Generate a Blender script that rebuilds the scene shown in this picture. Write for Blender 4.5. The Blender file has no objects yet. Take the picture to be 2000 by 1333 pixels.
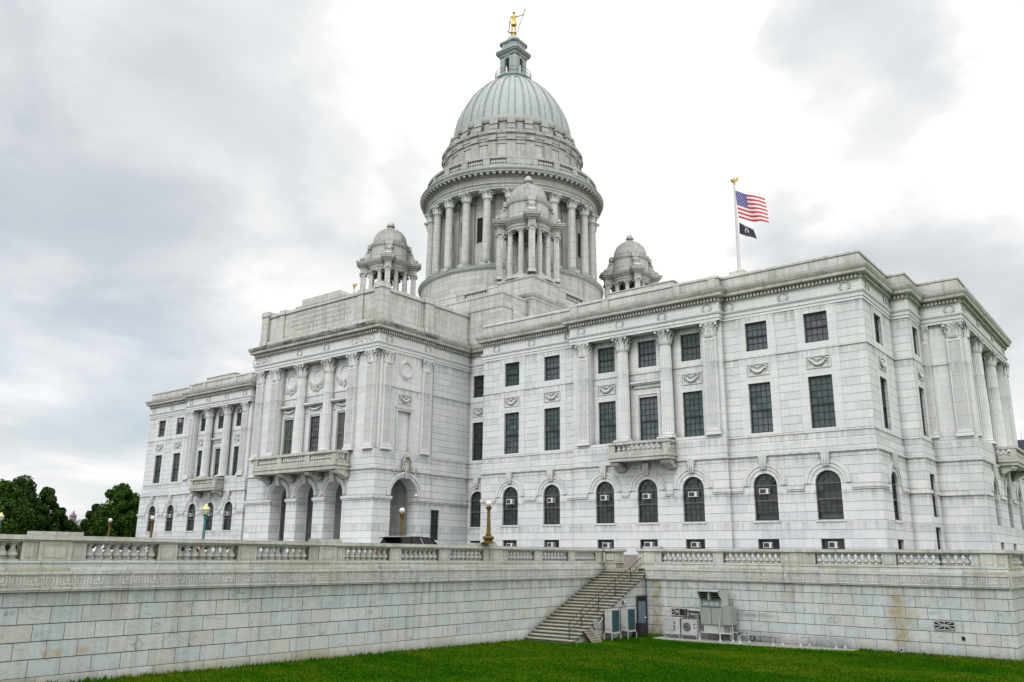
import bpy, bmesh, math, random
import numpy as np
from mathutils import Vector, Matrix
R = math.radians
rng = random.Random(7)
S = bpy.context.scene
COL = S.collection

# ------------------------------------------------------------------ camera
F_PX, YAW, PIT, ROL = 1644.98, R(-38.5403), R(14.3016), R(0.5824)
EYE = Vector((62.333, -58.262, 0.0))
cam = bpy.data.cameras.new('camera')
cam.sensor_width = 36.0
cam.lens = F_PX / 2000.0 * 36.0
cam.clip_start = 0.1
cam.clip_end = 6000.0
co = bpy.data.objects.new('camera', cam)
COL.objects.link(co)
d = Vector((math.sin(YAW) * math.cos(PIT), math.cos(YAW) * math.cos(PIT), math.sin(PIT)))
r = Vector((math.cos(YAW), -math.sin(YAW), 0))
u = r.cross(d)
cr, sr = math.cos(ROL), math.sin(ROL)
r2 = cr * r + sr * u
u2 = -sr * r + cr * u
m = Matrix(((r2.x, u2.x, -d.x, EYE.x), (r2.y, u2.y, -d.y, EYE.y), (r2.z, u2.z, -d.z, EYE.z), (0, 0, 0, 1)))
co.matrix_world = m
S.camera = co
S.view_settings.view_transform = 'Standard'
S.view_settings.look = 'None'
S.view_settings.exposure = 0
S.cycles.use_denoising = True
S.cycles.max_bounces = 6

# ------------------------------------------------------------------ node helpers
class NT:
    def __init__(s, tree):
        s.t = tree; s.n = tree.nodes; s.l = tree.links
    def put(s, sock, v):
        if v is None: return
        if isinstance(v, bpy.types.NodeSocket): s.l.new(v, sock)
        else: sock.default_value = v
    def new(s, typ, outs=0, props=None, **ins):
        nd = s.n.new(typ)
        for k, v in (props or {}).items(): setattr(nd, k, v)
        for k, v in ins.items():
            key = int(k[1:]) if k[0] == 'i' and k[1:].isdigit() else k.replace('_', ' ')
            s.put(nd.inputs[key], v)
        return nd.outputs[outs]
    def m(s, op, a, b=None, c=None, clamp=False):
        nd = s.n.new('ShaderNodeMath'); nd.operation = op; nd.use_clamp = clamp
        s.put(nd.inputs[0], a)
        if b is not None: s.put(nd.inputs[1], b)
        if c is not None: s.put(nd.inputs[2], c)
        return nd.outputs[0]
    def ramp(s, f, stops, mode='LINEAR'):
        nd = s.n.new('ShaderNodeValToRGB'); cr_ = nd.color_ramp; cr_.interpolation = mode
        while len(cr_.elements) < len(stops): cr_.elements.new(0.5)
        for e, (p, c) in zip(cr_.elements, stops):
            e.position = p
            e.color = (c, c, c, 1) if isinstance(c, (int, float)) else (*c, 1)
        s.put(nd.inputs[0], f)
        return nd.outputs[0]
    def mix(s, f, a, b, mode='MIX'):
        nd = s.n.new('ShaderNodeMix'); nd.data_type = 'RGBA'; nd.blend_type = mode
        for sk, v in ((nd.inputs[0], f), (nd.inputs[6], a), (nd.inputs[7], b)):
            if isinstance(v, tuple) and len(v) == 3: v = (*v, 1)
            s.put(sk, v)
        return nd.outputs[2]
    def smooth(s, x, a, b):
        nd = s.n.new('ShaderNodeMapRange'); nd.interpolation_type = 'SMOOTHSTEP'
        s.put(nd.inputs[0], x); nd.inputs[1].default_value = a; nd.inputs[2].default_value = b
        return nd.outputs[0]
    def noise(s, vec, scale, detail=4, rough=0.55, dist=0.0):
        return s.new('ShaderNodeTexNoise', 0, None, Vector=vec, Scale=scale, Detail=detail, Roughness=rough, Distortion=dist)
    def scalev(s, vec, sc):
        return s.new('ShaderNodeVectorMath', 0, {'operation': 'MULTIPLY'}, i0=vec, i1=sc)

def newmat(name):
    mt = bpy.data.materials.new(name); mt.use_nodes = True
    t = NT(mt.node_tree); b = t.n['Principled BSDF']
    return mt, t, b

def simple(name, col, rough=0.5, metal=0.0, spec=None, noise=0.0, nscale=3.0):
    mt, t, b = newmat(name)
    if noise:
        pos = t.new('ShaderNodeNewGeometry', 0)
        n = t.noise(pos, nscale, 5)
        f = t.ramp(n, [(0.25, 1 - noise), (0.75, 1 + noise * 0.4)])
        t.put(b.inputs['Base Color'], t.mix(1.0, col, f, 'MULTIPLY'))
    else:
        b.inputs['Base Color'].default_value = (*col, 1)
    b.inputs['Roughness'].default_value = rough
    b.inputs['Metallic'].default_value = metal
    if spec is not None: b.inputs['Specular IOR Level'].default_value = spec
    return mt

def stone(name, tints, length=2.0, jh=0.03, jv=0.008, jdark=0.35, vdark=0.6, vein=0.12, streak=0.18, stain=0.0,
          stain_col=(0.10, 0.095, 0.06), bump=0.5, up_stain=0.0, yellow=0.0, spots=False, row_shift=True, rough=0.6, jitter=0.0, run=0.0, ao=0.85, drips=()):
    """ashlar: UV.x in metres along the wall, UV.y counts courses"""
    mt, t, b = newmat(name)
    uv = t.new('ShaderNodeUVMap', 0)
    sp = t.n.new('ShaderNodeSeparateXYZ'); t.put(sp.inputs[0], uv)
    U, V = sp.outputs[0], sp.outputs[1]
    geo = t.n.new('ShaderNodeNewGeometry'); pos = geo.outputs[0]
    row = t.m('FLOOR', V)
    fr = t.m('FRACT', V)
    rn = t.new('ShaderNodeTexWhiteNoise', 0, {'noise_dimensions': '1D'}, W=t.m('ADD', row, 3.7))
    half = t.m('MULTIPLY', t.m('FRACT', t.m('MULTIPLY', row, 0.5)), 1.0)
    ub = t.m('ADD', t.m('DIVIDE', U, length), t.m('ADD', half, t.m('MULTIPLY', rn, jitter)))
    colf = t.m('FLOOR', ub); fu = t.m('FRACT', ub)
    cb = t.new('ShaderNodeCombineXYZ', 0, None, X=colf, Y=row, Z=1.3)
    rnd = t.new('ShaderNodeTexWhiteNoise', 0, {'noise_dimensions': '3D'}, Vector=cb)
    base = t.ramp(rnd, [(i / max(1, len(tints) - 1), c) for i, c in enumerate(tints)])
    # veins
    off = t.new('ShaderNodeVectorMath', 0, {'operation': 'SCALE'}, i0=cb, Scale=7.3)
    vp = t.new('ShaderNodeVectorMath', 0, {'operation': 'ADD'}, i0=pos, i1=off)
    n1 = t.noise(t.scalev(vp, (1.0, 1.0, 2.2)), 1.6, 9, 0.68, 1.2)
    vein_f = t.ramp(n1, [(0.28, 1 - vein * 1.6), (0.42, 1 - vein * 0.3), (0.5, 1.0), (0.6, 1 - vein * 0.25), (0.78, 1 - vein)])
    c = t.mix(1.0, base, vein_f, 'MULTIPLY')
    n1b = t.noise(vp, 9.0, 4, 0.7, 0.6)
    c = t.mix(1.0, c, t.ramp(n1b, [(0.3, 0.93), (0.6, 1.03)]), 'MULTIPLY')
    # vertical dirt streaks
    n2 = t.noise(t.scalev(pos, (1.9, 1.9, 0.13)), 1.7, 6, 0.66)
    n3 = t.noise(pos, 0.21, 3)
    sm = t.m('MULTIPLY', t.ramp(n2, [(0.46, 0.0), (0.68, 1.0)]), t.ramp(n3, [(0.36, 0.35), (0.62, 1.0)]))
    c = t.mix(t.m('MULTIPLY', sm, streak), c, t.mix(1.0, c, (0.42, 0.43, 0.40), 'MULTIPLY'))
    if drips:
        zp = t.new('ShaderNodeSeparateXYZ', 2, None, Vector=pos)
        dm_ = None
        for zb_, ln_ in drips:
            q_ = t.m('MULTIPLY', t.m('LESS_THAN', zp, zb_), t.smooth(zp, zb_ - ln_, zb_))
            dm_ = q_ if dm_ is None else t.m('MAXIMUM', dm_, q_)
        nd = t.noise(t.scalev(pos, (3.2, 3.2, .18)), 1.1, 6, .65)
        c = t.mix(t.m('MULTIPLY', t.m('MULTIPLY', dm_, t.ramp(nd, [(.42, 0.0), (.62, 1.0)])), .5), c, t.mix(1.0, c, (.38, .37, .32), 'MULTIPLY'))
    if run:
        n7 = t.noise(t.scalev(pos, (2.6, 2.6, 0.22)), 1.3, 7, 0.7)
        rm = t.m('MULTIPLY', t.ramp(n7, [(0.55, 0.0), (0.66, 1.0)]), run)
        c = t.mix(rm, c, (0.13, 0.12, 0.10))
    if yellow:
        n4 = t.noise(pos, 0.55, 5, 0.6)
        c = t.mix(t.m('MULTIPLY', t.ramp(n4, [(0.42, 0.0), (0.66, 1.0)]), yellow), c, t.mix(1.0, c, (0.86, 0.81, 0.64), 'MULTIPLY'))
    if stain:
        n5 = t.noise(t.scalev(pos, (0.5, 0.5, 1.7)), 1.5, 8, 0.72)
        c = t.mix(t.m('MULTIPLY', t.ramp(n5, [(0.47, 0.0), (0.63, 1.0)]), stain), c, stain_col)
    if up_stain:
        nz = t.new('ShaderNodeSeparateXYZ', 2, None, Vector=geo.outputs[1])
        n6 = t.noise(t.scalev(pos, (0.6, 0.6, 1.5)), 1.3, 7, 0.7)
        f = t.m('MULTIPLY', t.smooth(nz, 0.12, 0.55), t.ramp(n6, [(0.3, 0.35), (0.6, 1.0)]))
        c = t.mix(t.m('MULTIPLY', f, up_stain), c, (0.055, 0.052, 0.04))
    if spots:
        sx = t.n.new('ShaderNodeSeparateXYZ'); t.put(sx.inputs[0], pos)
        wob = t.m('MULTIPLY', t.m('SUBTRACT', t.noise(pos, 1.4, 5), 0.5), 0.9)
        for ax, p0, w0, z0, z1, yy, st, colr in spots:
            q = t.m('ABSOLUTE', t.m('ADD', t.m('SUBTRACT', sx.outputs[ax], p0), wob))
            f = t.m('SUBTRACT', 1.0, t.smooth(q, w0 * 0.15, w0))
            f = t.m('MULTIPLY', f, t.m('MULTIPLY', t.smooth(sx.outputs[2], z0, z0 + 0.35), t.m('SUBTRACT', 1.0, t.smooth(sx.outputs[2], z1 - 0.25, z1))))
            other = sx.outputs[1 - ax]
            f = t.m('MULTIPLY', f, t.m('LESS_THAN', t.m('ABSOLUTE', t.m('SUBTRACT', other, yy)), 0.9))
            f = t.m('MULTIPLY', f, t.ramp(t.noise(pos, 3.5, 5), [(0.3, 0.25), (0.6, 1.0)]))
            c = t.mix(t.m('MULTIPLY', f, st), c, colr)
    if ao:  # occlusion shade multiplied into the stone colour in crevices
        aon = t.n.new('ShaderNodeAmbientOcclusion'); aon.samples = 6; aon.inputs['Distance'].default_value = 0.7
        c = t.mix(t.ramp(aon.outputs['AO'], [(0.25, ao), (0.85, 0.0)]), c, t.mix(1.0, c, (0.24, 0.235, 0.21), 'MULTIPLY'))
    # joints
    jhm = t.m('MAXIMUM', t.m('LESS_THAN', fr, jh), t.m('GREATER_THAN', fr, 1 - jh)) if jh else 0.0
    jvm = t.m('LESS_THAN', fu, jv) if jv else 0.0
    if jh: c = t.mix(t.m('MULTIPLY', jhm, jdark), c, t.mix(1.0, c, (0.14, 0.14, 0.13), 'MULTIPLY'))
    if jv: c = t.mix(t.m('MULTIPLY', jvm, vdark), c, t.mix(1.0, c, (0.18, 0.18, 0.17), 'MULTIPLY'))
    t.put(b.inputs['Base Color'], c)
    b.inputs['Roughness'].default_value = rough
    b.inputs['Specular IOR Level'].default_value = 0.12
    h = t.m('SUBTRACT', 1.0, t.m('MAXIMUM', jhm, t.m('MULTIPLY', jvm, 0.6)))
    h = t.m('ADD', t.m('MULTIPLY', h, 1.0), t.m('MULTIPLY', n1b, 0.12))
    bp = t.new('ShaderNodeBump', 0, None, Strength=bump, Distance=0.04, Height=h)
    t.put(b.inputs['Normal'], bp)
    return mt

class M: pass
W1, W2, W3, W4 = (0.71, 0.72, 0.725), (0.66, 0.68, 0.70), (0.74, 0.74, 0.73), (0.60, 0.625, 0.65)
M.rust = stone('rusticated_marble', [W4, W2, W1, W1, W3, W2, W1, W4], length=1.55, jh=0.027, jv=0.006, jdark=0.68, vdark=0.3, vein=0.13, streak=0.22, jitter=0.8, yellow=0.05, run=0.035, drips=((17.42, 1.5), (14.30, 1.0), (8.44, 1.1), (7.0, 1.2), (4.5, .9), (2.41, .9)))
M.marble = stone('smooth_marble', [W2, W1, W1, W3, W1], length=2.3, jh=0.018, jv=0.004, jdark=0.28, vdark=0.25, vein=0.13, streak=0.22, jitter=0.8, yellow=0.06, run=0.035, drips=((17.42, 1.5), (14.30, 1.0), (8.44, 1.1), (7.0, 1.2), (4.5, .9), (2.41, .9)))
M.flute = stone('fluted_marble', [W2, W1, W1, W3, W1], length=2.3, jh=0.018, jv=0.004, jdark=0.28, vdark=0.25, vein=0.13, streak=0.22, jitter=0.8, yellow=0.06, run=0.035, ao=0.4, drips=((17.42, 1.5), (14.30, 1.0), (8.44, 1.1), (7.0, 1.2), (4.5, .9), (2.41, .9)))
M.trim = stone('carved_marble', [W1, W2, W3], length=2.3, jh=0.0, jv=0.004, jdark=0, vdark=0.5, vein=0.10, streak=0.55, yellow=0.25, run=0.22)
M.grey0 = None
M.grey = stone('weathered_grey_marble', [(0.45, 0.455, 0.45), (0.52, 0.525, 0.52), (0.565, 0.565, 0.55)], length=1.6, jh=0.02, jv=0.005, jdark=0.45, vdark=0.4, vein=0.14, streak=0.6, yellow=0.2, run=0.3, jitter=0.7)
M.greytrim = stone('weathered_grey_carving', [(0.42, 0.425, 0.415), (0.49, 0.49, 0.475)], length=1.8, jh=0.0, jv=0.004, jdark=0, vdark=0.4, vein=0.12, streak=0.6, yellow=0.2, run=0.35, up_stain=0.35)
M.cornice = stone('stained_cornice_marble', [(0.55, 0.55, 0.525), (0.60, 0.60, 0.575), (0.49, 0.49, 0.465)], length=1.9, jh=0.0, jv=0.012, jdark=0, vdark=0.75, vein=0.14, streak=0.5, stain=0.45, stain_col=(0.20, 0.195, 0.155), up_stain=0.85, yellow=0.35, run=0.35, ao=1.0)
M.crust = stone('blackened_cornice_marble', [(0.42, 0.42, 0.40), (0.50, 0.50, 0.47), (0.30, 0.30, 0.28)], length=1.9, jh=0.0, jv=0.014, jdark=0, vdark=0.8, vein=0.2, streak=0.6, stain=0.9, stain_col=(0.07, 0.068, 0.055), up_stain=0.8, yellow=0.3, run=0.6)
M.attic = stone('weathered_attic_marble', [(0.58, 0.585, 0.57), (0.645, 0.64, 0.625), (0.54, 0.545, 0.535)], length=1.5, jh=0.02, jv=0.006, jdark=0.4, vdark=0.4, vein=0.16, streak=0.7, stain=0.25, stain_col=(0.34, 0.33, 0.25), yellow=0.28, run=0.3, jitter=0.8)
STAINS = [(0, 50.6, 0.6, -4.2, -1.5, -13.7, 0.75, (0.30, 0.22, 0.09)), (0, 37.6, 0.45, -4.6, -0.7, -13.7, 0.8, (0.25, 0.20, 0.10)),
          (0, 43.3, 1.6, -3.2, -2.7, -13.7, 0.7, (0.14, 0.13, 0.095)), (0, 41.8, 0.9, -4.4, -3.65, -13.7, 0.75, (0.10, 0.095, 0.085)),
          (0, 51.2, 0.4, -3.3, -2.15, -13.7, 0.5, (0.32, 0.26, 0.15)), (1, -13.7, 0.5, -1.2, 0.4, 33.94, 0.65, (0.10, 0.10, 0.09)),
          (1, -45.3, 0.30, -3.35, -2.9, 33.94, 0.9, (0.42, 0.27, 0.07)), (1, -44.4, 0.30, -3.3, -2.85, 33.94, 0.9, (0.42, 0.27, 0.07)),
          (1, -22.6, 0.8, -3.95, -3.2, 33.94, 0.4, (0.35, 0.30, 0.22)), (1, -36.6, 0.25, -1.9, -1.6, 33.94, 0.8, (0.42, 0.27, 0.07))]
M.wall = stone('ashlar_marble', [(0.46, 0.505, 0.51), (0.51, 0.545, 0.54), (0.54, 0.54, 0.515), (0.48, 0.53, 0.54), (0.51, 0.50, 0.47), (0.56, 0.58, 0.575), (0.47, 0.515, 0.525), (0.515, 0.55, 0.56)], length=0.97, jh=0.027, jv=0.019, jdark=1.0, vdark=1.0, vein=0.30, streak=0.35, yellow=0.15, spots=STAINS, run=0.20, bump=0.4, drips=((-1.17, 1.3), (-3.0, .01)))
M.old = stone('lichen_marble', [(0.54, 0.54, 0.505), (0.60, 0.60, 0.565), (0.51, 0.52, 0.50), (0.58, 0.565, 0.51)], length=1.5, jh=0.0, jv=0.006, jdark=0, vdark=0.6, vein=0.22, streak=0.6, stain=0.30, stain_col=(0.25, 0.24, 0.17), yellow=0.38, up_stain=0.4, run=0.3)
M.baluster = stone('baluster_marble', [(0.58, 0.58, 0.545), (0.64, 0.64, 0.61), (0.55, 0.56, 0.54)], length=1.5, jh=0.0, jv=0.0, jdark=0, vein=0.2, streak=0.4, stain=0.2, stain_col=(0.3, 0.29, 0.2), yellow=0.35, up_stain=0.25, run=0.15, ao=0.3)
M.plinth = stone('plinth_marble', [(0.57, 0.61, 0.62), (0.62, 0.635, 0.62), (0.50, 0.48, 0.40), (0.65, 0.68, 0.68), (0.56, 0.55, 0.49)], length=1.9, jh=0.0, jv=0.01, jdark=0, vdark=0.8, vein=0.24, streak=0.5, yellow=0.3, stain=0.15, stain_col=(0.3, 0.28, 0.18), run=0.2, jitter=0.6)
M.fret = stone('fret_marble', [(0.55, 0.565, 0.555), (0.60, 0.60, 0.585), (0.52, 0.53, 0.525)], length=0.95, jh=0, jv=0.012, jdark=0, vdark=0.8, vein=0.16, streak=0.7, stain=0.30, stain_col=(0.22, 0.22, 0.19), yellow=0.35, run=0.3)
M.fretdark = stone('fret_groove_shade', [(0.28, 0.285, 0.28), (0.36, 0.36, 0.345)], length=0.95, jh=0, jv=0.0, jdark=0, vein=0.16, streak=0.6, stain=0.3, stain_col=(0.2, 0.2, 0.17), yellow=0.3, ao=0.7)  # dark colour stands in for shade in the fret grooves
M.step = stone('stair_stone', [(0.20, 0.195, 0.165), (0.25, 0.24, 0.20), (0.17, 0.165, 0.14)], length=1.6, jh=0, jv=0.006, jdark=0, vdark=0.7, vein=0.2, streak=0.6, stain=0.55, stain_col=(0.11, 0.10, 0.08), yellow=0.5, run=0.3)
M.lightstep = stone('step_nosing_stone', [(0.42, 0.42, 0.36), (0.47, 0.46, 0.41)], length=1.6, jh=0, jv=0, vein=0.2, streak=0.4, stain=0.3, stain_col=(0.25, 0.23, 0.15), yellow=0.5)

def dome_mat(name, cols, panel=False):
    mt, t, b = newmat(name)
    pos = t.new('ShaderNodeNewGeometry', 0)
    n = t.noise(t.scalev(pos, (0.9, 0.9, 0.55)), 0.9, 7, 0.65, 0.6)
    c = t.ramp(n, [(0.3, cols[0]), (0.5, cols[1]), (0.7, cols[2])])
    n2 = t.noise(t.scalev(pos, (1.6, 1.6, 3.5)), 1.6, 8, 0.72, 0.8)
    c = t.mix(t.ramp(n2, [(0.52, 0.0), (0.66, 0.55)]), c, (0.20, 0.23, 0.22))
    if panel:
        uv = t.new('ShaderNodeUVMap', 0); v = t.new('ShaderNodeSeparateXYZ', 1, None, Vector=uv)
        c = t.mix(t.m('MULTIPLY', t.m('LESS_THAN', t.m('FRACT', t.m('MULTIPLY', v, 0.9)), 0.03), 0.5), c, (0.18, 0.2, 0.2))
    t.put(b.inputs['Base Color'], c); b.inputs['Roughness'].default_value = 0.55
    t.put(b.inputs['Normal'], t.new('ShaderNodeBump', 0, None, Strength=0.25, Distance=0.05, Height=n2))
    return mt
M.dome = dome_mat('dome_marble_panels', [(0.30, 0.35, 0.35), (0.36, 0.395, 0.40), (0.42, 0.44, 0.435)], True)
M.rib = dome_mat('dome_rib_marble', [(0.32, 0.36, 0.355), (0.37, 0.395, 0.39), (0.41, 0.415, 0.405)])
M.copper = dome_mat('verdigris_copper', [(0.17, 0.28, 0.26), (0.26, 0.35, 0.335), (0.33, 0.355, 0.345)])
M.lantern = dome_mat('lantern_marble', [(0.28, 0.325, 0.33), (0.345, 0.375, 0.375), (0.40, 0.41, 0.405)])
M.jointdark = simple('dark_panel_joint', (0.16, 0.19, 0.185), 0.8)
M.gold = simple('gold_leaf', (0.47, 0.32, 0.06), 0.42, 0.75)
M.frame = simple('dark_window_frame', (0.028, 0.032, 0.03), 0.45, noise=0.3)
M.railpaint = simple('grey_window_rail', (0.13, 0.135, 0.125), 0.5, noise=0.3)
M.framegreen = simple('olive_window_frame', (0.12, 0.13, 0.085), 0.5, noise=0.3)
def glass(name, tints, rough=0.06, spec=0.7):
    mt, t, b = newmat(name)
    geo = t.n.new('ShaderNodeNewGeometry')
    n = t.noise(t.scalev(geo.outputs[0], (1, 1, .55)), 0.55, 4)
    f = t.m('ADD', t.m('MULTIPLY', geo.outputs['Random Per Island'], 0.34), t.m('MULTIPLY', n, 0.75))
    c = t.ramp(f, [(.22 + .6 * i / (len(tints) - 1), q) for i, q in enumerate(tints)])
    t.put(b.inputs['Base Color'], c)
    b.inputs['Roughness'].default_value = rough
    b.inputs['Specular IOR Level'].default_value = spec
    return mt
M.pane = glass('window_glass', [(0.022, 0.036, 0.04), (0.05, 0.082, 0.09), (0.09, 0.118, 0.135), (0.12, 0.118, 0.14), (0.07, 0.112, 0.118)], spec=0.4)  # tints put blinds and sky reflection into the pane colour
M.paneteal = glass('greenish_window_glass', [(0.012, 0.024, 0.024), (0.03, 0.06, 0.06), (0.055, 0.095, 0.092), (0.07, 0.09, 0.09), (0.04, 0.075, 0.07)], spec=0.4)
M.panemauve = glass('mauve_reflection_glass', [(0.03, 0.034, 0.042), (0.075, 0.078, 0.098), (0.115, 0.11, 0.135), (0.13, 0.125, 0.14), (0.08, 0.095, 0.11)], spec=0.4)  # lighter tints paint a sky reflection into the glass colour
M.panedark = glass('dark_window_glass', [(0.008, 0.009, 0.009), (0.018, 0.021, 0.02), (0.05, 0.054, 0.052), (0.03, 0.042, 0.046), (0.075, 0.085, 0.085)], spec=0.4)
M.white = simple('white_enamel', (0.70, 0.70, 0.69), 0.4, noise=0.12)
M.grille = simple('dark_grille', (0.035, 0.04, 0.05), 0.5)
M.iron = simple('black_iron', (0.02, 0.02, 0.022), 0.45)
M.bronze = simple('gilded_bronze', (0.16, 0.105, 0.02), 0.5, 0.5, noise=0.45, nscale=6)
M.globe = simple('opal_glass', (0.62, 0.62, 0.58), 0.2)
M.amber = simple('amber_glass', (0.72, 0.64, 0.30), 0.25)
M.teal = simple('teal_paint', (0.035, 0.17, 0.18), 0.45, noise=0.2)
M.asphalt = simple('plaza_paving', (0.10, 0.10, 0.098), 0.85, noise=0.25, nscale=2)
M.paintblack = simple('black_car_paint', (0.008, 0.008, 0.009), 0.25, 0.0, 0.3)
M.paintwhite = simple('white_car_paint', (0.60, 0.60, 0.60), 0.2)
M.paintgrey = simple('silver_car_paint', (0.32, 0.34, 0.36), 0.25, 0.5)
M.paintred = simple('red_car_paint', (0.30, 0.02, 0.02), 0.2)
M.carglass = simple('tinted_car_glass', (0.006, 0.007, 0.008), 0.08, 0, 0.35)
M.tyre = simple('tyre_rubber', (0.02, 0.02, 0.02), 0.85)
M.chrome = simple('bright_trim', (0.6, 0.6, 0.6), 0.25, 0.9)
M.redlamp = simple('red_lamp_glass', (0.4, 0.01, 0.01), 0.15)
M.hvac = simple('grey_green_casing', (0.27, 0.295, 0.265), 0.5, noise=0.18)
M.hvaclight = simple('pale_casing', (0.43, 0.44, 0.42), 0.5, noise=0.2)
M.fins = simple('teal_coil_fins', (0.012, 0.085, 0.10), 0.4, noise=0.4, nscale=9)
M.door = simple('slate_blue_door', (0.13, 0.18, 0.23), 0.45, noise=0.15)
M.casing = simple('grey_white_casing', (0.43, 0.43, 0.42), 0.45, noise=0.22)
M.pipewhite = simple('white_pipe', (0.38, 0.38, 0.375), 0.45, noise=0.2)
M.pink = simple('pink_granite', (0.30, 0.26, 0.235), 0.6, noise=0.25, nscale=8)
M.pad = simple('concrete_pad', (0.29, 0.29, 0.275), 0.8, noise=0.25, nscale=3)
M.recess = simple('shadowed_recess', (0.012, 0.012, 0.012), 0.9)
M.poleM = simple('painted_pole', (0.55, 0.55, 0.56), 0.4, noise=0.1)
M.flagred = simple('red_bunting', (0.52, 0.035, 0.06), 0.8)
M.flagwhite = simple('white_bunting', (0.75, 0.73, 0.70), 0.8)
M.flagblue = simple('blue_bunting', (0.075, 0.065, 0.27), 0.8)
M.flagblack = simple('black_bunting', (0.018, 0.02, 0.04), 0.8)
M.bark = simple('bark', (0.07, 0.055, 0.04), 0.9, noise=0.4, nscale=8)
M.brick = simple('distant_brick', (0.25, 0.16, 0.19), 0.8, noise=0.2, nscale=0.5)
M.distroof = simple('distant_slate', (0.24, 0.25, 0.28), 0.8, noise=0.2, nscale=0.5)
M.mallglass = simple('distant_glazing', (0.05, 0.055, 0.09), 0.15)
M.malllat = simple('distant_lattice', (0.42, 0.43, 0.48), 0.6)
M.letter = simple('incised_letters', (0.36, 0.36, 0.33), 0.8, noise=0.3)

def leaf(name, cols):
    mt, t, b = newmat(name)
    geo = t.n.new('ShaderNodeNewGeometry')
    ri = geo.outputs['Random Per Island']
    n = t.noise(geo.outputs[0], 0.55, 4)
    f = t.m('ADD', t.m('MULTIPLY', ri, 0.6), t.m('MULTIPLY', n, 0.45))
    c = t.ramp(f, [(0.15, cols[0]), (0.5, cols[1]), (0.85, cols[2])])
    t.put(b.inputs['Base Color'], c); b.inputs['Roughness'].default_value = 0.6
    b.inputs['Specular IOR Level'].default_value = 0.06
    tr = t.new('ShaderNodeBsdfTranslucent', 0, None, Color=c)
    ms = t.new('ShaderNodeMixShader', 0, None, i0=0.18, i1=b.outputs[0], i2=tr)
    t.put(t.n['Material Output'].inputs[0], ms)
    return mt
M.leaf = leaf('deciduous_leaves', [(0.006, 0.019, 0.003), (0.022, 0.058, 0.007), (0.065, 0.125, 0.013)])
M.leaf2 = leaf('dark_leaves', [(0.005, 0.016, 0.003), (0.018, 0.046, 0.006), (0.05, 0.095, 0.012)])

def grass_mat():
    mt, t, b = newmat('lawn_grass')
    pos = t.new('ShaderNodeNewGeometry', 0)
    n = t.noise(t.scalev(pos, (1.0, 1.6, 1.0)), 0.16, 6, 0.65, 0.8)
    n2 = t.noise(pos, 1.5, 6, 0.7)
    n3 = t.noise(t.scalev(pos, (1.0, 1.0, 1.0)), 22.0, 3, 0.7)
    f = t.m('ADD', t.m('MULTIPLY', n, 0.62), t.m('ADD', t.m('MULTIPLY', n2, 0.26), t.m('MULTIPLY', n3, 0.14)))
    c = t.ramp(f, [(0.30, (0.008, 0.042, 0.002)), (0.44, (0.016, 0.070, 0.002)), (0.53, (0.034, 0.092, 0.003)), (0.61, (0.075, 0.108, 0.005)), (0.72, (0.13, 0.12, 0.012))])
    t.put(b.inputs['Base Color'], c); b.inputs['Roughness'].default_value = 0.8
    b.inputs['Specular IOR Level'].default_value = 0.0
    t.put(b.inputs['Normal'], t.new('ShaderNodeBump', 0, None, Strength=0.9, Distance=0.06, Height=t.m('ADD', n3, n2)))
    return mt
M.grass = grass_mat()
def blade_mat():
    mt, t, b = newmat('grass_blades')
    geo = t.n.new('ShaderNodeNewGeometry')
    n = t.noise(t.scalev(geo.outputs[0], (1.0, 1.6, 1.0)), 0.16, 6, 0.65, 0.8); n2 = t.noise(geo.outputs[0], 1.5, 6, 0.7)
    f = t.m('ADD', t.m('MULTIPLY', n, 0.62), t.m('ADD', t.m('MULTIPLY', n2, 0.26), t.m('MULTIPLY', geo.outputs['Random Per Island'], 0.14)))
    c = t.ramp(f, [(0.30, (0.008, 0.042, 0.002)), (0.44, (0.016, 0.070, 0.002)), (0.53, (0.034, 0.092, 0.003)), (0.61, (0.075, 0.108, 0.005)), (0.72, (0.13, 0.12, 0.012))])
    t.put(b.inputs['Base Color'], c); b.inputs['Roughness'].default_value = 0.9
    b.inputs['Specular IOR Level'].default_value = 0.0
    return mt
M.blade = blade_mat()

# ------------------------------------------------------------------ mesh helpers
def vz(z):
    return (z - 1.3) / 0.6 + 20 if z < 7.1 else (z - 14.34) / 0.576 + 60
def vr(z):
    return (z + 1.16) / 0.513 + 40
def vplain(z): return z + 100.5

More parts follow.
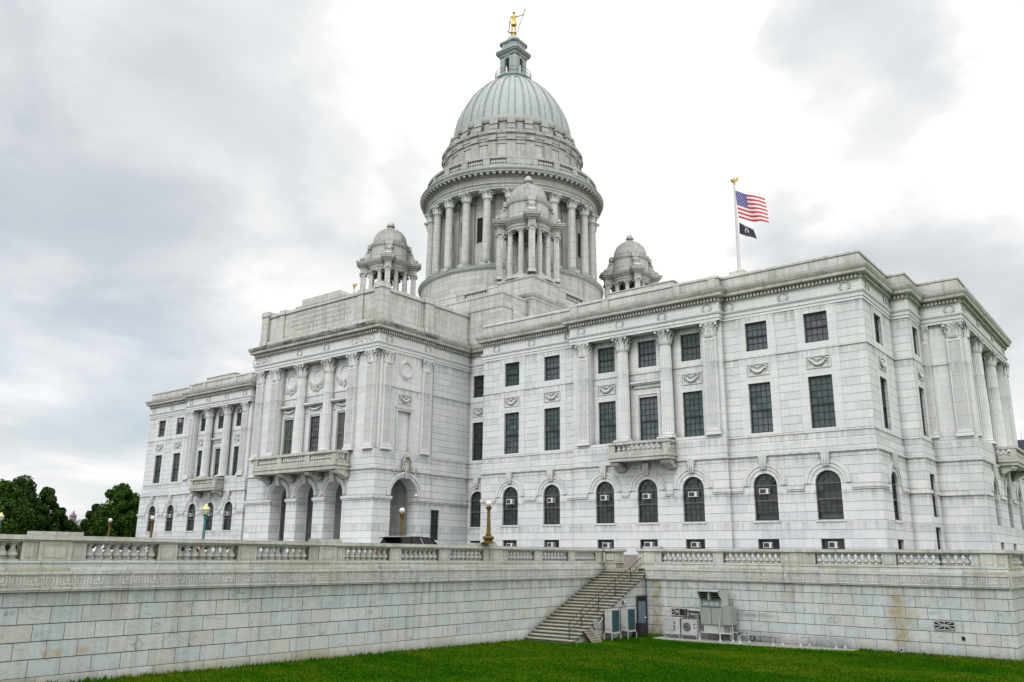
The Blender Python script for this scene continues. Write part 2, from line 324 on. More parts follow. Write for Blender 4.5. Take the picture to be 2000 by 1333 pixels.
class MB:
    def __init__(s, vm=vz, smooth=False):
        s.v = []; s.f = []; s.uv = []; s.vm = vm; s.T = None; s.smooth = smooth; s.mi = []; s.cur = 0
    def av(s, p):
        if s.T: p = s.T(*p)
        s.v.append((p[0], p[1], p[2])); return len(s.v) - 1
    def face(s, idx, uv=None):
        s.f.append(tuple(idx)); s.uv.append(uv); s.mi.append(s.cur)
    def poly(s, pts, uv=None):
        s.face([s.av(p) for p in pts], uv)
    def box(s, x0, x1, y0, y1, z0, z1):
        i = [s.av(p) for p in ((x0, y0, z0), (x1, y0, z0), (x1, y1, z0), (x0, y1, z0), (x0, y0, z1), (x1, y0, z1), (x1, y1, z1), (x0, y1, z1))]
        for q in ((0, 1, 5, 4), (1, 2, 6, 5), (2, 3, 7, 6), (3, 0, 4, 7), (4, 5, 6, 7), (3, 2, 1, 0)): s.face([i[k] for k in q])
    def pbox(s, P, a0, a1, d0, d1, z0, z1):
        i = [s.av(P(*p)) for p in ((a0, d0, z0), (a1, d0, z0), (a1, d1, z0), (a0, d1, z0), (a0, d0, z1), (a1, d0, z1), (a1, d1, z1), (a0, d1, z1))]
        for q in ((0, 1, 5, 4), (1, 2, 6, 5), (2, 3, 7, 6), (3, 0, 4, 7), (4, 5, 6, 7), (3, 2, 1, 0)): s.face([i[k] for k in q])
    def lathe(s, prof, c=(0, 0, 0), seg=24, a0=0.0, a1=2 * math.pi, uvs=1.0):
        full = abs(a1 - a0 - 2 * math.pi) < 1e-6
        n = seg if full else seg + 1
        rings = []
        for (rr, z) in prof:
            rings.append([s.av((c[0] + rr * math.cos(a0 + (a1 - a0) * k / seg), c[1] + rr * math.sin(a0 + (a1 - a0) * k / seg), c[2] + z)) for k in range(n)])
        for j in range(len(prof) - 1):
            rm = max(prof[j][0], prof[j + 1][0], 0.01)
            dr = abs(prof[j][0] - prof[j + 1][0]); dz = abs(prof[j][1] - prof[j + 1][1])
            for k in range(seg):
                k2 = (k + 1) % n
                ua = (a0 + (a1 - a0) * k / seg) * rm; ub = (a0 + (a1 - a0) * (k + 1) / seg) * rm
                va, vb = s.vm(prof[j][1] + c[2]), s.vm(prof[j + 1][1] + c[2])
                s.face((rings[j][k], rings[j][k2], rings[j + 1][k2], rings[j + 1][k]), ((ua, va), (ub, va), (ub, vb), (ua, vb)))
    def tube(s, pts, rad, seg=6, caps=True):
        pts = [Vector(p) for p in pts]
        rads = rad if isinstance(rad, (list, tuple)) else [rad] * len(pts)
        rings = []
        for i, p in enumerate(pts):
            t = (pts[min(i + 1, len(pts) - 1)] - pts[max(i - 1, 0)]).normalized()
            a = Vector((0, 0, 1)) if abs(t.z) < 0.9 else Vector((1, 0, 0))
            x = t.cross(a).normalized(); y = t.cross(x)
            rings.append([s.av(p + (x * math.cos(2 * math.pi * k / seg) + y * math.sin(2 * math.pi * k / seg)) * rads[i]) for k in range(seg)])
        for j in range(len(pts) - 1):
            for k in range(seg):
                s.face((rings[j][k], rings[j][(k + 1) % seg], rings[j + 1][(k + 1) % seg], rings[j + 1][k]))
        if caps:
            s.face(rings[0][::-1]); s.face(rings[-1])
    def ball(s, c, rx, ry=None, rz=None, seg=8, rings=6):
        ry = ry or rx; rz = rz or rx
        prev = None
        top = s.av((c[0], c[1], c[2] + rz)); bot = s.av((c[0], c[1], c[2] - rz))
        rr = []
        for j in range(1, rings):
            th = math.pi * j / rings
            rr.append([s.av((c[0] + rx * math.sin(th) * math.cos(2 * math.pi * k / seg), c[1] + ry * math.sin(th) * math.sin(2 * math.pi * k / seg), c[2] + rz * math.cos(th))) for k in range(seg)])
        for k in range(seg):
            k2 = (k + 1) % seg
            s.face((top, rr[0][k], rr[0][k2]))
            s.face((bot, rr[-1][k2], rr[-1][k]))
            for j in range(len(rr) - 1):
                s.face((rr[j][k], rr[j + 1][k], rr[j + 1][k2], rr[j][k2]))
    def mesh(s, name):
        me = bpy.data.meshes.new(name)
        me.from_pydata(s.v, [], s.f)
        V = s.v
        uvl = me.uv_layers.new(name='UVMap')
        out = np.empty(sum(len(f) for f in s.f) * 2, dtype=np.float32); k = 0
        for f, uv in zip(s.f, s.uv):
            if uv is None:
                p0, p1, p2 = V[f[0]], V[f[1]], V[f[2]]
                e1 = (p1[0] - p0[0], p1[1] - p0[1], p1[2] - p0[2]); q = V[f[-1]]
                e2 = (q[0] - p0[0], q[1] - p0[1], q[2] - p0[2])
                nx = abs(e1[1] * e2[2] - e1[2] * e2[1]); ny = abs(e1[2] * e2[0] - e1[0] * e2[2]); nz = abs(e1[0] * e2[1] - e1[1] * e2[0])
                for i in f:
                    p = V[i]
                    if nz > nx and nz > ny: a, b_ = p[0], p[1] + 100.37
                    elif nx > ny: a, b_ = p[1], s.vm(p[2])
                    else: a, b_ = p[0], s.vm(p[2])
                    out[k] = a; out[k + 1] = b_; k += 2
            else:
                for w in uv:
                    out[k] = w[0]; out[k + 1] = w[1]; k += 2
        uvl.data.foreach_set('uv', out)
        if any(s.mi): me.polygons.foreach_set('material_index', s.mi)
        if s.smooth:
            me.polygons.foreach_set('use_smooth', [True] * len(me.polygons))
        bm = bmesh.new(); bm.from_mesh(me); bmesh.ops.recalc_face_normals(bm, faces=bm.faces); bm.to_mesh(me); bm.free()
        me.update()
        return me

def link(name, me, mat, parent=None, loc=None):
    o = bpy.data.objects.new(name, me); COL.objects.link(o)
    if mat is not None and not me.materials:
        for q in (mat if isinstance(mat, (list, tuple)) else [mat]): me.materials.append(q)
    if parent is not None:
        o.parent = parent
        if loc is None: loc = -Vector(parent.get('_o', (0, 0, 0))) if parent.get('_o') is not None else (0, 0, 0)
    if loc is not None: o.location = loc
    return o
def obj(name, mb, mat, parent=None, loc=None, smooth_angle=None):
    me = mb.mesh(name)
    o = link(name, me, mat, parent, loc)
    if smooth_angle:
        me.polygons.foreach_set('use_smooth', [True] * len(me.polygons))
        me.set_sharp_from_angle(angle=R(smooth_angle))
    return o
def tag(o, label=None, cat=None, group=None, kind=None):
    if label: o['label'] = label
    if cat: o['category'] = cat
    if group: o['group'] = group
    if kind: o['kind'] = kind
    return o
def thing(name, label, cat, loc=(0, 0, 0), rz=0.0, group=None, world=False):
    o = bpy.data.objects.new(name, None); COL.objects.link(o)
    o.empty_display_size = 0.3; o.location = loc; o.rotation_euler = (0, 0, rz)
    tag(o, label, cat, group)
    WORLD[o.name] = Vector(loc) if world else None
    return o
WORLD = {}
def part(name, mb, mat, parent, smooth_angle=None):
    """mesh given in world coordinates under a thing (or a part of it) whose Empty stands at its base"""
    root = parent
    while root.parent: root = root.parent
    off = -WORLD[root.name] if parent is root else Vector((0, 0, 0))
    if parent is not root and parent.type == 'MESH':
        off = Vector((0, 0, 0))
        q = parent
        acc = Vector((0, 0, 0))
        while q: acc += Vector(q.location); q = q.parent
        off = -acc
    return obj(name, mb, mat, parent, off, smooth_angle)
def copytree(o, parent=None):
    c = o.copy(); COL.objects.link(c)
    if parent is not None: c.parent = parent
    for ch in list(o.children): copytree(ch, c)
    return c

def PX(plane, sx=1): return lambda a, d, z: (sx * a, plane + d, z)          # faces -Y
def PY(plane): return lambda a, d, z: (plane - d, a, z)                      # faces +X
def PYn(plane): return lambda a, d, z: (plane + d, a, z)                     # faces -X

def wall(mb, P, a0, a1, z0, z1, ops=(), depth=0.35, d=0.0, nseg=14):
    A = {a0, a1}; Z = {z0, z1}
    for o in ops:
        c, hw, zb, zt, arch = o
        for q in (c - hw, c + hw):
            if a0 < q < a1: A.add(q)
        for q in (zb, zt, zt - hw if arch else zb):
            if z0 < q < z1: Z.add(q)
    A = sorted(A); Z = sorted(Z)
    for i in range(len(A) - 1):
        for j in range(len(Z) - 1):
            ca, cz = (A[i] + A[i + 1]) / 2, (Z[j] + Z[j + 1]) / 2
            if any(abs(ca - o[0]) < o[1] and o[2] < cz < o[3] for o in ops): continue
            mb.poly([P(A[i], d, Z[j]), P(A[i + 1], d, Z[j]), P(A[i + 1], d, Z[j + 1]), P(A[i], d, Z[j + 1])])
    for (c, hw, zb, zt, arch) in ops:
        zb2 = max(zb, z0)
        if not arch:
            pts = [(c - hw, zb2), (c - hw, zt), (c + hw, zt), (c + hw, zb2)]
        else:
            zs = zt - hw
            arc = [(c - hw * math.cos(math.pi * k / nseg), zs + hw * math.sin(math.pi * k / nseg)) for k in range(nseg + 1)]
            h = nseg // 2
            for k in range(h):
                p, q = arc[k], arc[k + 1]
                mb.poly([P(p[0], d, p[1]), P(q[0], d, q[1]), P(q[0], d, zt), P(p[0], d, zt)] if k < h - 1 or abs(q[1] - zt) > 1e-6 else [P(p[0], d, p[1]), P(q[0], d, q[1]), P(p[0], d, zt)])
                p, q = arc[nseg - k], arc[nseg - k - 1]
                mb.poly([P(p[0], d, p[1]), P(p[0], d, zt), P(q[0], d, zt), P(q[0], d, q[1])] if k < h - 1 or abs(q[1] - zt) > 1e-6 else [P(p[0], d, p[1]), P(p[0], d, zt), P(q[0], d, q[1])])
            pts = [(c - hw, zb2)] + arc + [(c + hw, zb2)]
        for k in range(len(pts) - 1):
            p, q = pts[k], pts[k + 1]
            mb.poly([P(p[0], d, p[1]), P(q[0], d, q[1]), P(q[0], d + depth, q[1]), P(p[0], d + depth, p[1])])
        if zb > z0 - 1e-6:
            mb.poly([P(c - hw, d, zb), P(c + hw, d, zb), P(c + hw, d + depth, zb), P(c - hw, d + depth, zb)])

def archring(mb, P, c, zs, r0, r1, d0, d1, n=18, a0=0.0, a1=math.pi):
    pr = []
    for k in range(n + 1):
        a = a0 + (a1 - a0) * k / n
        ca, sa = -math.cos(a), math.sin(a)
        pr.append([mb.av(P(c + rr * ca, dd, zs + rr * sa)) for rr, dd in ((r0, d1), (r0, d0), (r1, d0), (r1, d1))])
    for k in range(n):
        p, q = pr[k], pr[k + 1]
        for j in range(3): mb.face((p[j], p[j + 1], q[j + 1], q[j]))

def keystone(mb, P, c, z0, z1, w0, w1, d0, d1):
    i = [mb.av(P(*p)) for p in ((c - w0, d0 + (d1 - d0) * .4, z0), (c + w0, d0 + (d1 - d0) * .4, z0), (c + w0, 0.02, z0), (c - w0, 0.02, z0), (c - w1, d1, z1), (c + w1, d1, z1), (c + w1, 0.02, z1), (c - w1, 0.02, z1))]
    for q in ((0, 1, 5, 4), (1, 2, 6, 5), (3, 0, 4, 7), (4, 5, 6, 7), (3, 2, 1, 0)): mb.face([i[k] for k in q])

def sweep(mb, path, prof, closed=True, caps=False):
    n = len(path); offs = []
    for i in range(n):
        p = Vector(path[i])
        a = Vector(path[i - 1]) if (closed or i > 0) else None
        b_ = Vector(path[(i + 1) % n]) if (closed or i < n - 1) else None
        d1 = (p - a).normalized() if a is not None else (b_ - p).normalized()
        d2 = (b_ - p).normalized() if b_ is not None else d1
        n1 = Vector((d1.y, -d1.x)); n2 = Vector((d2.y, -d2.x))
        mt = (n1 + n2)
        mt = mt / max(1e-6, mt.length)
        offs.append(mt / max(0.2, mt.dot(n1)))
    rings = [[mb.av((path[i][0] + offs[i].x * o, path[i][1] + offs[i].y * o, z)) for (o, z) in prof] for i in range(n)]
    for i in range(n if closed else n - 1):
        j = (i + 1) % n
        for k in range(len(prof) - 1):
            mb.face((rings[i][k], rings[j][k], rings[j][k + 1], rings[i][k + 1]))
    if caps and not closed:
        mb.face(rings[0]); mb.face(rings[-1][::-1])

def dentils(mb, path, o0, o1, z0, z1, step, w, closed=True, keep=None):
    n = len(path)
    for i in range(n if closed else n - 1):
        a, b_ = Vector(path[i]), Vector(path[(i + 1) % n])
        L = (b_ - a).length
        if L < step: continue
        t = (b_ - a) / L; nn = Vector((t.y, -t.x))
        if keep and not keep(a, b_, nn): continue
        k = int(L / step); s0 = (L - k * step) / 2 + step / 2
        for q in range(k):
            c = a + t * (s0 + q * step)
            p = [(c + t * (-w / 2) + nn * o0), (c + t * (w / 2) + nn * o0), (c + t * (w / 2) + nn * o1), (c + t * (-w / 2) + nn * o1)]
            i8 = [mb.av((x.x, x.y, z0)) for x in p] + [mb.av((x.x, x.y, z1)) for x in p]
            for f in ((1, 2, 6, 5), (2, 3, 7, 6), (3, 0, 4, 7), (3, 2, 1, 0)): mb.face([i8[j] for j in f])
# ------------------------------------------------------------------ repeated components
CACHE = {}
def cached(key, fn):
    if key not in CACHE: CACHE[key] = fn()
    return CACHE[key]
def put(name, me, mat, root, wl, rz=0.0, sc=None):
    o = link(name, me, mat, root, Vector(wl) - WORLD[root.name])
    o.rotation_euler = (0, 0, rz)
    if sc: o.scale = sc
    return o

def capital_mesh():
    """corinthian capital, unit height, shaft radius about 0.36"""
    b = MB(vplain)
    b.lathe([(0.36, 0.0), (0.41, 0.01), (0.41, 0.05), (0.36, 0.06), (0.37, 0.4), (0.42, 0.7), (0.52, 0.86)], seg=16)
    def leaf_(ang, z0, h, r0, w, out):
        ca, sa = math.cos(ang), math.sin(ang)
        prof = [(r0, z0, w), (r0 + 0.04, z0 + h * 0.5, w * 1.05), (r0 + out * 0.6, z0 + h * 0.85, w * 0.8), (r0 + out * 1.2, z0 + h, w * 0.5), (r0 + out * 1.35, z0 + h * 0.84, w * 0.25)]
        L = []
        for (rr, z, ww) in prof:
            L.append([b.av((ca * rr2 - sa * y, sa * rr2 + ca * y, z)) for rr2, y in ((rr - 0.03, -ww), (rr + 0.03, 0), (rr - 0.03, ww))])
        for i in range(len(L) - 1):
            for j in range(2): b.face((L[i][j], L[i][j + 1], L[i + 1][j + 1], L[i + 1][j]))
    for k in range(8): leaf_(k * math.pi / 4, 0.06, 0.34, 0.38, 0.13, 0.11)
    for k in range(8): leaf_((k + 0.5) * math.pi / 4, 0.08, 0.60, 0.39, 0.13, 0.14)
    for k in range(4):
        a = math.pi / 4 + k * math.pi / 2
        ca, sa = math.cos(a), math.sin(a)
        b.tube([(ca * 0.42, sa * 0.42, 0.55), (ca * 0.5, sa * 0.5, 0.74), (ca * 0.64, sa * 0.64, 0.84)], [0.03, 0.045, 0.05], 5)
        b.ball((ca * 0.66, sa * 0.66, 0.77), 0.085, 0.085, 0.09, 7, 5)
        a = k * math.pi / 2
        b.ball((math.cos(a) * 0.52, math.sin(a) * 0.52, 0.90), 0.07, 0.07, 0.07, 6, 4)
        for q in (-0.16, 0.16):
            x, y = math.cos(a) * 0.47 - math.sin(a) * q, math.sin(a) * 0.47 + math.cos(a) * q
            b.ball((x, y, 0.76), 0.065, 0.065, 0.07, 6, 4)
    # abacus with hollow sides
    ring = []
    for k in range(4):
        a = math.pi / 4 + k * math.pi / 2
        a2 = a + math.pi / 4
        ring += [(math.cos(a - 0.09) * 0.74, math.sin(a - 0.09) * 0.74), (math.cos(a + 0.09) * 0.74, math.sin(a + 0.09) * 0.74), (math.cos(a2) * 0.50, math.sin(a2) * 0.50)]
    for z0, z1, s0, s1 in ((0.86, 0.93, 0.94, 0.97), (0.93, 1.0, 1.0, 1.0)):
        lo = [b.av((x * s0, y * s0, z0)) for x, y in ring]; hi = [b.av((x * s1, y * s1, z1)) for x, y in ring]
        for i in range(12): b.face((lo[i], lo[(i + 1) % 12], hi[(i + 1) % 12], hi[i]))
        b.face(lo[::-1]); b.face(hi)
    return b.mesh('capital')

def column_mesh(H, r, fluted, base_h, plinth=True):
    b = MB(vplain)
    pw = r * 1.32
    bz = base_h
    if plinth: b.box(-pw, pw, -pw, pw, 0, bz * 0.35)
    b.lathe([(r * 1.28, bz * .35), (r * 1.33, bz * .48), (r * 1.24, bz * .62), (r * 1.12, bz * .68), (r * 1.1, bz * .78), (r * 1.2, bz * .86), (r * 1.16, bz * .95), (r * 1.02, bz)], seg=20)
    zs = [bz + (H - bz) * q for q in (0, 0.04, 0.33, 0.66, 0.97, 1.0)]
    def rad(z):
        q = (z - bz) / (H - bz)
        return r * (1 - 0.14 * max(0, q - 0.25) / 0.75)
    if fluted:
        nf = 20; per = 4; n = nf * per
        mod = [1.0, 0.92, 0.885, 0.92]
        rings = []
        for i, z in enumerate(zs):
            rr = rad(z); fl = 0 < i < len(zs) - 1
            rings.append([b.av((math.cos(2 * math.pi * k / n) * rr * (mod[k % per] if fl else 1), math.sin(2 * math.pi * k / n) * rr * (mod[k % per] if fl else 1), z)) for k in range(n)])
        for j in range(len(zs) - 1):
            for k in range(n): b.face((rings[j][k], rings[j][(k + 1) % n], rings[j + 1][(k + 1) % n], rings[j + 1][k]))
    else:
        b.lathe([(rad(z), z) for z in zs], seg=20)
    return b.mesh('column')

def column(root, x, y, z0, ztop, r, cap_h, base_h=0.35, fluted=True, mat=None, capmat=None, name='column', cs=1.0, parent=None):
    mat = mat or M.flute
    H = ztop - cap_h - z0
    me = cached(('col', round(H, 3), r, fluted, base_h), lambda: column_mesh(H, r, fluted, base_h))
    o = put(name, me, mat, root, (x, y, z0))
    if not fluted: me.polygons.foreach_set('use_smooth', [True] * len(me.polygons)); me.set_sharp_from_angle(angle=R(30))
    if parent is not None:
        o.parent = parent
        acc = Vector((0, 0, 0)); q = parent
        while q: acc += Vector(q.location); q = q.parent
        o.location = Vector((x, y, z0)) - acc
    cm = cached('cap', capital_mesh)
    c = link('capital', cm, capmat or M.trim, o, (0, 0, H))
    k = r * 0.88 / 0.36 * cs
    c.scale = (k, k, cap_h)
    return o

def pilaster_mesh(H, w, dp, base_h, nf):
    b = MB(vplain)
    bz = base_h
    for z0, z1, e in ((0, bz * .35, .10), (bz * .35, bz * .65, .075), (bz * .65, bz * .8, .02), (bz * .8, bz, .045)):
        b.box(-w / 2 - e, w / 2 + e, -dp - e, 0.0, z0, z1)
    # fluted shaft front
    xs = [(-w / 2, 0.0), (-w / 2, -dp)]
    m_ = 0.08 * w; fw = (w - 2 * m_) / nf
    for k in range(nf):
        x0 = -w / 2 + m_ + k * fw
        xs += [(x0 + fw * .12, -dp), (x0 + fw * .28, -dp + .055), (x0 + fw * .72, -dp + .055), (x0 + fw * .88, -dp)]
    xs += [(w / 2, -dp), (w / 2, 0.0)]
    flat = [(-w / 2, 0.0)] + [(x, -dp) for x, _ in xs[1:-1]] + [(w / 2, 0.0)]
    rows = [(bz, flat), (bz + .22, flat), (bz + .24, xs), (H - .26, xs), (H - .24, flat), (H, flat)]
    rings = [[b.av((x, y, z)) for x, y in rr] for z, rr in rows]
    for j in range(len(rings) - 1):
        for k in range(len(flat) - 1): b.face((rings[j][k], rings[j][k + 1], rings[j + 1][k + 1], rings[j + 1][k]))
    b.face(rings[-1])
    return b.mesh('pilaster')

def pilaster(root, x, y, z0, ztop, w, dp, cap_h, rz=0.0, nf=7, base_h=0.35, mat=None):
    H = ztop - cap_h - z0
    me = cached(('pil', round(H, 3), w, dp, base_h, nf), lambda: pilaster_mesh(H, w, dp, base_h, nf))
    o = put('pilaster', me, mat or M.flute, root, (x, y, z0), rz)
    c = link('capital', cached('cap', capital_mesh), M.trim, o, (0, -dp * 0.35 + 0.02, H))
    k = w / 2 / 0.40
    c.scale = (k, k * 0.55 * (dp / 0.25) ** 0.5, cap_h)
    return o

def window(root, P, c, hw, zb, zt, d, cols, rows, meet=0.52, arch=False, fm=None, pm=None, open_gap=0.0, mull=False, seed=0, transom=False):
    """frame (bars, rails, muntins) and its panes; rows = (rows under the meeting rail, rows above)"""
    rg = random.Random(seed * 131 + int(c * 17) + int(zb * 7))
    fm = fm or M.frame; pm = pm or rg.choice((M.pane, M.pane, M.paneteal, M.panemauve))
    f = MB(vplain); g = MB(vplain)
    zs = zt - hw if arch else zt
    fw = 0.085
    f.pbox(P, c - hw - .03, c - hw + fw, d - .05, d + .06, zb, zs); f.pbox(P, c + hw - fw, c + hw + .03, d - .05, d + .06, zb, zs)
    f.pbox(P, c - hw + fw, c + hw - fw, d - .05, d + .06, zb, zb + .10)
    if not arch: f.pbox(P, c - hw + fw, c + hw - fw, d - .05, d + .06, zt - .10, zt)
    else: archring(f, P, c, zs, hw - fw, hw + .03, d - .05, d + .06, 16)
    zm = zb + (zs - zb) * meet if not arch else zb + (zt - zb) * meet
    if rows[0] and rows[1] and not arch: f.pbox(P, c - hw + fw, c + hw - fw, d - .06, d + .05, zm - .05, zm + .05)
    rl = MB(vplain)
    if arch: rl.pbox(P, c - hw + fw, c + hw - fw, d - .07, d + .05, zm - .045, zm + .045)
    def pane(a0, a1, z0, z1, back=0.0):
        tx, tz = rg.gauss(0, 0.012), rg.gauss(0, 0.012)
        ac, zc = (a0 + a1) / 2, (z0 + z1) / 2
        g.poly([P(a, d + .02 + back + tx * (a - ac) + tz * (z - zc), z) for a, z in ((a0, z0), (a1, z0), (a1, z1), (a0, z1))])
    x0, x1 = c - hw + fw, c + hw - fw
    def grid(z0, z1, nr, back=0.0):
        cw = (x1 - x0) / cols; rh = (z1 - z0) / nr
        for i in range(cols):
            for j in range(nr):
                pane(x0 + i * cw, x0 + (i + 1) * cw, z0 + j * rh, z0 + (j + 1) * rh, back)
        for i in range(1, cols): f.pbox(P, x0 + i * cw - .021, x0 + i * cw + .021, d - .02 + back, d + .03 + back, z0, z1)
        for j in range(1, nr): f.pbox(P, x0, x1, d - .018 + back, d + .028 + back, z0 + j * rh - .021, z0 + j * rh + .021)
    if mull: f.pbox(P, c - .05, c + .05, d - .07, d + .05, zb, zt)
    if rows[0] and rows[1]:
        grid(zb + .10 + open_gap, zm - .05, rows[0], .03)
        if open_gap:
            f.pbox(P, x0, x1, d - .03, d + .05, zb + .05 + open_gap, zb + .13 + open_gap)
            g.poly([P(a, d + .12, z) for a, z in ((x0, zb + .08), (x1, zb + .08), (x1, zb + .1 + open_gap), (x0, zb + .1 + open_gap))])
        grid(zm + .05, zs if arch else zt - .10, rows[1])
    else:
        grid(zb + .10, zs if arch else zt - .10, rows[0] or rows[1])
    if arch:
        rr = hw - fw; n = 8
        for k in range(n):
            a0, a1 = math.pi * k / n, math.pi * (k + 1) / n
            rin = rr * 0.52
            t1 = rg.gauss(0, .008)
            g.poly([P(c - rin * math.cos(a0), d + .02, zs + rin * math.sin(a0)), P(c - rr * math.cos(a0), d + .02 + t1, zs + rr * math.sin(a0)), P(c - rr * math.cos(a1), d + .02 - t1, zs + rr * math.sin(a1)), P(c - rin * math.cos(a1), d + .02, zs + rin * math.sin(a1))])
        g.poly([P(c - rr * .52 * math.cos(math.pi * k / 12), d + .022, zs + rr * .52 * math.sin(math.pi * k / 12)) for k in range(13)])
        archring(f, P, c, zs, rr * .52 - .016, rr * .52 + .016, d - .02, d + .03, 14)
        for k in range(1, n, 1 if hw > 1 else 1):
            a = math.pi * k / n
            if k % 2 == 0 or n <= 6:
                ca, sa = -math.cos(a), math.sin(a)
                q = .016
                pts = [(c + ca * rr * .5 - sa * q, zs + sa * rr * .5 + ca * q), (c + ca * rr - sa * q, zs + sa * rr + ca * q), (c + ca * rr + sa * q, zs + sa * rr - ca * q), (c + ca * rr * .5 + sa * q, zs + sa * rr * .5 - ca * q)]
                f.poly([P(x, d - .02, z) for x, z in pts])
    o = part('window', f, fm, root)
    part('pane', g, pm, o)
    if rl.v:
        part('rail', rl, M.railpaint, o)
        rl = MB(vplain); rl.pbox(P, c - hw + fw, c + hw - fw, d - .05, d + .05, zs - .03, zs + .03); part('rail', rl, M.railpaint, o)
    return o

def garland(root, P, a0, a1, z0, z1, d, rect=True, mat=None):
    b = MB(vplain)
    if rect:
        e = 0.06
        for q in ((a0, a1, z0, z0 + e), (a0, a1, z1 - e, z1), (a0, a0 + e, z0 + e, z1 - e), (a1 - e, a1, z0 + e, z1 - e)):
            b.pbox(P, q[0], q[1], d - .06, d + .01, q[2], q[3])
    c = (a0 + a1) / 2; w = (a1 - a0) * .5 - .14; h = z1 - z0
    def blob(a, z, r):
        p = P(a, d - r * .55, z)
        b.ball(p, r, r, r, 6, 4)
    for k in range(11):
        q = -1 + 2 * k / 10
        blob(c + q * w * .8, z1 - .22 * h - (1 - q * q) * .48 * h, .085 + .05 * (1 - q * q))
    for sgn in (-1, 1):
        for k in range(3): blob(c + sgn * w * .86, z1 - h * (.28 + .17 * k), .075 - .012 * k)
        b.tube([P(c + sgn * w * .9, d - .05, z1 - .2 * h), P(c + sgn * w * .5, d - .07, z1 - .12 * h), P(c + sgn * w * .2, d - .05, z1 - .3 * h)], .03, 4)
        b.tube([P(c + sgn * w * .6, d - .05, z1 - .3 * h), P(c + sgn * w * .35, d - .06, z1 - .42 * h)], .035, 4)
    blob(c, z1 - .3 * h, .08)
    rg = random.Random(int(a0 * 7 + z0 * 3))
    for k in range(26):
        q = rg.uniform(-1, 1)
        blob(c + q * w * .98, z1 - h * (.16 + (.62 - .42 * abs(q)) * rg.random()), rg.uniform(.03, .06))
    return part('garland_relief', b, mat or M.trim, root)

def wreath(root, P, a, z, d, r=0.33):
    b = MB(vplain)
    n = 12
    for k in range(n):
        t = 2 * math.pi * k / n
        b.ball(P(a + r * math.cos(t), d - .02, z + r * math.sin(t)), .085, .085, .085, 5, 4)
    b.tube([P(a - r * .5, d - .03, z + r * 1.2), P(a, d - .05, z + r), P(a + r * .5, d - .03, z + r * 1.2)], .03, 4)
    return part('wreath', b, M.trim, root)

def medallion(root, P, a, z, d, r=0.95, leaves=True):
    b = MB(vplain, False)
    prof = [(.02, .02), (.55, .03), (.62, -.02), (.66, -.10), (.74, -.12), (.80, -.06), (.84, -.04), (.92, -.07), (.97, -.03), (.99, .02)]
    n = 28
    rings = [[b.av(P(a + r * rr * math.cos(2 * math.pi * k / n), d + dd, z + r * rr * math.sin(2 * math.pi * k / n) * 1.0)) for k in range(n)] for rr, dd in prof]
    for j in range(len(prof) - 1):
        for k in range(n): b.face((rings[j][k], rings[j][(k + 1) % n], rings[j + 1][(k + 1) % n], rings[j + 1][k]))
    b.face(rings[0])
    if leaves:
        rg = random.Random(int(a * 10))
        for k in range(26):
            t = math.pi * (1.08 + .84 * k / 25)
            rr = r * (1.12 + rg.uniform(-.06, .16))
            b.ball(P(a + rr * math.cos(t), d - .03, z + rr * math.sin(t)), rg.uniform(.07, .12), None, None, 5, 4)
        b.tube([P(a, d - .12, z - r * .72), P(a, d - .06, z - r * 1.3)], [.05, .09], 5)
    return part('medallion', b, M.trim, root)

def baluster_mesh(h, r):
    b = MB(vplain)
    b.box(-r * .95, r * .95, -r * .95, r * .95, 0, h * .08)
    b.lathe([(r * .8, h * .08), (r * .9, h * .11), (r * .55, h * .16), (r * .62, h * .20), (r * .98, h * .30), (r * 1.0, h * .37), (r * .80, h * .48), (r * .50, h * .62), (r * .42, h * .74), (r * .50, h * .80), (r * .75, h * .84), (r * .75, h * .88), (r * .6, h * .92)], seg=12)
    b.box(-r * .85, r * .85, -r * .85, r * .85, h * .92, h)
    me = b.mesh('baluster')
    me.polygons.foreach_set('use_smooth', [True] * len(me.polygons)); me.set_sharp_from_angle(angle=R(35))
    return me
def balusters(parent, root, pts, z0, h, r, mat):
    me = cached(('bal', h, r), lambda: baluster_mesh(h, r))
    acc = Vector((0, 0, 0)); q = parent
    while q: acc += Vector(q.location); q = q.parent
    for (x, y) in pts:
        o = link('baluster', me, mat, parent, Vector((x, y, z0)) - acc)

def scroll(mb, P, a0, a1, d_in, d_out, z0, z1):
    """console bracket: side profile swept between a0 and a1"""
    prof = [(d_in, z0), (d_in + (d_out - d_in) * .18, z0 + (z1 - z0) * .05), (d_in + (d_out - d_in) * .35, z0 + (z1 - z0) * .30), (d_in + (d_out - d_in) * .62, z0 + (z1 - z0) * .52),
            (d_in + (d_out - d_in) * .92, z0 + (z1 - z0) * .58), (d_out, z0 + (z1 - z0) * .78), (d_in + (d_out - d_in) * .94, z1), (d_in, z1)]
    L = [mb.av(P(a0, d_, z)) for d_, z in prof]; Q = [mb.av(P(a1, d_, z)) for d_, z in prof]
    n = len(prof)
    for i in range(n): mb.face((L[i], L[(i + 1) % n], Q[(i + 1) % n], Q[i]))
    mb.face(L[::-1]); mb.face(Q)
    for a in (a0 - .015, a1 + .015):
        c = d_in + (d_out - d_in) * .80
        p = P(a, c, z0 + (z1 - z0) * .80); mb.ball(p, (z1 - z0) * .17, (z1 - z0) * .17, (z1 - z0) * .17, 8, 6)
        p = P(a, d_in + (d_out - d_in) * .2, z0 + (z1 - z0) * .35); mb.ball(p, (z1 - z0) * .2, (z1 - z0) * .2, (z1 - z0) * .2, 8, 6)
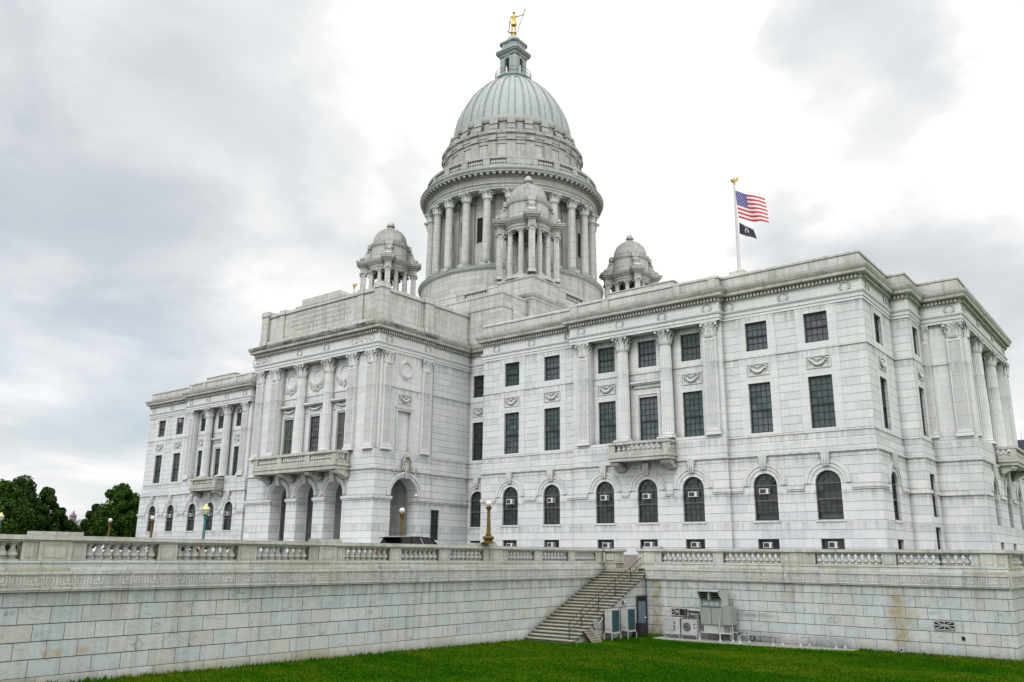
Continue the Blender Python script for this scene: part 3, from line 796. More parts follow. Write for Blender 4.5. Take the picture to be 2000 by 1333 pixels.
# ------------------------------------------------------------------ the state house
ZP = -0.8
house = thing('state_house', 'vast white marble domed capitol standing on a balustraded terrace', 'state house', (0, 19.8, ZP), world=True)
YD = 19.8
ZS, ZL = 7.15, 7.9
W2B, W2T, W3B, W3T = 8.73, 12.37, 14.81, 16.96
AS, AT = 2.55, 5.83
BX = [15.99, 20.42, 25.86, 29.71, 33.56, 38.97, 43.36]

def base_storey(mb, tr, P, a0, a1, wins, d, hwa=0.86, bas=True, imp=True, ends=(0, 0), bas_hw=0.76):
    ops = [(c, hwa, AS, AT, True) for c in wins]
    if bas: ops += [(c, bas_hw, 0.35, 1.30, False) for c in wins]
    wall(mb, P, a0, a1, ZP, 7.0, ops, 0.30, d)
    tr0 = tr
    for c in wins:
        zs = AT - hwa; tr = MB()
        archring(tr, P, c, zs, hwa + .26, hwa + .50, d - .05, d, 20)
        archring(tr, P, c, zs, hwa + .50, hwa + .62, d - .10, d, 20)
        archring(tr, P, c, zs, hwa + .62, hwa + .74, d - .06, d, 20)
        keystone(tr, P, c, 6.12, 7.04, .20, .30, d - .10, d - .30)
        for q in (-.16, 0, .16): tr.pbox(P, c + q - .035, c + q + .035, d - .27, d - .1, 6.25, 6.98)
        part('archivolt', tr, M.trim, house)
        tr = MB(); tr.pbox(P, c - hwa - .12, c + hwa + .12, d - .06, d + .02, AS - .14, AS - .002); part('window_sill', tr, M.trim, house)
    tr = tr0
    if imp:
        edges = [a0] + sum(([c - hwa - .74, c + hwa + .74] for c in wins), []) + [a1]
        for i in range(0, len(edges), 2):
            l, r_ = edges[i], edges[i + 1]
            if r_ - l < .05: continue
            e0 = .1 if (i == 0 and ends[0]) else 0; e1 = .1 if (i == len(edges) - 2 and ends[1]) else 0
            tr.pbox(P, l - e0, r_ + e1, d - .07, d, 4.50, 4.62); tr.pbox(P, l - e0 - .0, r_ + e1, d - .12, d, 4.62, 4.80); tr.pbox(P, l, r_, d - .05, d, 4.80, 4.86)

def band(tr, P, a0, a1, d):
    tr.pbox(P, a0, a1, d - .06, d + .1, 6.985, 7.05); tr.pbox(P, a0, a1, d - .12, d + .1, 7.05, 7.16)

def upper(mb, pl, tr, P, a0, a1, wins, d, hw=0.83, panels=True, pw=1.46, swags=True, ext=(0, 0)):
    wall(mb, P, a0 - ext[0] * .1, a1 + ext[1] * .1, 7.16, 7.9, (), 0, d - .10)
    mb.poly([P(a0 - ext[0] * .1, d - .10, 7.9), P(a1 + ext[1] * .1, d - .10, 7.9), P(a1, d, 7.96), P(a0, d, 7.96)])
    ops = []
    for c in wins: ops += [(c, hw, W2B, W2T, False), (c, hw, W3B, W3T, False)]
    wall(mb, P, a0, a1, 7.96, 17.45, ops, 0.30, d)
    tr.pbox(P, a0, a1, d - .07, d + .02, 14.30, 14.42)
    tr.pbox(P, a0, a1, d - .05, d + .02, 8.44, 8.56)
    for c in wins:
        if panels:
            pl = MB()
            for (z0, z1) in ((8.56, 14.298), (14.422, 17.44)):
                o2 = [o for o in ops if o[0] == c and z0 - .5 < o[2] < z1]
                wall(pl, P, c - pw, c + pw, z0, z1, o2, .05, d - .03)
                for q in (-1, 1):
                    pl.poly([P(c + q * pw, d - .03, z0), P(c + q * pw, d, z0), P(c + q * pw, d, z1), P(c + q * pw, d - .03, z1)])
            part('wall_panel', pl, M.marble, house)
        if swags: garland(house, P, c - .86, c + .86, 12.92, 13.80, d - .03)

def windows(P, wins, d, fl=(1, 1, 1, 1), dg=None, hw=0.83, hwa=0.86, dk=None, pm2=None):
    dg = d if dg is None else dg
    for i, c in enumerate(wins):
        if fl[0]: window(house, P, c, .76, .35, 1.30, dg + .26, 3, (1, 0), pm=M.panedark, seed=i)
        if fl[1]: window(house, P, c, hwa, AS, AT, dg + .24, 4, (3, 2), meet=.42, arch=True, pm=M.panedark, seed=i + 3, open_gap=(0.42 if (dk and i in dk) else 0))
        if fl[2]: window(house, P, c, hw, W2B, W2T, d + .22, 4, (3, 4), meet=.46, seed=i + 5, pm=pm2)
        if fl[3]: window(house, P, c, hw, W3B, W3T, d + .22, 4, (2, 2), meet=.52, seed=i + 9, pm=pm2)

def wing(sx):
    w = MB(); pl = MB(); tr = MB()
    P0 = PX(0.0, sx)
    # pavilions
    for a0, a1, bays in ((12.64, 22.9, BX[:2]), (36.4, 46.65, BX[5:])):
        vis = bays if not (sx < 0 and a0 < 20) else []
        base_storey(w, tr, P0, a0, a1 + (.12 if a1 > 46 else 0), vis, -.12, ends=(0, a1 > 46))
        band(tr, P0, a0, a1 + (.1 if a1 > 46 else 0), -.12)
        upper(w, pl, tr, P0, a0, a1, vis, 0.0, ext=(0, a1 > 46))
        windows(P0, vis, 0.0, (sx > 0, 1, 1, 1), -.12, dk=(0, 1) if a0 > 30 and sx > 0 else None)
    # middle section with columns
    d0 = -.40
    bays = BX[2:5]
    base_storey(w, tr, P0, 22.9, 36.4, bays, d0 - .02, ends=(1, 1))
    for e, s_ in ((22.9, 1), (36.4, -1)):
        w.poly([P0(e, d0 - .02, ZP), P0(e, 0.05, ZP), P0(e, .05, 7.0), P0(e, d0 - .02, 7.0)])
        w.poly([P0(e, d0 - .10, 7.16), P0(e, 0.05, 7.16), P0(e, .05, 8.80), P0(e, d0 - .10, 8.80)])
    band(tr, P0, 22.84, 36.46, d0 - .02)
    wall(w, P0, 22.9, 36.4, 7.16, 8.80, (), 0, d0 - .10)
    w.poly([P0(22.9, d0 - .10, 8.8), P0(36.4, d0 - .10, 8.8), P0(36.4, .2, 8.8), P0(22.9, .2, 8.8)])
    dr = .15
    ops = []
    for i, c in enumerate(bays):
        ops += [(c, .83, W2B + .08 if i != 1 else 8.81, W2T, False), (c, .83, W3B, W3T, False)]
    wall(pl, P0, 24.62, 34.80, 8.8, 17.45, ops, .28, dr)
    for a0, a1 in ((22.9, 24.62), (34.80, 36.4)): wall(pl, P0, a0, a1, 8.8, 17.45, (), 0, d0)
    for e in (24.62, 34.80): pl.poly([P0(e, d0, 8.8), P0(e, dr, 8.8), P0(e, dr, 17.45), P0(e, d0, 17.45)])
    for e in (22.9, 36.4): pl.poly([P0(e, d0, 8.8), P0(e, .05, 8.8), P0(e, .05, 17.45), P0(e, d0, 17.45)])
    pl.poly([P0(24.62, -.7, 17.44), P0(34.8, -.7, 17.44), P0(34.8, dr, 17.44), P0(24.62, dr, 17.44)])
    tr.pbox(P0, 24.62, 34.80, dr - .06, dr + .02, 14.30, 14.42)
    for i, c in enumerate(bays):
        if i != 1: garland(house, P0, c - .86, c + .86, 12.92, 13.80, dr)
        else:
            tr.pbox(P0, c - 1.45, c + 1.45, dr - .34, dr, 13.48, 13.62); tr.pbox(P0, c - 1.36, c + 1.36, dr - .24, dr, 13.36, 13.48); tr.pbox(P0, c - 1.2, c + 1.2, dr - .12, dr, 13.10, 13.36)
            for k in range(16): tr.pbox(P0, c - 1.3 + k * .165, c - 1.22 + k * .165, dr - .3, dr - .2, 13.38, 13.47)
            for q in (-1, 1): tr.pbox(P0, c + q * 1.0 - .12, c + q * 1.0 + .12, dr - .07, dr, 8.85, 12.55)
            tr.pbox(P0, c - 1.12, c + 1.12, dr - .07, dr, 12.55, 12.75)
    dm = dr
    for i, c in enumerate(bays):
        window(house, P0, c, .76, .35, 1.30, d0 + .24, 3, (1, 0), pm=M.panedark, seed=i) if sx > 0 else None
        window(house, P0, c, .86, AS, AT, d0 + .22, 4, (3, 2), meet=.42, arch=True, pm=M.panedark, seed=i + 30)
        window(house, P0, c, .83, (8.81 if i == 1 else W2B + .08), W2T, dr + .20, 4, (3, 4), meet=.46, seed=i + 50)
        window(house, P0, c, .83, W3B, W3T, dr + .20, 4, (2, 2), meet=.52, seed=i + 90)
    for a in (24.0, 35.52): pilaster(house, sx * a, d0 + .01, 8.80, 17.45, 1.02, .22, 1.22)
    for a in (27.76, 31.66): column(house, sx * a, -.36, 8.80, 17.45, .50, 1.25)
    # flank towards the portico
    for e in (12.64,):
        w.poly([P0(e, -.12, ZP), P0(e, 2.6, ZP), P0(e, 2.6, 7.0), P0(e, -.12, 7.0)]); w.poly([P0(e, -.10, 7.16), P0(e, 2.6, 7.16), P0(e, 2.6, 7.9), P0(e, -.10, 7.9)])
        w.poly([P0(e, 0, 7.9), P0(e, 2.6, 7.9), P0(e, 2.6, 17.45), P0(e, 0, 17.45)])
    # recessed link bay
    PL = PX(2.56, sx)
    if sx > 0:
        base_storey(w, tr, PL, 8.7, 12.64, [9.98], -.1, ends=(0, 0))
        band(tr, PL, 8.7, 12.64, -.1); upper(w, pl, tr, PL, 8.7, 12.64, [9.98], 0.0)
        windows(PL, [9.98], 0.0, (1, 1, 1, 1), -.1, pm2=M.panedark)
    else:
        wall(w, PL, 8.7, 12.64, ZP, 17.45)
    if sx < 0:
        PE = PYn(-46.65)
        wall(w, PE, 0.0, 39.6, ZP, 17.45)
    part('wall', w, M.rust, house); part('wall_panel', pl, M.marble, house); part('stone_trim', tr, M.trim, house)
    # balcony
    b = MB(vplain)
    P1 = PX(0.0, sx); c = 29.72; y1 = -1.75
    b.pbox(P1, c - 2.65, c + 2.65, y1, d0 - .1, 7.16, 7.42); b.pbox(P1, c - 2.72, c + 2.72, y1 - .07, d0 - .1, 7.42, 7.60); b.pbox(P1, c - 2.6, c + 2.6, y1 + .03, d0 - .1, 7.60, 7.86)
    b.pbox(P1, c - 2.66, c + 2.66, y1 - .03, y1 + .36, 8.44, 8.64)
    for q in (-1, 1):
        b.pbox(P1, c + q * 2.35 - .28, c + q * 2.35 + .28, y1 + .04, y1 + .34, 7.86, 8.44)
        b.pbox(P1, c + q * 2.48 - .17, c + q * 2.48 + .17, y1 + .36, d0 - .1, 8.44, 8.64)
        b.pbox(P1, c + q * 2.45 - .12, c + q * 2.45 + .12, d0 - .42, d0 - .1, 7.86, 8.44)
        scroll(b, P1, c + q * 2.2 - .32, c + q * 2.2 + .32, d0 - .05, y1 + .1, 6.42, 7.16)
    bo = part('balcony', b, M.old, house)
    balusters(bo, house, [(sx * (c - 1.75 + 3.5 * k / 8), y1 + .18) for k in range(9)] + [(sx * (c + q * 2.46), y1 + .55 + .3 * k) for q in (-1, 1) for k in range(2)], 7.86, .58, .16, M.baluster)

for sx in (1, -1): wing(sx)

# ---- end pavilion (faces east in the picture, to the right)
w = MB(); pl = MB(); tr = MB()
PE = PY(46.65)
base_storey(w, tr, PE, -.12, 6.89, [3.2], -.12, hwa=.86, ends=(1, 0)); band(tr, PE, -.1, 6.89, -.12)
upper(w, pl, tr, PE, 0.0, 6.89, [3.25], 0.0, ext=(1, 0)); windows(PE, [3.25], 0.0, (0, 0, 1, 1)); windows(PE, [3.2], 0.0, (1, 1, 0, 0), -.12)
PF = PX(6.89)
for (a0, a1, P_, d_) in ((46.65, 47.9, PF, 0),):
    wall(w, P_, a0, a1 + .12, ZP, 7.0, (), 0, -.12); band(tr, P_, a0, a1 + .1, -.12); upper(w, pl, tr, P_, a0, a1, [], 0.0, ext=(0, 1))
    tr.pbox(P_, a0, a1 + .24, -.24, -.12, 4.55, 4.80)
PG = PY(47.9)
ops = [(8.45, .75, 2.95, 6.0, False), (8.45, .75, ZP, 2.25, False)]
wall(w, PG, 6.77, 10.44, ZP, 7.0, ops, .3, -.12); band(tr, PG, 6.8, 10.44, -.12); upper(w, pl, tr, PG, 6.89, 10.44, [8.45], 0.0, hw=.75, pw=1.3, ext=(1, 0))
tr.pbox(PG, 6.77, 7.7, -.24, -.12, 4.55, 4.80); tr.pbox(PG, 9.2, 10.44, -.24, -.12, 4.55, 4.80)
windows(PG, [8.45], 0.0, (0, 0, 1, 1), hw=.75)
window(house, PG, 8.45, .75, 2.95, 6.0, .1, 3, (3, 3), pm=M.panedark, seed=77); window(house, PG, 8.45, .75, ZP, 2.25, .1, 2, (3, 0), pm=M.panedark, seed=78)
PH = PX(10.44)
wall(w, PH, 47.9, 50.95, ZP, 7.0, (), 0, -.15); band(tr, PH, 47.9, 51.0, -.15); tr.pbox(PH, 47.9, 51.08, -.27, -.15, 4.55, 4.80)
wall(w, PH, 47.9, 50.9, 7.16, 8.8, (), 0, -.12); wall(pl, PH, 47.9, 50.75, 8.8, 17.45, (), 0, .05); tr.pbox(PH, 47.9, 50.7, -.01, .05, 14.28, 14.40)
w.poly([PH(47.9, -.12, 8.8), PH(50.9, -.12, 8.8), PH(50.9, .1, 8.8), PH(47.9, .1, 8.8)])
pilaster(house, 48.05, 10.49, 8.8, 17.45, .62, .2, 1.22, 0, 4); pilaster(house, 50.14, 10.49, 8.8, 17.45, 1.02, .25, 1.22, 0, 7)
PI_ = PY(50.75)
ops = [(c, .9, AS, AT, True) for c in (14.3, 19.8, 25.3)] + [(c, .7, .35, 1.3, False) for c in (14.3, 19.8, 25.3)]
wall(w, PI_, 10.29, 29.3, ZP, 7.0, ops, .35, -.25); band(tr, PI_, 10.25, 29.3, -.25)
for c in (14.3, 19.8, 25.3):
    zs = AT - .9
    archring(tr, PI_, c, zs, 1.12, 1.6, -.33, -.25, 18); keystone(tr, PI_, c, 6.1, 7.04, .2, .3, -.4, -.55)
    window(house, PI_, c, .9, AS, AT, .05, 4, (3, 2), meet=.42, arch=True, pm=M.panedark, seed=int(c)); window(house, PI_, c, .7, .35, 1.3, .05, 3, (1, 0), pm=M.panedark, seed=int(c))
for a0, a1 in ((10.2, 12.7), (15.9, 18.2), (21.4, 23.7), (26.9, 29.3)): tr.pbox(PI_, a0, a1, -.37, -.25, 4.55, 4.80)
wall(w, PI_, 10.32, 29.3, 7.16, 8.8, (), 0, -.15)
w.poly([PI_(10.32, -.15, 8.8), PI_(29.3, -.15, 8.8), PI_(29.3, 1.0, 8.8), PI_(10.32, 1.0, 8.8)])
wall(pl, PI_, 10.49, 12.0, 8.8, 17.45, (), 0, 0); wall(pl, PI_, 27.6, 29.3, 8.8, 17.45, (), 0, 0)
wall(pl, PI_, 12.0, 27.6, 8.8, 17.45, [(c, .83, 8.81, W2T, False) for c in (14.3, 19.8, 25.3)] + [(c, .83, W3B, W3T, False) for c in (14.3, 19.8, 25.3)], .3, .75)
for e in (12.0, 27.6): pl.poly([PI_(e, 0, 8.8), PI_(e, .75, 8.8), PI_(e, .75, 17.45), PI_(e, 0, 17.45)])
pl.poly([PI_(12.0, -.05, 17.44), PI_(27.6, -.05, 17.44), PI_(27.6, .75, 17.44), PI_(12, .75, 17.44)])
for c in (14.3, 19.8, 25.3):
    window(house, PI_, c, .83, 8.81, W2T, .95, 4, (3, 4), seed=int(c) + 1); window(house, PI_, c, .83, W3B, W3T, .95, 4, (2, 2), seed=int(c) + 2)
pilaster(house, 50.75, 11.25, 8.8, 17.45, 1.02, .2, 1.22, R(90)); pilaster(house, 50.75, 28.35, 8.8, 17.45, 1.02, .2, 1.22, R(90))
for y in (16.7, 22.9): column(house, 50.42, y, 8.8, 17.45, .52, 1.25)
# the far flank of the end pavilion
wall(w, PX(29.3), 47.9, 50.75, ZP, 17.45); wall(w, PY(47.9), 29.3, 32.7, ZP, 17.45); wall(w, PY(46.65), 32.7, 39.6, ZP, 17.45); wall(w, PX(39.6), -46.65, 46.65, ZP, 17.45)
part('wall', w, M.rust, house); part('wall_panel', pl, M.marble, house); part('stone_trim', tr, M.trim, house)
b = MB(vplain)
b.pbox(PI_, 16.95, 22.65, -1.55, -.25, 7.16, 7.42); b.pbox(PI_, 16.85, 22.75, -1.62, -.25, 7.42, 7.62); b.pbox(PI_, 16.95, 22.65, -1.55, -.25, 7.62, 7.86)
for a0, a1 in ((16.95, 17.25), (22.35, 22.65)):
    b.pbox(PI_, a0, a1, -1.55, -1.2, 7.86, 8.44); b.pbox(PI_, a0 - .03, a1 + .03, -1.2, -.15, 8.44, 8.64)
    scroll(b, PI_, a0 + .15, a0 + .75, -.2, -1.45, 6.35, 7.16)
b.pbox(PI_, 16.9, 22.7, -1.6, -1.2, 8.44, 8.64)
bo = part('balcony', b, M.old, house)
balusters(bo, house, [(50.75 + 1.38, 17.7 + .46 * k) for k in range(10)] + [(51.25, 17.1), (51.6, 17.1)], 7.86, .58, .16, M.baluster)

# ---- portico block
w = MB(); pl = MB(); tr = MB()
XP, YPF = 8.89, -9.58
PF = PX(YPF); PS = PY(XP); PSn = PYn(-XP)
AW, AC = 1.18, 6.22
wall(w, PF, -XP - .05, XP + .05, ZP, 7.0, [(c, AW, ZP, AC, True) for c in (-3.87, 0, 3.87)], 1.25, -.05, 20)
wall(w, PS, YPF - .05, -2.85, ZP, 7.0, [(-6.03, 1.6, ZP, 6.48, True)], 1.2, -.05, 22)
wall(w, PSn, YPF - .05, -2.85, ZP, 7.0, [(-6.03, 1.6, ZP, 6.48, True)], 1.2, -.05, 22)
for c in (-3.87, 0, 3.87):
    archring(tr, PF, c, AC - AW, AW + .06, AW + .26, -.12, -.05, 22); archring(tr, PF, c, AC - AW, AW + .26, AW + .42, -.20, -.05, 22); archring(tr, PF, c, AC - AW, AW + .42, AW + .52, -.14, -.05, 22)
    keystone(tr, PF, c, 6.1, 6.98, .2, .32, -.2, -.5)
for P_ in (PS, PSn):
    archring(tr, P_, -6.03, 6.48 - 1.6, 1.66, 1.9, -.12, -.05, 22); archring(tr, P_, -6.03, 6.48 - 1.6, 1.9, 2.1, -.2, -.05, 22)
for (l, r_) in ((-XP, -3.87 - AW), (-3.87 + AW, -AW), (AW, 3.87 - AW), (3.87 + AW, XP)):
    e0 = .1 if l < -8 else .04; e1 = .1 if r_ > 8 else .04
    tr.pbox(PF, l - e0, r_ + e1, -.13, .9 if abs(l) < 8 and abs(r_) < 8 else 0, 4.50, 4.62); tr.pbox(PF, l - e0 - .05, r_ + e1 + .05, -.19, .9 if abs(l) < 8 and abs(r_) < 8 else 0, 4.62, 4.82)
for P_ in (PS, PSn):
    for (l, r_) in ((YPF, -7.63), (-4.43, -2.85)):
        tr.pbox(P_, l - .05, r_ + .05, -.13, .8 if l > -9 else 0, 4.50, 4.62); tr.pbox(P_, l - .1, r_ + .08, -.19, .8 if l > -9 else 0, 4.62, 4.82)
band(tr, PF, -XP - .1, XP + .1, -.05); band(tr, PS, YPF - .05, -2.85, -.05)
# porch inside
q = MB()
q.poly([(-7.6, -8.36, 6.75), (7.6, -8.36, 6.75), (7.6, -4.2, 6.75), (-7.6, -4.2, 6.75)])
q.poly([(-7.6, -8.36, -.3), (7.6, -8.36, -.3), (7.6, -4.2, -.3), (-7.6, -4.2, -.3)])
wall(q, PX(-4.2), -7.7, 7.7, -.3, 6.75, [(-3.87, .86, 1.6, 5.6, True), (0, 1.1, -.3, 5.7, True), (3.87, .86, 1.6, 5.6, True)], .3)
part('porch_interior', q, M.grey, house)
for c in (-3.87, 3.87): window(house, PX(-4.2), c, .86, 1.6, 5.6, .24, 4, (3, 2), arch=True, pm=M.panedark, seed=int(c) + 200)
window(house, PX(-4.2), 0, 1.1, -.3, 5.7, .24, 4, (4, 2), arch=True, pm=M.panedark, seed=201, mull=False)
# upper storey front: wings of the block, recessed middle
wall(w, PF, -XP - .06, XP + .06, 7.16, 8.72, (), 0, -.06); wall(w, PS, YPF - .06, -2.85, 7.16, 8.72, (), 0, -.06); wall(w, PSn, YPF, -2.85, ZP, 8.72, (), 0, .02)
w.poly([(-XP - .06, YPF - .06, 8.72), (XP + .06, YPF - .06, 8.72), (XP + .06, -8.9, 8.72), (-XP - .06, -8.9, 8.72)])
w.poly([(7.6, -9.6, 8.72), (XP + .06, -9.6, 8.72), (XP + .06, -2.85, 8.72), (7.6, -2.85, 8.72)])
for a0, a1 in ((-XP, -4.95), (4.95, XP - .28)): wall(pl, PF, a0, a1, 8.72, 17.40, (), 0, 0)
pl.poly([(XP - .28, YPF, 8.72), (XP - .28, YPF + .28, 8.72), (XP - .28, YPF + .28, 17.4), (XP - .28, YPF, 17.4)])
pl.poly([(XP - .28, YPF + .28, 8.72), (XP, YPF + .28, 8.72), (XP, YPF + .28, 17.4), (XP - .28, YPF + .28, 17.4)])
wall(pl, PF, -4.95, 4.95, 8.72, 17.40, [(c, .72, 8.9, 12.35, False) for c in (-3.87, 0, 3.87)], .25, .5)
for e in (-4.95, 4.95): pl.poly([PF(e, 0, 8.72), PF(e, .5, 8.72), PF(e, .5, 17.4), PF(e, 0, 17.4)])
pl.poly([PF(-4.95, -.3, 17.39), PF(4.95, -.3, 17.39), PF(4.95, .5, 17.39), PF(-4.95, .5, 17.39)])
wall(pl, PS, YPF + .28, -2.85, 8.72, 17.40, [(-6.38, .78, 8.75, 12.27, False)], .22, 0)
pl.poly([PS(-7.16, .22, 8.75), PS(-5.6, .22, 8.75), PS(-5.6, .22, 12.27), PS(-7.16, .22, 12.27)])
for z0, z1, a0, a1 in ((8.75, 12.27, -7.38, -7.18), (8.75, 12.27, -5.58, -5.38), (12.29, 12.5, -7.38, -5.38)): tr.pbox(PS, a0, a1, -.05, .0, z0, z1)
tr.pbox(PS, -7.45, -5.3, -.1, 0, 12.5, 12.6)
tr.pbox(PS, -7.86, -4.4, -.06, .0, 14.26, 14.38)
wall(pl, PSn, YPF, -2.85, 8.72, 17.40)
garland(house, PS, -7.2, -5.56, 12.9, 13.78, 0)
medallion(house, PS, -6.38, 16.05, 0, .95, False)
for c in (-3.87, 0, 3.87):
    medallion(house, PF, c, 16.0, .5, .98)
    for z0, z1, e, dd in ((13.46, 13.64, 1.48, .36), (13.36, 13.46, 1.38, .26), (12.72, 12.80, 1.25, .1)): tr.pbox(PF, c - e, c + e, .5 - dd, .5, z0, z1)
    garland(house, PF, c - 1.15, c + 1.15, 12.80, 13.36, .48, False)
    for q_ in (-1, 1): tr.pbox(PF, c + q_ * .86 - .12, c + q_ * .86 + .12, .42, .5, 8.75, 12.5)
    tr.pbox(PF, c - .98, c + .98, .42, .5, 12.5, 12.7); tr.pbox(PF, c - 1.5, c + 1.5, .44, .5, 14.28, 14.4)
    window(house, PF, c, .72, 8.9, 12.35, .66, 4, (3, 4), meet=.45, seed=int(c) + 300, fm=M.framegreen if c else M.frame, mull=bool(c))
for a in (-8.05, -5.6, 5.6, 8.0): pilaster(house, a, YPF, 8.72, 17.40, 1.02, .24 if abs(a) > 6 else .3, 1.22)
pilaster(house, XP, -8.55, 8.72, 17.40, 1.0, .2, 1.22, R(90)); pilaster(house, XP, -3.78, 8.72, 17.40, 1.0, .2, 1.22, R(90))
for a in (-1.97, 1.97): column(house, a, -9.32, 8.72, 17.40, .50, 1.25)
# side of the block behind the pilasters, down to the recess
PR = PY(8.72)
wall(w, PR, -2.85, 2.56, ZP, 7.0, [(-1.9, .55, 1.28, 3.92, False)], .3, -.05); band(tr, PR, -2.85, 2.5, -.05)
tr.pbox(PR, -2.85, 2.46, -.13, -.05, 4.50, 4.62); tr.pbox(PR, -2.85, 2.46, -.17, -.05, 4.62, 4.82)
upper(w, pl, tr, PR, -2.85, 2.56, [], 0.0)
window(house, PR, -1.9, .55, 1.28, 3.92, .15, 2, (2, 2), pm=M.panedark, seed=401)
w.poly([(8.72, -2.85, ZP), (XP + .05, -2.85, ZP), (XP + .05, -2.85, 17.4), (8.72, -2.85, 17.4)])
wall(w, PYn(-8.72), -2.85, 2.56, ZP, 17.45)
# plinth blocks by the front steps
w.box(5.2, 9.4, -11.1, -9.7, ZP, .1); w.box(-9.4, -5.2, -11.1, -9.7, ZP, .1)
for k in range(3): w.box(-5.2, 5.2, -10.9 + .35 * k, -9.6, ZP + k * .17, ZP + (k + 1) * .17)
part('wall', w, M.rust, house); part('wall_panel', pl, M.marble, house); part('stone_trim', tr, M.trim, house)
# cartouche over the side arch
b = MB(vplain)
cz_, cy_ = 7.45, -5.98
sh = [(-.30, .55), (.30, .55), (.38, .2), (.34, -.25), (.16, -.58), (0, -.70), (-.16, -.58), (-.34, -.25), (-.38, .2)]
def shield(k_, d_): return [b.av(PS(cy_ + y_ * k_, d_, cz_ + z_q * k_)) for y_, z_q in sh]
r0_, r1_, r2_, r3_, r4_ = shield(1.0, .0), shield(1.0, -.22), shield(.84, -.26), shield(.80, -.18), shield(.3, -.24)
for qa, qb in ((r0_, r1_), (r1_, r2_), (r2_, r3_), (r3_, r4_)):
    for q in range(9): b.face((qa[q], qa[(q + 1) % 9], qb[(q + 1) % 9], qb[q]))
b.face(r4_)
rg = random.Random(9)
for q_ in (-1, 1):
    b.tube([PS(cy_ + q_ * .30, -.2, cz_ + .62), PS(cy_ + q_ * .52, -.24, cz_ + .42), PS(cy_ + q_ * .44, -.2, cz_ + .05), PS(cy_ + q_ * .56, -.2, cz_ - .2), PS(cy_ + q_ * .3, -.16, cz_ - .6)], [.05, .09, .06, .09, .04], 6)
    for k in range(16): b.ball(PS(cy_ + q_ * (.55 + .075 * k), -.10 - .05 * rg.random(), cz_ - .32 + .10 * math.sin(k * .8) + rg.uniform(-.09, .09)), rg.uniform(.05, .10), None, None, 6, 4)
for k in range(11): b.ball(PS(cy_ + .34 * math.cos(math.pi * k / 10), -.2, cz_ + .60 + .28 * math.sin(math.pi * k / 10)), rg.uniform(.06, .11), None, None, 6, 4)
keystone(b, PS, cy_, cz_ - 1.05, cz_ - .6, .14, .22, -.1, -.25)
part('cartouche', b, M.old, house)
# great balcony on the front
b = MB(vplain)
yb = -11.3
b.box(-5.85, 5.85, yb, -9.62, 7.02, 7.36); b.box(-5.95, 5.95, yb - .08, -9.62, 7.36, 7.56); b.box(-5.8, 5.8, yb + .04, -9.62, 7.56, 7.80)
b.box(-5.88, 5.88, yb - .03, yb + .40, 8.44, 8.66)
for x in (-5.55, -2.0, 2.0, 5.55): 
    wd = .32 if abs(x) < 3 else .3
    b.box(x - wd, x + wd, yb + .05, yb + .36, 7.80, 8.44)
for q_ in (-1, 1):
    b.box(q_ * 5.65 - .17, q_ * 5.65 + .17, yb + .40, -9.62, 8.44, 8.66); b.box(q_ * 5.65 - .15, q_ * 5.65 + .15, -10.0, -9.62, 7.80, 8.44)
PB = PX(-9.62)
for x in (-5.45, -1.95, 1.95, 5.45): scroll(b, PB, x - .33, x + .33, .02, -1.6, 6.28, 7.02)
bo = part('balcony', b, M.old, house)
pts = []
for l, r_ in ((-5.2, -2.34), (-1.66, 1.66), (2.34, 5.2)):
    n = 10 if r_ - l > 3.0 else 9
    pts += [(l + (r_ - l) * (k + .5) / n, yb + .2) for k in range(n)]
pts += [(5.65, yb + .62), (5.65, yb + .92), (-5.65, yb + .62), (-5.65, yb + .92)]
balusters(bo, house, pts, 7.80, .64, .16, M.baluster)

# ---- entablature all round
half = [(8.95, -9.88), (8.95, -2.95), (8.78, -2.95), (8.78, 2.50), (12.58, 2.50), (12.58, -.06), (22.84, -.06), (22.84, -.76), (36.46, -.76), (36.46, -.06), (46.71, -.06),
        (46.71, 6.83), (47.96, 6.83), (47.96, 10.28), (50.86, 10.28)]
back = [(50.86, 29.32), (47.96, 29.32), (47.96, 32.77), (46.71, 32.77), (46.71, 39.66)]
right = half + back
path = right + [(-x, y) for x, y in right[::-1]]
e = MB()
sweep(e, path, [(-.2, 17.40), (.0, 17.40), (.0, 17.62), (.05, 17.63), (.05, 17.88), (.11, 17.92), (.16, 18.02), (.16, 18.10), (.01, 18.12), (.01, 18.80)])
part('entablature', e, M.marble, house)
e = MB()
sweep(e, path, [(.01, 18.80), (.08, 18.84), (.12, 18.88), (.12, 19.12), (.24, 19.16), (.42, 19.22), (.44, 19.24), (.46, 19.44), (.52, 19.50), (.60, 19.66), (.62, 19.76), (.60, 19.80), (-.05, 19.92)])
dentils(e, path, .12, .25, 18.90, 19.11, .27, .155, True, lambda a, b_, n: n.y < -.5 or n.x > .5)
part('cornice', e, M.cornice, house)
e = MB()
sweep(e, [(-8.95, -9.895), (8.95, -9.895)], [(.47, 19.452), (.53, 19.505), (.61, 19.665), (.63, 19.765), (.61, 19.805), (.3, 19.86)], False)
sweep(e, [(8.965, -9.88), (8.965, -2.95)], [(.47, 19.452), (.53, 19.505), (.61, 19.665), (.63, 19.765), (.61, 19.805), (.3, 19.86)], False)
part('cornice_crust', e, M.crust, house)
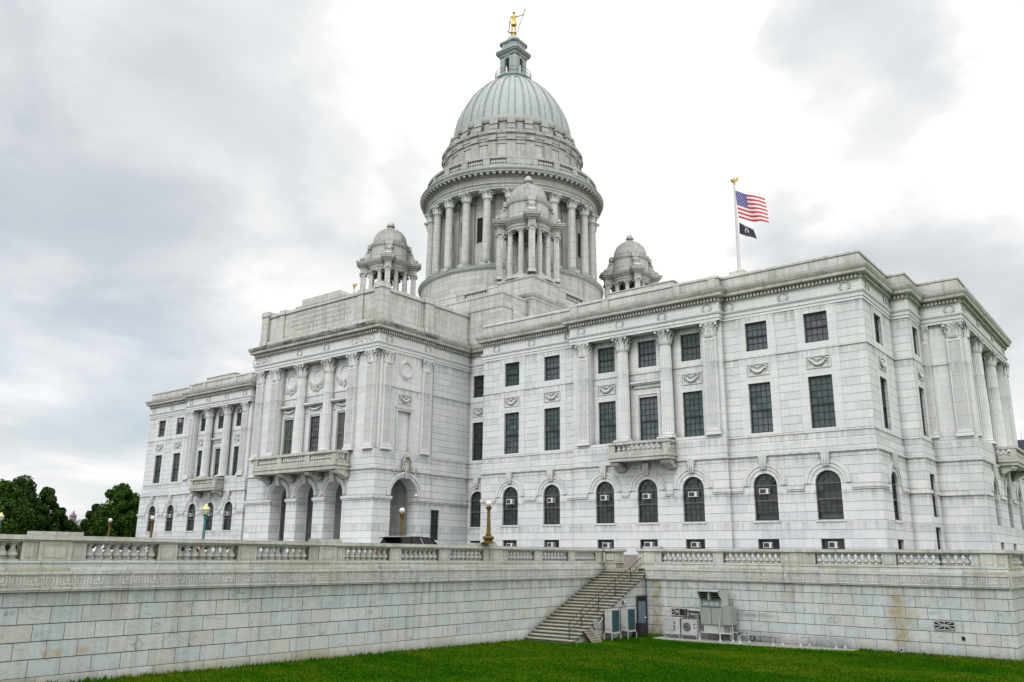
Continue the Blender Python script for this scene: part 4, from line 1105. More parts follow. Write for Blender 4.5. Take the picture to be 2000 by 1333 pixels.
# wreaths on the frieze
for sx in (1, -1):
    for a in (14.2, 18.2, 22.2) if sx > 0 else (): wreath(house, PX(-.06, sx), a, 18.46, -.02)
    for a in (24.0, 27.76, 31.66, 35.52): wreath(house, PX(-.76, sx), a, 18.46, -.02)
    for a in (37.0, 41.2, 45.6): wreath(house, PX(-.06, sx), a, 18.46, -.02)
for a in (-1.97, 1.97): wreath(house, PX(-9.88), a, 18.46, -.02)
for y in (1.2, 5.6): wreath(house, PY(46.71), y, 18.46, -.02)
for a in (11.4, 16.7, 22.9, 28.2): wreath(house, PY(50.86), a, 18.46, -.02)
wreath(house, PX(10.28), 50.1, 18.46, -.02); wreath(house, PY(8.95), -8.6, 18.46, -.02); wreath(house, PY(8.95), -3.7, 18.46, -.02)
# carved trophies at the ends of the portico frieze
rg = random.Random(5)
for c in (-7.9, 6.9):
    b = MB(vplain)
    for k in range(26): b.ball((c + rg.uniform(-.85, .85), -9.9, 18.46 + rg.uniform(-.22, .22)), rg.uniform(.06, .13), .06, rg.uniform(.05, .12), 5, 4)
    for q_ in (-1, 1):
        for k in range(10): b.ball((c + q_ * 1.15 + .28 * math.cos(k * .63), -9.9, 18.46 + .28 * math.sin(k * .63)), .08, .06, .08, 5, 4)
    part('frieze_relief', b, M.trim, house)
# parapet of the wings
e = MB()
ppr = [(.0, 19.80), (.02, 19.80), (.02, 20.05), (.0, 20.06), (.0, 20.72), (.07, 20.74), (.07, 20.90), (.02, 20.96), (-.6, 20.96), (-.6, 19.8)]
pr_ = [(x, y) for x, y in right if x > 12 or y > 20][1:]
pr_ = [(12.58, .6)] + [(12.58, -.06), (22.84, -.06), (22.84, -.70), (36.46, -.70), (36.46, -.06), (46.71, -.06), (46.71, 6.83), (47.96, 6.83), (47.96, 10.28), (50.86, 10.28)] + back
for sx in (1, -1):
    e = MB()
    pp = [(sx * x, y) for x, y in pr_]
    if sx < 0: pp = pp[::-1]
    sweep(e, pp, ppr, False, True)
    P_ = PX(-.70, sx)
    e.pbox(P_, 26.7, 32.7, .05, .75, 20.96, 21.24); e.pbox(P_, 26.62, 32.78, .0, .8, 21.24, 21.34)
    for a in (23.3, 26.4, 33.0, 36.0): e.pbox(P_, a - .3, a + .3, -.06, .1, 19.8, 20.94)
    # low balustrade over the recess
    P_ = PX(2.50, sx)
    e.pbox(P_, 8.6, 12.58, -.02, .3, 19.8, 20.25); e.pbox(P_, 8.6, 12.58, -.04, .32, 20.85, 21.05); e.pbox(P_, 10.4, 10.9, -.01, .29, 20.25, 20.85)
    pbo = part('parapet', e, M.attic, house) if sx < 0 else part('parapet', e, M.attic, house)
    if sx > 0: pbr = pbo
pbo = pbr
balusters(pbo, house, [(8.95 + .33 * k, 2.64) for k in range(4)] + [(11.1 + .33 * k, 2.64) for k in range(5)], 20.25, .6, .13, M.attic)
# roofs
e = MB(vplain)
e.box(12.7, 46.6, .6, 39.0, 19.6, 19.95); e.box(-46.6, -12.7, .6, 39.0, 19.6, 19.95); e.box(46.6, 47.3, 7.5, 32, 19.6, 19.95); e.box(47.3, 50.2, 11.0, 28.6, 19.6, 19.95)
e.box(-13.4, 13.4, 3.0, 38.0, 19.0, 20.2)
for sx in (1, -1):
    lo = [(sx * 18, 9, 19.95), (sx * 42, 9, 19.95), (sx * 42, 30.6, 19.95), (sx * 18, 30.6, 19.95)]; hi = [(sx * 26, 17.5, 25.0), (sx * 34, 17.5, 25.0), (sx * 34, 22, 25.0), (sx * 26, 22, 25.0)]
    for k in range(4): e.poly([lo[k], lo[(k + 1) % 4], hi[(k + 1) % 4], hi[k]])
    e.poly(hi)
    e.box(sx * 29.7 - .8, sx * 29.7 + .8, 19.0, 20.6, 24.9, 28.15)
part('roof', e, M.attic, house)
# portico attic with its inscription
e = MB()
e.box(-8.75, 8.75, -9.62, 2.5, 19.85, 20.45)
e.box(-8.55, 8.55, -9.36, 2.5, 20.45, 22.95); e.box(-8.68, 8.68, -9.48, 2.5, 22.95, 23.10); e.box(-8.62, 8.62, -9.42, 2.5, 23.10, 23.30)
def pier(x0, x1, y0, y1, zt):
    e.box(x0, x1, y0, y1, 19.87, 20.62); e.box(x0 + .06, x1 - .06, y0 + .06, y1 - .06, 20.62, zt - .5); e.box(x0 - .02, x1 + .02, y0 - .02, y1 + .02, zt - .5, zt - .28); e.box(x0 + .03, x1 - .03, y0 + .03, y1 - .03, zt - .28, zt)
pier(7.75, 8.85, -9.72, -8.6, 23.62); pier(-8.85, -7.75, -9.72, -8.6, 23.62); pier(8.1, 8.85, -4.1, -2.85, 23.45); pier(-8.85, -8.1, -4.1, -2.85, 23.45)
pier(-6.2, -5.3, -9.52, -9.0, 23.45); pier(5.3, 6.2, -9.52, -9.0, 23.45)
e.box(-2.75, 2.75, -9.45, -8.3, 23.28, 23.98)
for q_ in (-1, 1): e.box(q_ * 3.3 - .5, q_ * 3.3 + .5, -9.44, -8.6, 23.30, 23.42)
part('attic', e, M.attic, house)
def text_mesh(s, size, ext=.0):
    cu = bpy.data.curves.new('t', 'FONT'); cu.body = s; cu.size = size; cu.align_x = 'CENTER'; cu.align_y = 'CENTER'; cu.extrude = ext; cu.resolution_u = 2
    o = bpy.data.objects.new('t', cu); COL.objects.link(o)
    dg = bpy.context.evaluated_depsgraph_get(); me = bpy.data.meshes.new_from_object(o.evaluated_get(dg))
    bpy.data.objects.remove(o); bpy.data.curves.remove(cu)
    me.materials.clear()
    return me
for k, s in enumerate(('PROVIDENCE PLANTATIONS FOUNDED BY ROGER WILLIAMS 1636', 'PROVIDENCE PORTSMOUTH NEWPORT INCORPORATED BY PARLIAMENT 1643', 'RHODE ISLAND AND PROVIDENCE PLANTATIONS OBTAINED ROYAL CHARTER 1663', 'IN GENERAL ASSEMBLY DECLARED A SOVEREIGN STATE MAY 4 1776')):
    me = text_mesh(s, .33, .004)
    o = link('inscription', me, M.letter, house, Vector((0, -9.365, 22.5 - .48 * k)) - WORLD[house.name])
    o.rotation_euler = (R(90), 0, 0)
    o.scale = (.72, 1, 1)

# ---- blocks under the dome
e = MB()
e.box(-12.85, 12.85, 2.35, 37.2, 19.6, 23.45); e.box(-12.92, 12.92, 2.28, 37.27, 23.45, 23.62); e.box(-12.85, 12.85, 2.35, 37.2, 23.62, 24.80); e.box(-12.9, 12.9, 2.3, 37.25, 24.80, 25.0)
e.box(12.5, 12.95, 3.9, 5.2, 20.8, 23.9)
A = 13.45; y0, y1 = YD - A - .05, YD + A + .05
e.box(-A, A, y0, y1, 19.5, 25.0)
pod = [(A, y0), (A, y1), (-A, y1), (-A, y0)]
sweep(e, pod, [(0, 25.0), (.08, 25.05), (.08, 25.3), (.2, 25.4), (.34, 25.62), (.36, 25.85), (.0, 25.95)])
e.box(-A + .1, A - .1, y0 + .1, y1 - .1, 25.9, 26.25)
part('podium', e, M.grey, house)
e = MB(vplain)
def par(x0, x1, y0_, y1_, z0=26.25, z1=27.35): e.box(x0, x1, y0_, y1_, z0, z1)
for sx in (1, -1):
    for sy in (1, -1):
        cx, cy = sx * 10.75, YD + sy * 10.75
        e.box(min(sx * 8.9, sx * A), max(sx * 8.9, sx * A), min(YD + sy * 8.9, YD + sy * A), max(YD + sy * 8.9, YD + sy * A), 25.93, 27.42)
        e.box(min(sx * 8.8, sx * (A + .08)), max(sx * 8.8, sx * (A + .08)), min(YD + sy * 8.8, YD + sy * (A + .08)), max(YD + sy * 8.8, YD + sy * (A + .08)), 27.42, 27.66)
seg = [(-8.9, -7.4, 0), (-7.4, -4.2, 1), (-4.2, 4.2, 0), (4.2, 7.4, 1), (7.4, 8.9, 0)]
bpts = []
for l, r_, kind_ in seg:
    for (hx, fixed) in (('x', y0 + .12), ('x', y1 - .52), ('y', A - .5), ('y', -A + .1)):
        o_ = 0 if hx == 'x' else YD
        q4 = (l, r_, fixed, fixed + .4) if hx == 'x' else (fixed, fixed + .4, l + YD, r_ + YD)
        if not kind_: e.box(*q4, 26.25, 27.35)
        else:
            e.box(*q4, 26.25, 26.5)
            for k in range(9):
                t_ = l + (r_ - l) * (k + .5) / 9
                if (hx == 'x' and fixed < YD) or (hx == 'y' and fixed > 0 and t_ > -9): bpts.append((t_, fixed + .2) if hx == 'x' else (fixed + .2, t_ + YD))
for (x0, x1, a0, a1) in ((-8.9, 8.9, y0 + .08, y0 + .56), (-8.9, 8.9, y1 - .56, y1 - .08), (A - .54, A - .06, YD - 8.9, YD + 8.9), (-A + .06, -A + .54, YD - 8.9, YD + 8.9)): e.box(x0, x1, a0, a1, 27.2, 27.46)
po = part('podium_parapet', e, M.grey, house)
balusters(po, house, bpts, 26.5, .7, .15, M.grey)

# ---- drum and dome
CXD = -.1
def ringlathe(mb, prof, seg=96): mb.lathe(prof, (CXD, YD, 0), seg)
e = MB(smooth=False)
ringlathe(e, [(11.15, 25.8), (11.15, 31.0)])
e2 = MB(vplain)
ringlathe(e2, [(11.15, 30.95), (11.3, 31.05), (11.42, 31.2), (11.42, 31.42)]); 
part('drum_base', e, M.grey, house, 30); part('drum_base_moulding', e2, M.greytrim, house, 30)
e = MB(vplain); ringlathe(e, [(11.42, 31.42), (11.2, 31.52), (10.95, 31.55), (8.5, 31.6)]); ringlathe(e, [(11.43, 31.36), (11.47, 31.38), (11.47, 31.47), (11.3, 31.54)]); part('copper_flashing', e, M.copper, house, 30)
e = MB(vplain); ringlathe(e, [(11.60, 43.02), (11.65, 43.03), (11.65, 43.09), (11.3, 43.16)]); part('copper_flashing', e, M.copper, house, 30)
e = MB(); ringlathe(e, [(8.95, 31.5), (8.95, 40.9)])
drum = part('drum', e, M.grey, house, 30)
dm = WORLD[house.name]
for k in range(24):
    a = R(7.5 + 15 * k)
    vis = math.cos(a - R(-51.3)) > -0.25
    x, y = CXD + 10.2 * math.cos(a), YD + 10.2 * math.sin(a)
    pl_ = MB(vplain)
    if vis:
        for q in ((.66, 31.55, 32.0),):
            c_, s_ = math.cos(a), math.sin(a)
            ps = [(x + c_ * u_ * .66 - s_ * v_ * .66, y + s_ * u_ * .66 + c_ * v_ * .66) for u_, v_ in ((-1, -1), (1, -1), (1, 1), (-1, 1))]
            i8 = [pl_.av((p[0], p[1], 31.5)) for p in ps] + [pl_.av((p[0], p[1], 31.98)) for p in ps]
            for f in ((0, 1, 5, 4), (1, 2, 6, 5), (2, 3, 7, 6), (3, 0, 4, 7), (4, 5, 6, 7)): pl_.face([i8[j] for j in f])
        part('pedestal', pl_, M.grey, drum)
        column(house, x, y, 31.98, 40.86, .50, 1.1, .32, False, M.grey, M.greytrim, parent=drum, cs=1.05)
        # wall pilaster behind the column
        b = MB(vplain)
        c_, s_ = math.cos(a), math.sin(a)
        def pp_(r_, t_, z): return (CXD + c_ * r_ - s_ * t_, YD + s_ * r_ + c_ * t_, z)
        for w_, r0_, z0, z1 in ((.42, 9.12, 31.6, 39.8), (.5, 9.25, 39.8, 40.86), (.5, 9.2, 31.6, 32.2)):
            i8 = [b.av(pp_(r_, t_, z)) for z in (z0, z1) for r_, t_ in ((8.8, -w_), (r0_, -w_), (r0_, w_), (8.8, w_))]
            for f in ((0, 1, 5, 4), (1, 2, 6, 5), (2, 3, 7, 6), (4, 5, 6, 7)): b.face([i8[j] for j in f])
        for q in range(6):
            t_ = -.45 + .18 * q
            b.ball(pp_(9.32, t_, 40.2 + .25 * (q % 2)), .13, .13, .16, 6, 4)
        part('pilaster', b, M.greytrim, drum)
    a2 = R(15 * k)
    if vis and min(abs((15 * k - q + 180) % 360 - 180) for q in (-45, 45, 135, 225)) > 20:
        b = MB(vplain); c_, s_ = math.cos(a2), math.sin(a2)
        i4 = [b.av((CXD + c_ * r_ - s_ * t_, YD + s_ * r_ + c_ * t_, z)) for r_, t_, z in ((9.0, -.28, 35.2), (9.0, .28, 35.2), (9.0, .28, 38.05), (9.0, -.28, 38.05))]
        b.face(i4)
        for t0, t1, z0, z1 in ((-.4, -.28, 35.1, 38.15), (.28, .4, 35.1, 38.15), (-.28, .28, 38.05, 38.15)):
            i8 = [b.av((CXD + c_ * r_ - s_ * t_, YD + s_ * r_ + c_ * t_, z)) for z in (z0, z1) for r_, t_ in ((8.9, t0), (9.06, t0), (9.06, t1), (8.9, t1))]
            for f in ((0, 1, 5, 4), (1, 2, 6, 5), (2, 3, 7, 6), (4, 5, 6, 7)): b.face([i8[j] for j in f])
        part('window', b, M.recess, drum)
e = MB(vplain)
ringlathe(e, [(8.9, 40.86), (10.70, 40.86), (10.70, 41.1), (10.76, 41.12), (10.76, 41.4), (10.9, 41.5), (10.9, 41.58), (10.74, 41.6), (10.74, 42.2), (10.85, 42.26), (10.85, 42.42), (11.0, 42.46), (11.0, 42.66), (11.5, 42.70), (11.5, 42.86), (11.6, 42.95), (11.62, 43.06), (10.9, 43.16)])
for k in range(300):
    a = 2 * math.pi * k / 300
    if math.cos(a - R(-51.3)) < -.2: continue
    c_, s_ = math.cos(a), math.sin(a)
    i8 = [e.av((CXD + c_ * r_ - s_ * t_, YD + s_ * r_ + c_ * t_, z)) for z in (42.27, 42.41) for r_, t_ in ((10.84, -.07), (10.96, -.07), (10.96, .07), (10.84, .07))]
    for f in ((0, 1, 5, 4), (1, 2, 6, 5), (2, 3, 7, 6), (3, 2, 1, 0)): e.face([i8[j] for j in f])
for k in range(96):
    a = 2 * math.pi * (k + .5) / 96
    if math.cos(a - R(-51.3)) < -.2: continue
    c_, s_ = math.cos(a), math.sin(a)
    i8 = [e.av((CXD + c_ * r_ - s_ * t_, YD + s_ * r_ + c_ * t_, z)) for z in (42.46, 42.69) for r_, t_ in ((10.98, -.17), (11.42, -.17), (11.42, .17), (10.98, .17))]
    for f in ((0, 1, 5, 4), (1, 2, 6, 5), (2, 3, 7, 6), (3, 2, 1, 0)): e.face([i8[j] for j in f])
part('drum_cornice', e, M.greytrim, house, 30)
# balustrade round the drum
e = MB(vplain)
ringlathe(e, [(10.8, 43.1), (10.8, 43.9), (10.4, 43.9)]); ringlathe(e, [(10.45, 44.62), (10.85, 44.62), (10.85, 44.86), (10.8, 44.92), (10.4, 44.92), (10.4, 44.62)])
bp = []
for k in range(24):
    ac = 15 * k + 7.5
    solid = min(abs((ac - q + 180) % 360 - 180) for q in (-45 + 7.5 - 7.5, 45, 135, 225)) < 9
    def pblock(a_, w_):
        c_, s_ = math.cos(R(a_)), math.sin(R(a_))
        i8 = [e.av((CXD + c_ * r_ - s_ * t_, YD + s_ * r_ + c_ * t_, z)) for z in (43.9, 44.62) for r_, t_ in ((10.42, -w_), (10.82, -w_), (10.82, w_), (10.42, w_))]
        for f in ((0, 1, 5, 4), (1, 2, 6, 5), (2, 3, 7, 6), (3, 0, 4, 7)): e.face([i8[j] for j in f])
    pblock(ac, .42)
    d45 = min(abs((15 * k - q + 180) % 360 - 180) for q in (-45, 45, 135, 225))
    if d45 < 1: pblock(15 * k, 1.1)
    elif math.cos(R(15 * k) - R(-51.3)) > -.1:
        for q in range(6): bp.append(R(15 * k - 4.2 + 8.4 * q / 5))
bo = part('drum_balustrade', e, M.greytrim, house, 30)
bm_ = [(CXD + 10.62 * math.cos(a), YD + 10.62 * math.sin(a)) for a in bp]
balusters(bo, house, bm_, 43.9, .72, .17, M.grey)
# attic storey of the drum
e = MB()
ringlathe(e, [(8.68, 43.1), (8.68, 48.2)])
att = part('dome_attic', e, M.grey, house, 30)
e = MB(vplain)
ringlathe(e, [(8.68, 48.0), (8.78, 48.05), (8.78, 48.3), (8.86, 48.36), (8.86, 48.75), (9.0, 48.85), (9.08, 49.1), (9.08, 49.22), (8.3, 49.35)])
ringlathe(e, [(8.1, 49.2), (8.1, 49.55), (7.75, 49.6), (7.75, 50.95), (7.9, 51.0), (7.98, 51.2), (8.0, 51.42), (7.7, 51.55), (7.62, 51.6)])
for k in range(24):
    a = R(7.5 + 15 * k)
    if math.cos(a - R(-51.3)) < -.2: continue
    c_, s_ = math.cos(a), math.sin(a)
    def bx(r0_, r1_, t_, z0, z1):
        i8 = [e.av((CXD + c_ * r_ - s_ * q, YD + s_ * r_ + c_ * q, z)) for z in (z0, z1) for r_, q in ((r0_, -t_), (r1_, -t_), (r1_, t_), (r0_, t_))]
        for f in ((0, 1, 5, 4), (1, 2, 6, 5), (2, 3, 7, 6), (3, 0, 4, 7), (4, 5, 6, 7), (3, 2, 1, 0)): e.face([i8[j] for j in f])
    bx(8.6, 8.76, .50, 43.1, 48.0); bx(8.7, 8.92, .52, 48.02, 48.74); bx(8.8, 9.13, .55, 48.86, 49.23)
    bx(7.7, 8.25, .50, 50.55, 51.0); bx(7.8, 8.15, .55, 51.0, 51.46)
    for z, r_, s2 in ((50.3, 8.05, .26), (49.85, 8.3, .30)):
        for t_ in (-.3, -.1, .1, .3): e.ball((CXD + c_ * r_ - s_ * t_, YD + s_ * r_ + c_ * t_, z), s2 * .8, s2 * .8, s2, 6, 5)
    a2 = a + R(7.5); c_, s_ = math.cos(a2), math.sin(a2)
    for t_, z0, z1, w_ in ((-.62, 44.9, 47.6, .05), (.62, 44.9, 47.6, .05)):
        i8 = [e.av((CXD + c_ * r_ - s_ * q, YD + s_ * r_ + c_ * q, z)) for z in (z0, z1) for r_, q in ((8.6, t_ - w_), (8.745, t_ - w_), (8.745, t_ + w_), (8.6, t_ + w_))]
        for f in ((0, 1, 5, 4), (1, 2, 6, 5), (2, 3, 7, 6), (4, 5, 6, 7)): e.face([i8[j] for j in f])
    i8 = [e.av((CXD + c_ * r_ - s_ * q, YD + s_ * r_ + c_ * q, z)) for z in (47.55, 47.68) for r_, q in ((8.6, -.72), (8.76, -.72), (8.76, .72), (8.6, .72))]
    for f in ((0, 1, 5, 4), (1, 2, 6, 5), (2, 3, 7, 6), (4, 5, 6, 7), (3, 2, 1, 0)): e.face([i8[j] for j in f])
part('dome_cornice', e, M.greytrim, house, 30)
DP = [(7.62, 51.5), (7.5, 52.75), (7.2, 54.1), (6.72, 55.3), (6.15, 56.45), (5.5, 57.5), (4.7, 58.5), (3.7, 59.45), (2.9, 60.0), (2.15, 60.42)]
e = MB(vplain, True)
ringlathe(e, DP)
dome = part('dome', e, M.dome, house, 40)
for k in range(24):
    a = R(7.5 + 15 * k)
    if math.cos(a - R(-51.3)) < -.3: continue
    b = MB(vplain)
    c_, s_ = math.cos(a), math.sin(a); pr2 = []
    for (r_, z) in DP:
        w_ = .038 * r_ + .015
        pr2.append([b.av((CXD + c_ * rr - s_ * t_, YD + s_ * rr + c_ * t_, z + dz)) for rr, t_, dz in ((r_ - .06, -w_, 0), (r_ + .13, -w_, .06), (r_ + .13, w_, .06), (r_ - .06, w_, 0))])
    for j in range(len(DP) - 1):
        for q in range(3): b.face((pr2[j][q], pr2[j][q + 1], pr2[j + 1][q + 1], pr2[j + 1][q]))
    part('rib', b, M.rib, dome, 30)
for k in range(24):
    a = R(15 * k)
    if math.cos(a - R(-51.3)) < -.3: continue
    b = MB(vplain); c_, s_ = math.cos(a), math.sin(a)
    for sg in (-1, 1):
        pr2 = []
        for (r_, z) in DP[:-1]:
            t_ = sg * max(.02, r_ * math.sin(R(7.5)) - (.038 * r_ + .015) - .15)
            pr2.append([b.av((CXD + c_ * (r_ + .035) - s_ * q, YD + s_ * (r_ + .035) + c_ * q, z + .02)) for q in (t_ - .022, t_ + .022)])
        for j in range(len(pr2) - 1): b.face((pr2[j][0], pr2[j][1], pr2[j + 1][1], pr2[j + 1][0]))
    part('panel_joint', b, M.jointdark, dome)
# panel sills at the foot of the dome
e = MB(vplain); ringlathe(e, [(7.60, 51.55), (7.70, 51.6), (7.66, 52.0), (7.52, 52.05)]); part('dome_sill', e, M.rib, house, 30)

# ---- lantern on the dome
lx, ly = CXD, YD
e = MB(vplain)
e.lathe([(2.15, 60.3), (2.35, 60.45), (2.35, 60.75), (2.5, 60.82), (2.5, 61.0), (0.5, 61.02)], (lx, ly, 0), 40)
gal = part('lantern_gallery', e, M.copper, house, 30)
e = MB(vplain)
for z in (61.42, 61.95): e.tube([(lx + 2.4 * math.cos(2 * math.pi * k / 40), ly + 2.4 * math.sin(2 * math.pi * k / 40), z) for k in range(41)], .028, 4, False)
for k in range(60):
    a = 2 * math.pi * k / 60; e.tube([(lx + 2.4 * math.cos(a), ly + 2.4 * math.sin(a), 61.0), (lx + 2.4 * math.cos(a), ly + 2.4 * math.sin(a), 61.95)], .014 if k % 5 else .03, 4)
part('railing', e, M.iron, gal)
def octa(h, c):  # chamfered square
    return [(h, -h + c), (h, h - c), (h - c, h), (-h + c, h), (-h, h - c), (-h, -h + c), (-h + c, -h), (h - c, -h)]
e = MB(vplain)
h, c = 1.38, .30
def prism(mb, ring, z0, z1, cap=True):
    lo = [mb.av((lx + x, ly + y, z0)) for x, y in ring]; hi = [mb.av((lx + x, ly + y, z1)) for x, y in ring]; n = len(ring)
    for i in range(n): mb.face((lo[i], lo[(i + 1) % n], hi[(i + 1) % n], hi[i]))
    if cap: mb.face(hi); mb.face(lo[::-1])
prism(e, octa(1.52, .33), 61.0, 61.45)
for sgx in (1, -1):
    for sgy in (1, -1):
        q = [(1.38, 1.08), (1.08, 1.38), (.42, 1.38), (.42, 1.05), (1.05, .42), (1.38, .42)]
        prism(e, [(sgx * x, sgy * y) for x, y in q], 61.45, 64.3)
for P_ in (PX(ly - 1.38), PY(lx + 1.38), PYn(lx - 1.38)):
    o_ = lx if P_(0, 0, 0)[1] == ly - 1.38 else ly
    wall(e, P_, o_ - .42, o_ + .42, 63.2, 64.3, [(o_, .40, 61.4, 64.0, True)], .32, .005, 10)
prism(e, octa(1.38, .3), 64.15, 64.3)
for hh, cc, z0, z1 in ((1.45, .3, 64.3, 64.62), (1.55, .32, 64.62, 64.75), (1.72, .35, 64.75, 64.95), (1.84, .37, 64.95, 65.15), (1.60, .34, 65.15, 65.3)): prism(e, octa(hh, cc), z0, z1)
for hh, cc, z0, z1 in ((1.28, .36, 65.3, 66.25), (1.36, .36, 66.25, 66.35), (1.5, .38, 66.35, 66.55), (1.34, .36, 66.55, 66.66)): prism(e, octa(hh, cc), z0, z1)
for P_, o_ in ((PX(ly - 1.28), lx), (PY(lx + 1.28), ly)):
    for t_ in (-.55, .55): e.pbox(P_, o_ + t_ - .12, o_ + t_ + .12, -.1, 0, 65.3, 66.25)
lan = part('lantern', e, M.lantern, house)
e = MB(vplain, True)
e.lathe([(1.12, 66.6), (1.1, 66.85), (1.0, 67.15), (.82, 67.45), (.58, 67.68), (.4, 67.78), (.4, 67.9)], (lx, ly, 0), 24)
part('lantern_cap', e, M.rib, house, 40)

# ---- four corner tourelles
tour = thing('tourelle', None, None)
tour.name = 'tourelle'
def make_tourelle():
    """returns list of (name, mesh, material) in local coordinates, podium top at z=0 (27.66)"""
    out = []
    z0 = 0.0
    def Zl(z): return z - 27.66
    b = MB(vplain)
    b.lathe([(2.95, 0), (2.95, .22), (2.75, .30), (2.75, .45), (.1, .46)], seg=40)
    out.append(('tourelle_base', b.mesh('tourelle_base'), M.grey, 30))
    # entablature ring with four projecting corners
    b = MB(vplain)
    b.lathe([(1.85, Zl(33.25)), (2.40, Zl(33.25)), (2.40, Zl(33.55)), (2.46, Zl(33.57)), (2.46, Zl(33.86)), (2.54, Zl(33.92)), (2.54, Zl(34.08)), (2.66, Zl(34.14)), (2.8, Zl(34.34)), (2.84, Zl(34.52)), (2.3, Zl(34.64))], seg=48)
    for k in range(72):
        a = 2 * math.pi * k / 72; c_, s_ = math.cos(a), math.sin(a)
        i8 = [b.av((c_ * r_ - s_ * t_, s_ * r_ + c_ * t_, z)) for z in (Zl(33.94), Zl(34.08)) for r_, t_ in ((2.52, -.055), (2.63, -.055), (2.63, .055), (2.52, .055))]
        for f in ((0, 1, 5, 4), (1, 2, 6, 5), (2, 3, 7, 6), (3, 2, 1, 0)): b.face([i8[j] for j in f])
    for k in range(4):
        a = R(45 + 90 * k); c_, s_ = math.cos(a), math.sin(a)
        def bx(r0_, r1_, t_, za, zb):
            i8 = [b.av((c_ * r_ - s_ * q, s_ * r_ + c_ * q, z)) for z in (Zl(za), Zl(zb)) for r_, q in ((r0_, -t_), (r1_, -t_), (r1_, t_), (r0_, t_))]
            for f in ((0, 1, 5, 4), (1, 2, 6, 5), (2, 3, 7, 6), (3, 0, 4, 7), (4, 5, 6, 7), (3, 2, 1, 0)): b.face([i8[j] for j in f])
        for r1_, t_, za, zb in ((3.40, .38, 33.25, 33.86), (3.48, .46, 33.86, 34.08), (3.70, .66, 34.08, 34.28), (3.88, .82, 34.28, 34.46), (3.94, .88, 34.46, 34.6)): bx(2.2, r1_, t_, za, zb)
    out.append(('tourelle_entablature', b.mesh('tourelle_entablature'), M.greytrim, 30))
    b = MB(vplain)
    b.lathe([(2.42, Zl(34.6)), (2.42, Zl(34.85)), (2.25, Zl(34.95)), (2.25, Zl(36.35)), (2.36, Zl(36.42)), (2.44, Zl(36.6)), (2.46, Zl(36.78)), (2.2, Zl(36.86)), (2.0, Zl(36.95))], seg=40)
    for k in range(4):
        a = R(45 + 90 * k); c_, s_ = math.cos(a), math.sin(a)
        P_ = lambda t_, d_, z: (c_ * (2.2 - d_) - s_ * t_, s_ * (2.2 - d_) + c_ * t_, z)
        prof = [(0, 34.62), (-1.3, 34.62), (-1.38, 34.9), (-1.25, 35.15), (-.95, 35.2), (-.7, 35.4), (-.55, 35.75), (-.5, 36.1), (-.45, 36.3), (0, 36.3)]
        L = [b.av(P_(-.3, d_, Zl(z))) for d_, z in prof]; Q = [b.av(P_(.3, d_, Zl(z))) for d_, z in prof]
        for i in range(len(prof)): b.face((L[i], L[(i + 1) % len(prof)], Q[(i + 1) % len(prof)], Q[i]))
        b.face(L[::-1]); b.face(Q)
        for t_ in (-.33, .33):
            b.ball(P_(t_, -1.1, Zl(34.95)), .24, .24, .26, 8, 6); b.ball(P_(t_, -.45, Zl(36.0)), .15, .15, .17, 8, 6)
        i8 = [b.av(P_(t_, d_, Zl(z))) for z in (36.3, 36.85) for t_, d_ in ((-.45, 0), (-.45, -.5), (.45, -.5), (.45, 0))]
        for f in ((0, 1, 5, 4), (1, 2, 6, 5), (2, 3, 7, 6), (4, 5, 6, 7), (3, 2, 1, 0)): b.face([i8[j] for j in f])
        for q in range(3):
            b.ball(P_(-.18 + .18 * q, -.62, Zl(35.75)), .14, .14, .2, 6, 5); b.ball(P_(-.18 + .18 * q, -.75, Zl(35.35)), .14, .14, .2, 6, 5)
    out.append(('tourelle_drum', b.mesh('tourelle_drum'), M.grey, 30))
    b = MB(vplain, True)
    # scaled dome: overlapping rows of tiles
    prof = []
    hq = [math.sin(i / 13 * math.pi / 2 * .93) for i in range(14)]
    zz = [36.95 + 2.22 * h_ for h_ in hq]
    rr = [2.06 * (1 - h_ ** 2.25) ** .5 for h_ in hq]
    for i in range(13):
        prof += [(rr[i] + .035, Zl(zz[i])), (rr[i + 1] + .035, Zl(zz[i + 1]) - .01), (rr[i + 1], Zl(zz[i + 1]))]
    n = 40
    rings = []
    for j, (r_, z) in enumerate(prof):
        row = j // 3
        rings.append([b.av(((r_ + .007 * math.cos((k + row) * math.pi)) * math.cos(2 * math.pi * k / n), (r_ + .007 * math.cos((k + row) * math.pi)) * math.sin(2 * math.pi * k / n), z)) for k in range(n)])
    for j in range(len(rings) - 1):
        for k in range(n): b.face((rings[j][k], rings[j][(k + 1) % n], rings[j + 1][(k + 1) % n], rings[j + 1][k]))
    out.append(('tourelle_dome', b.mesh('tourelle_dome'), M.greytrim, 25))
    b = MB(vplain, True)
    b.lathe([(.5, Zl(39.0)), (.42, Zl(39.15)), (.34, Zl(39.3)), (.34, Zl(39.42)), (.52, Zl(39.5)), (.52, Zl(39.56)), (.40, Zl(39.62)), (.42, Zl(39.75)), (.36, Zl(39.95)), (.22, Zl(40.12)), (.05, Zl(40.24))], seg=18)
    out.append(('finial', b.mesh('finial'), M.grey, 40))
    return out
bpy.data.objects.remove(tour)
TP = make_tourelle()
for (_, me, _, sm) in TP:
    me.polygons.foreach_set('use_smooth', [True] * len(me.polygons)); me.set_sharp_from_angle(angle=R(sm))
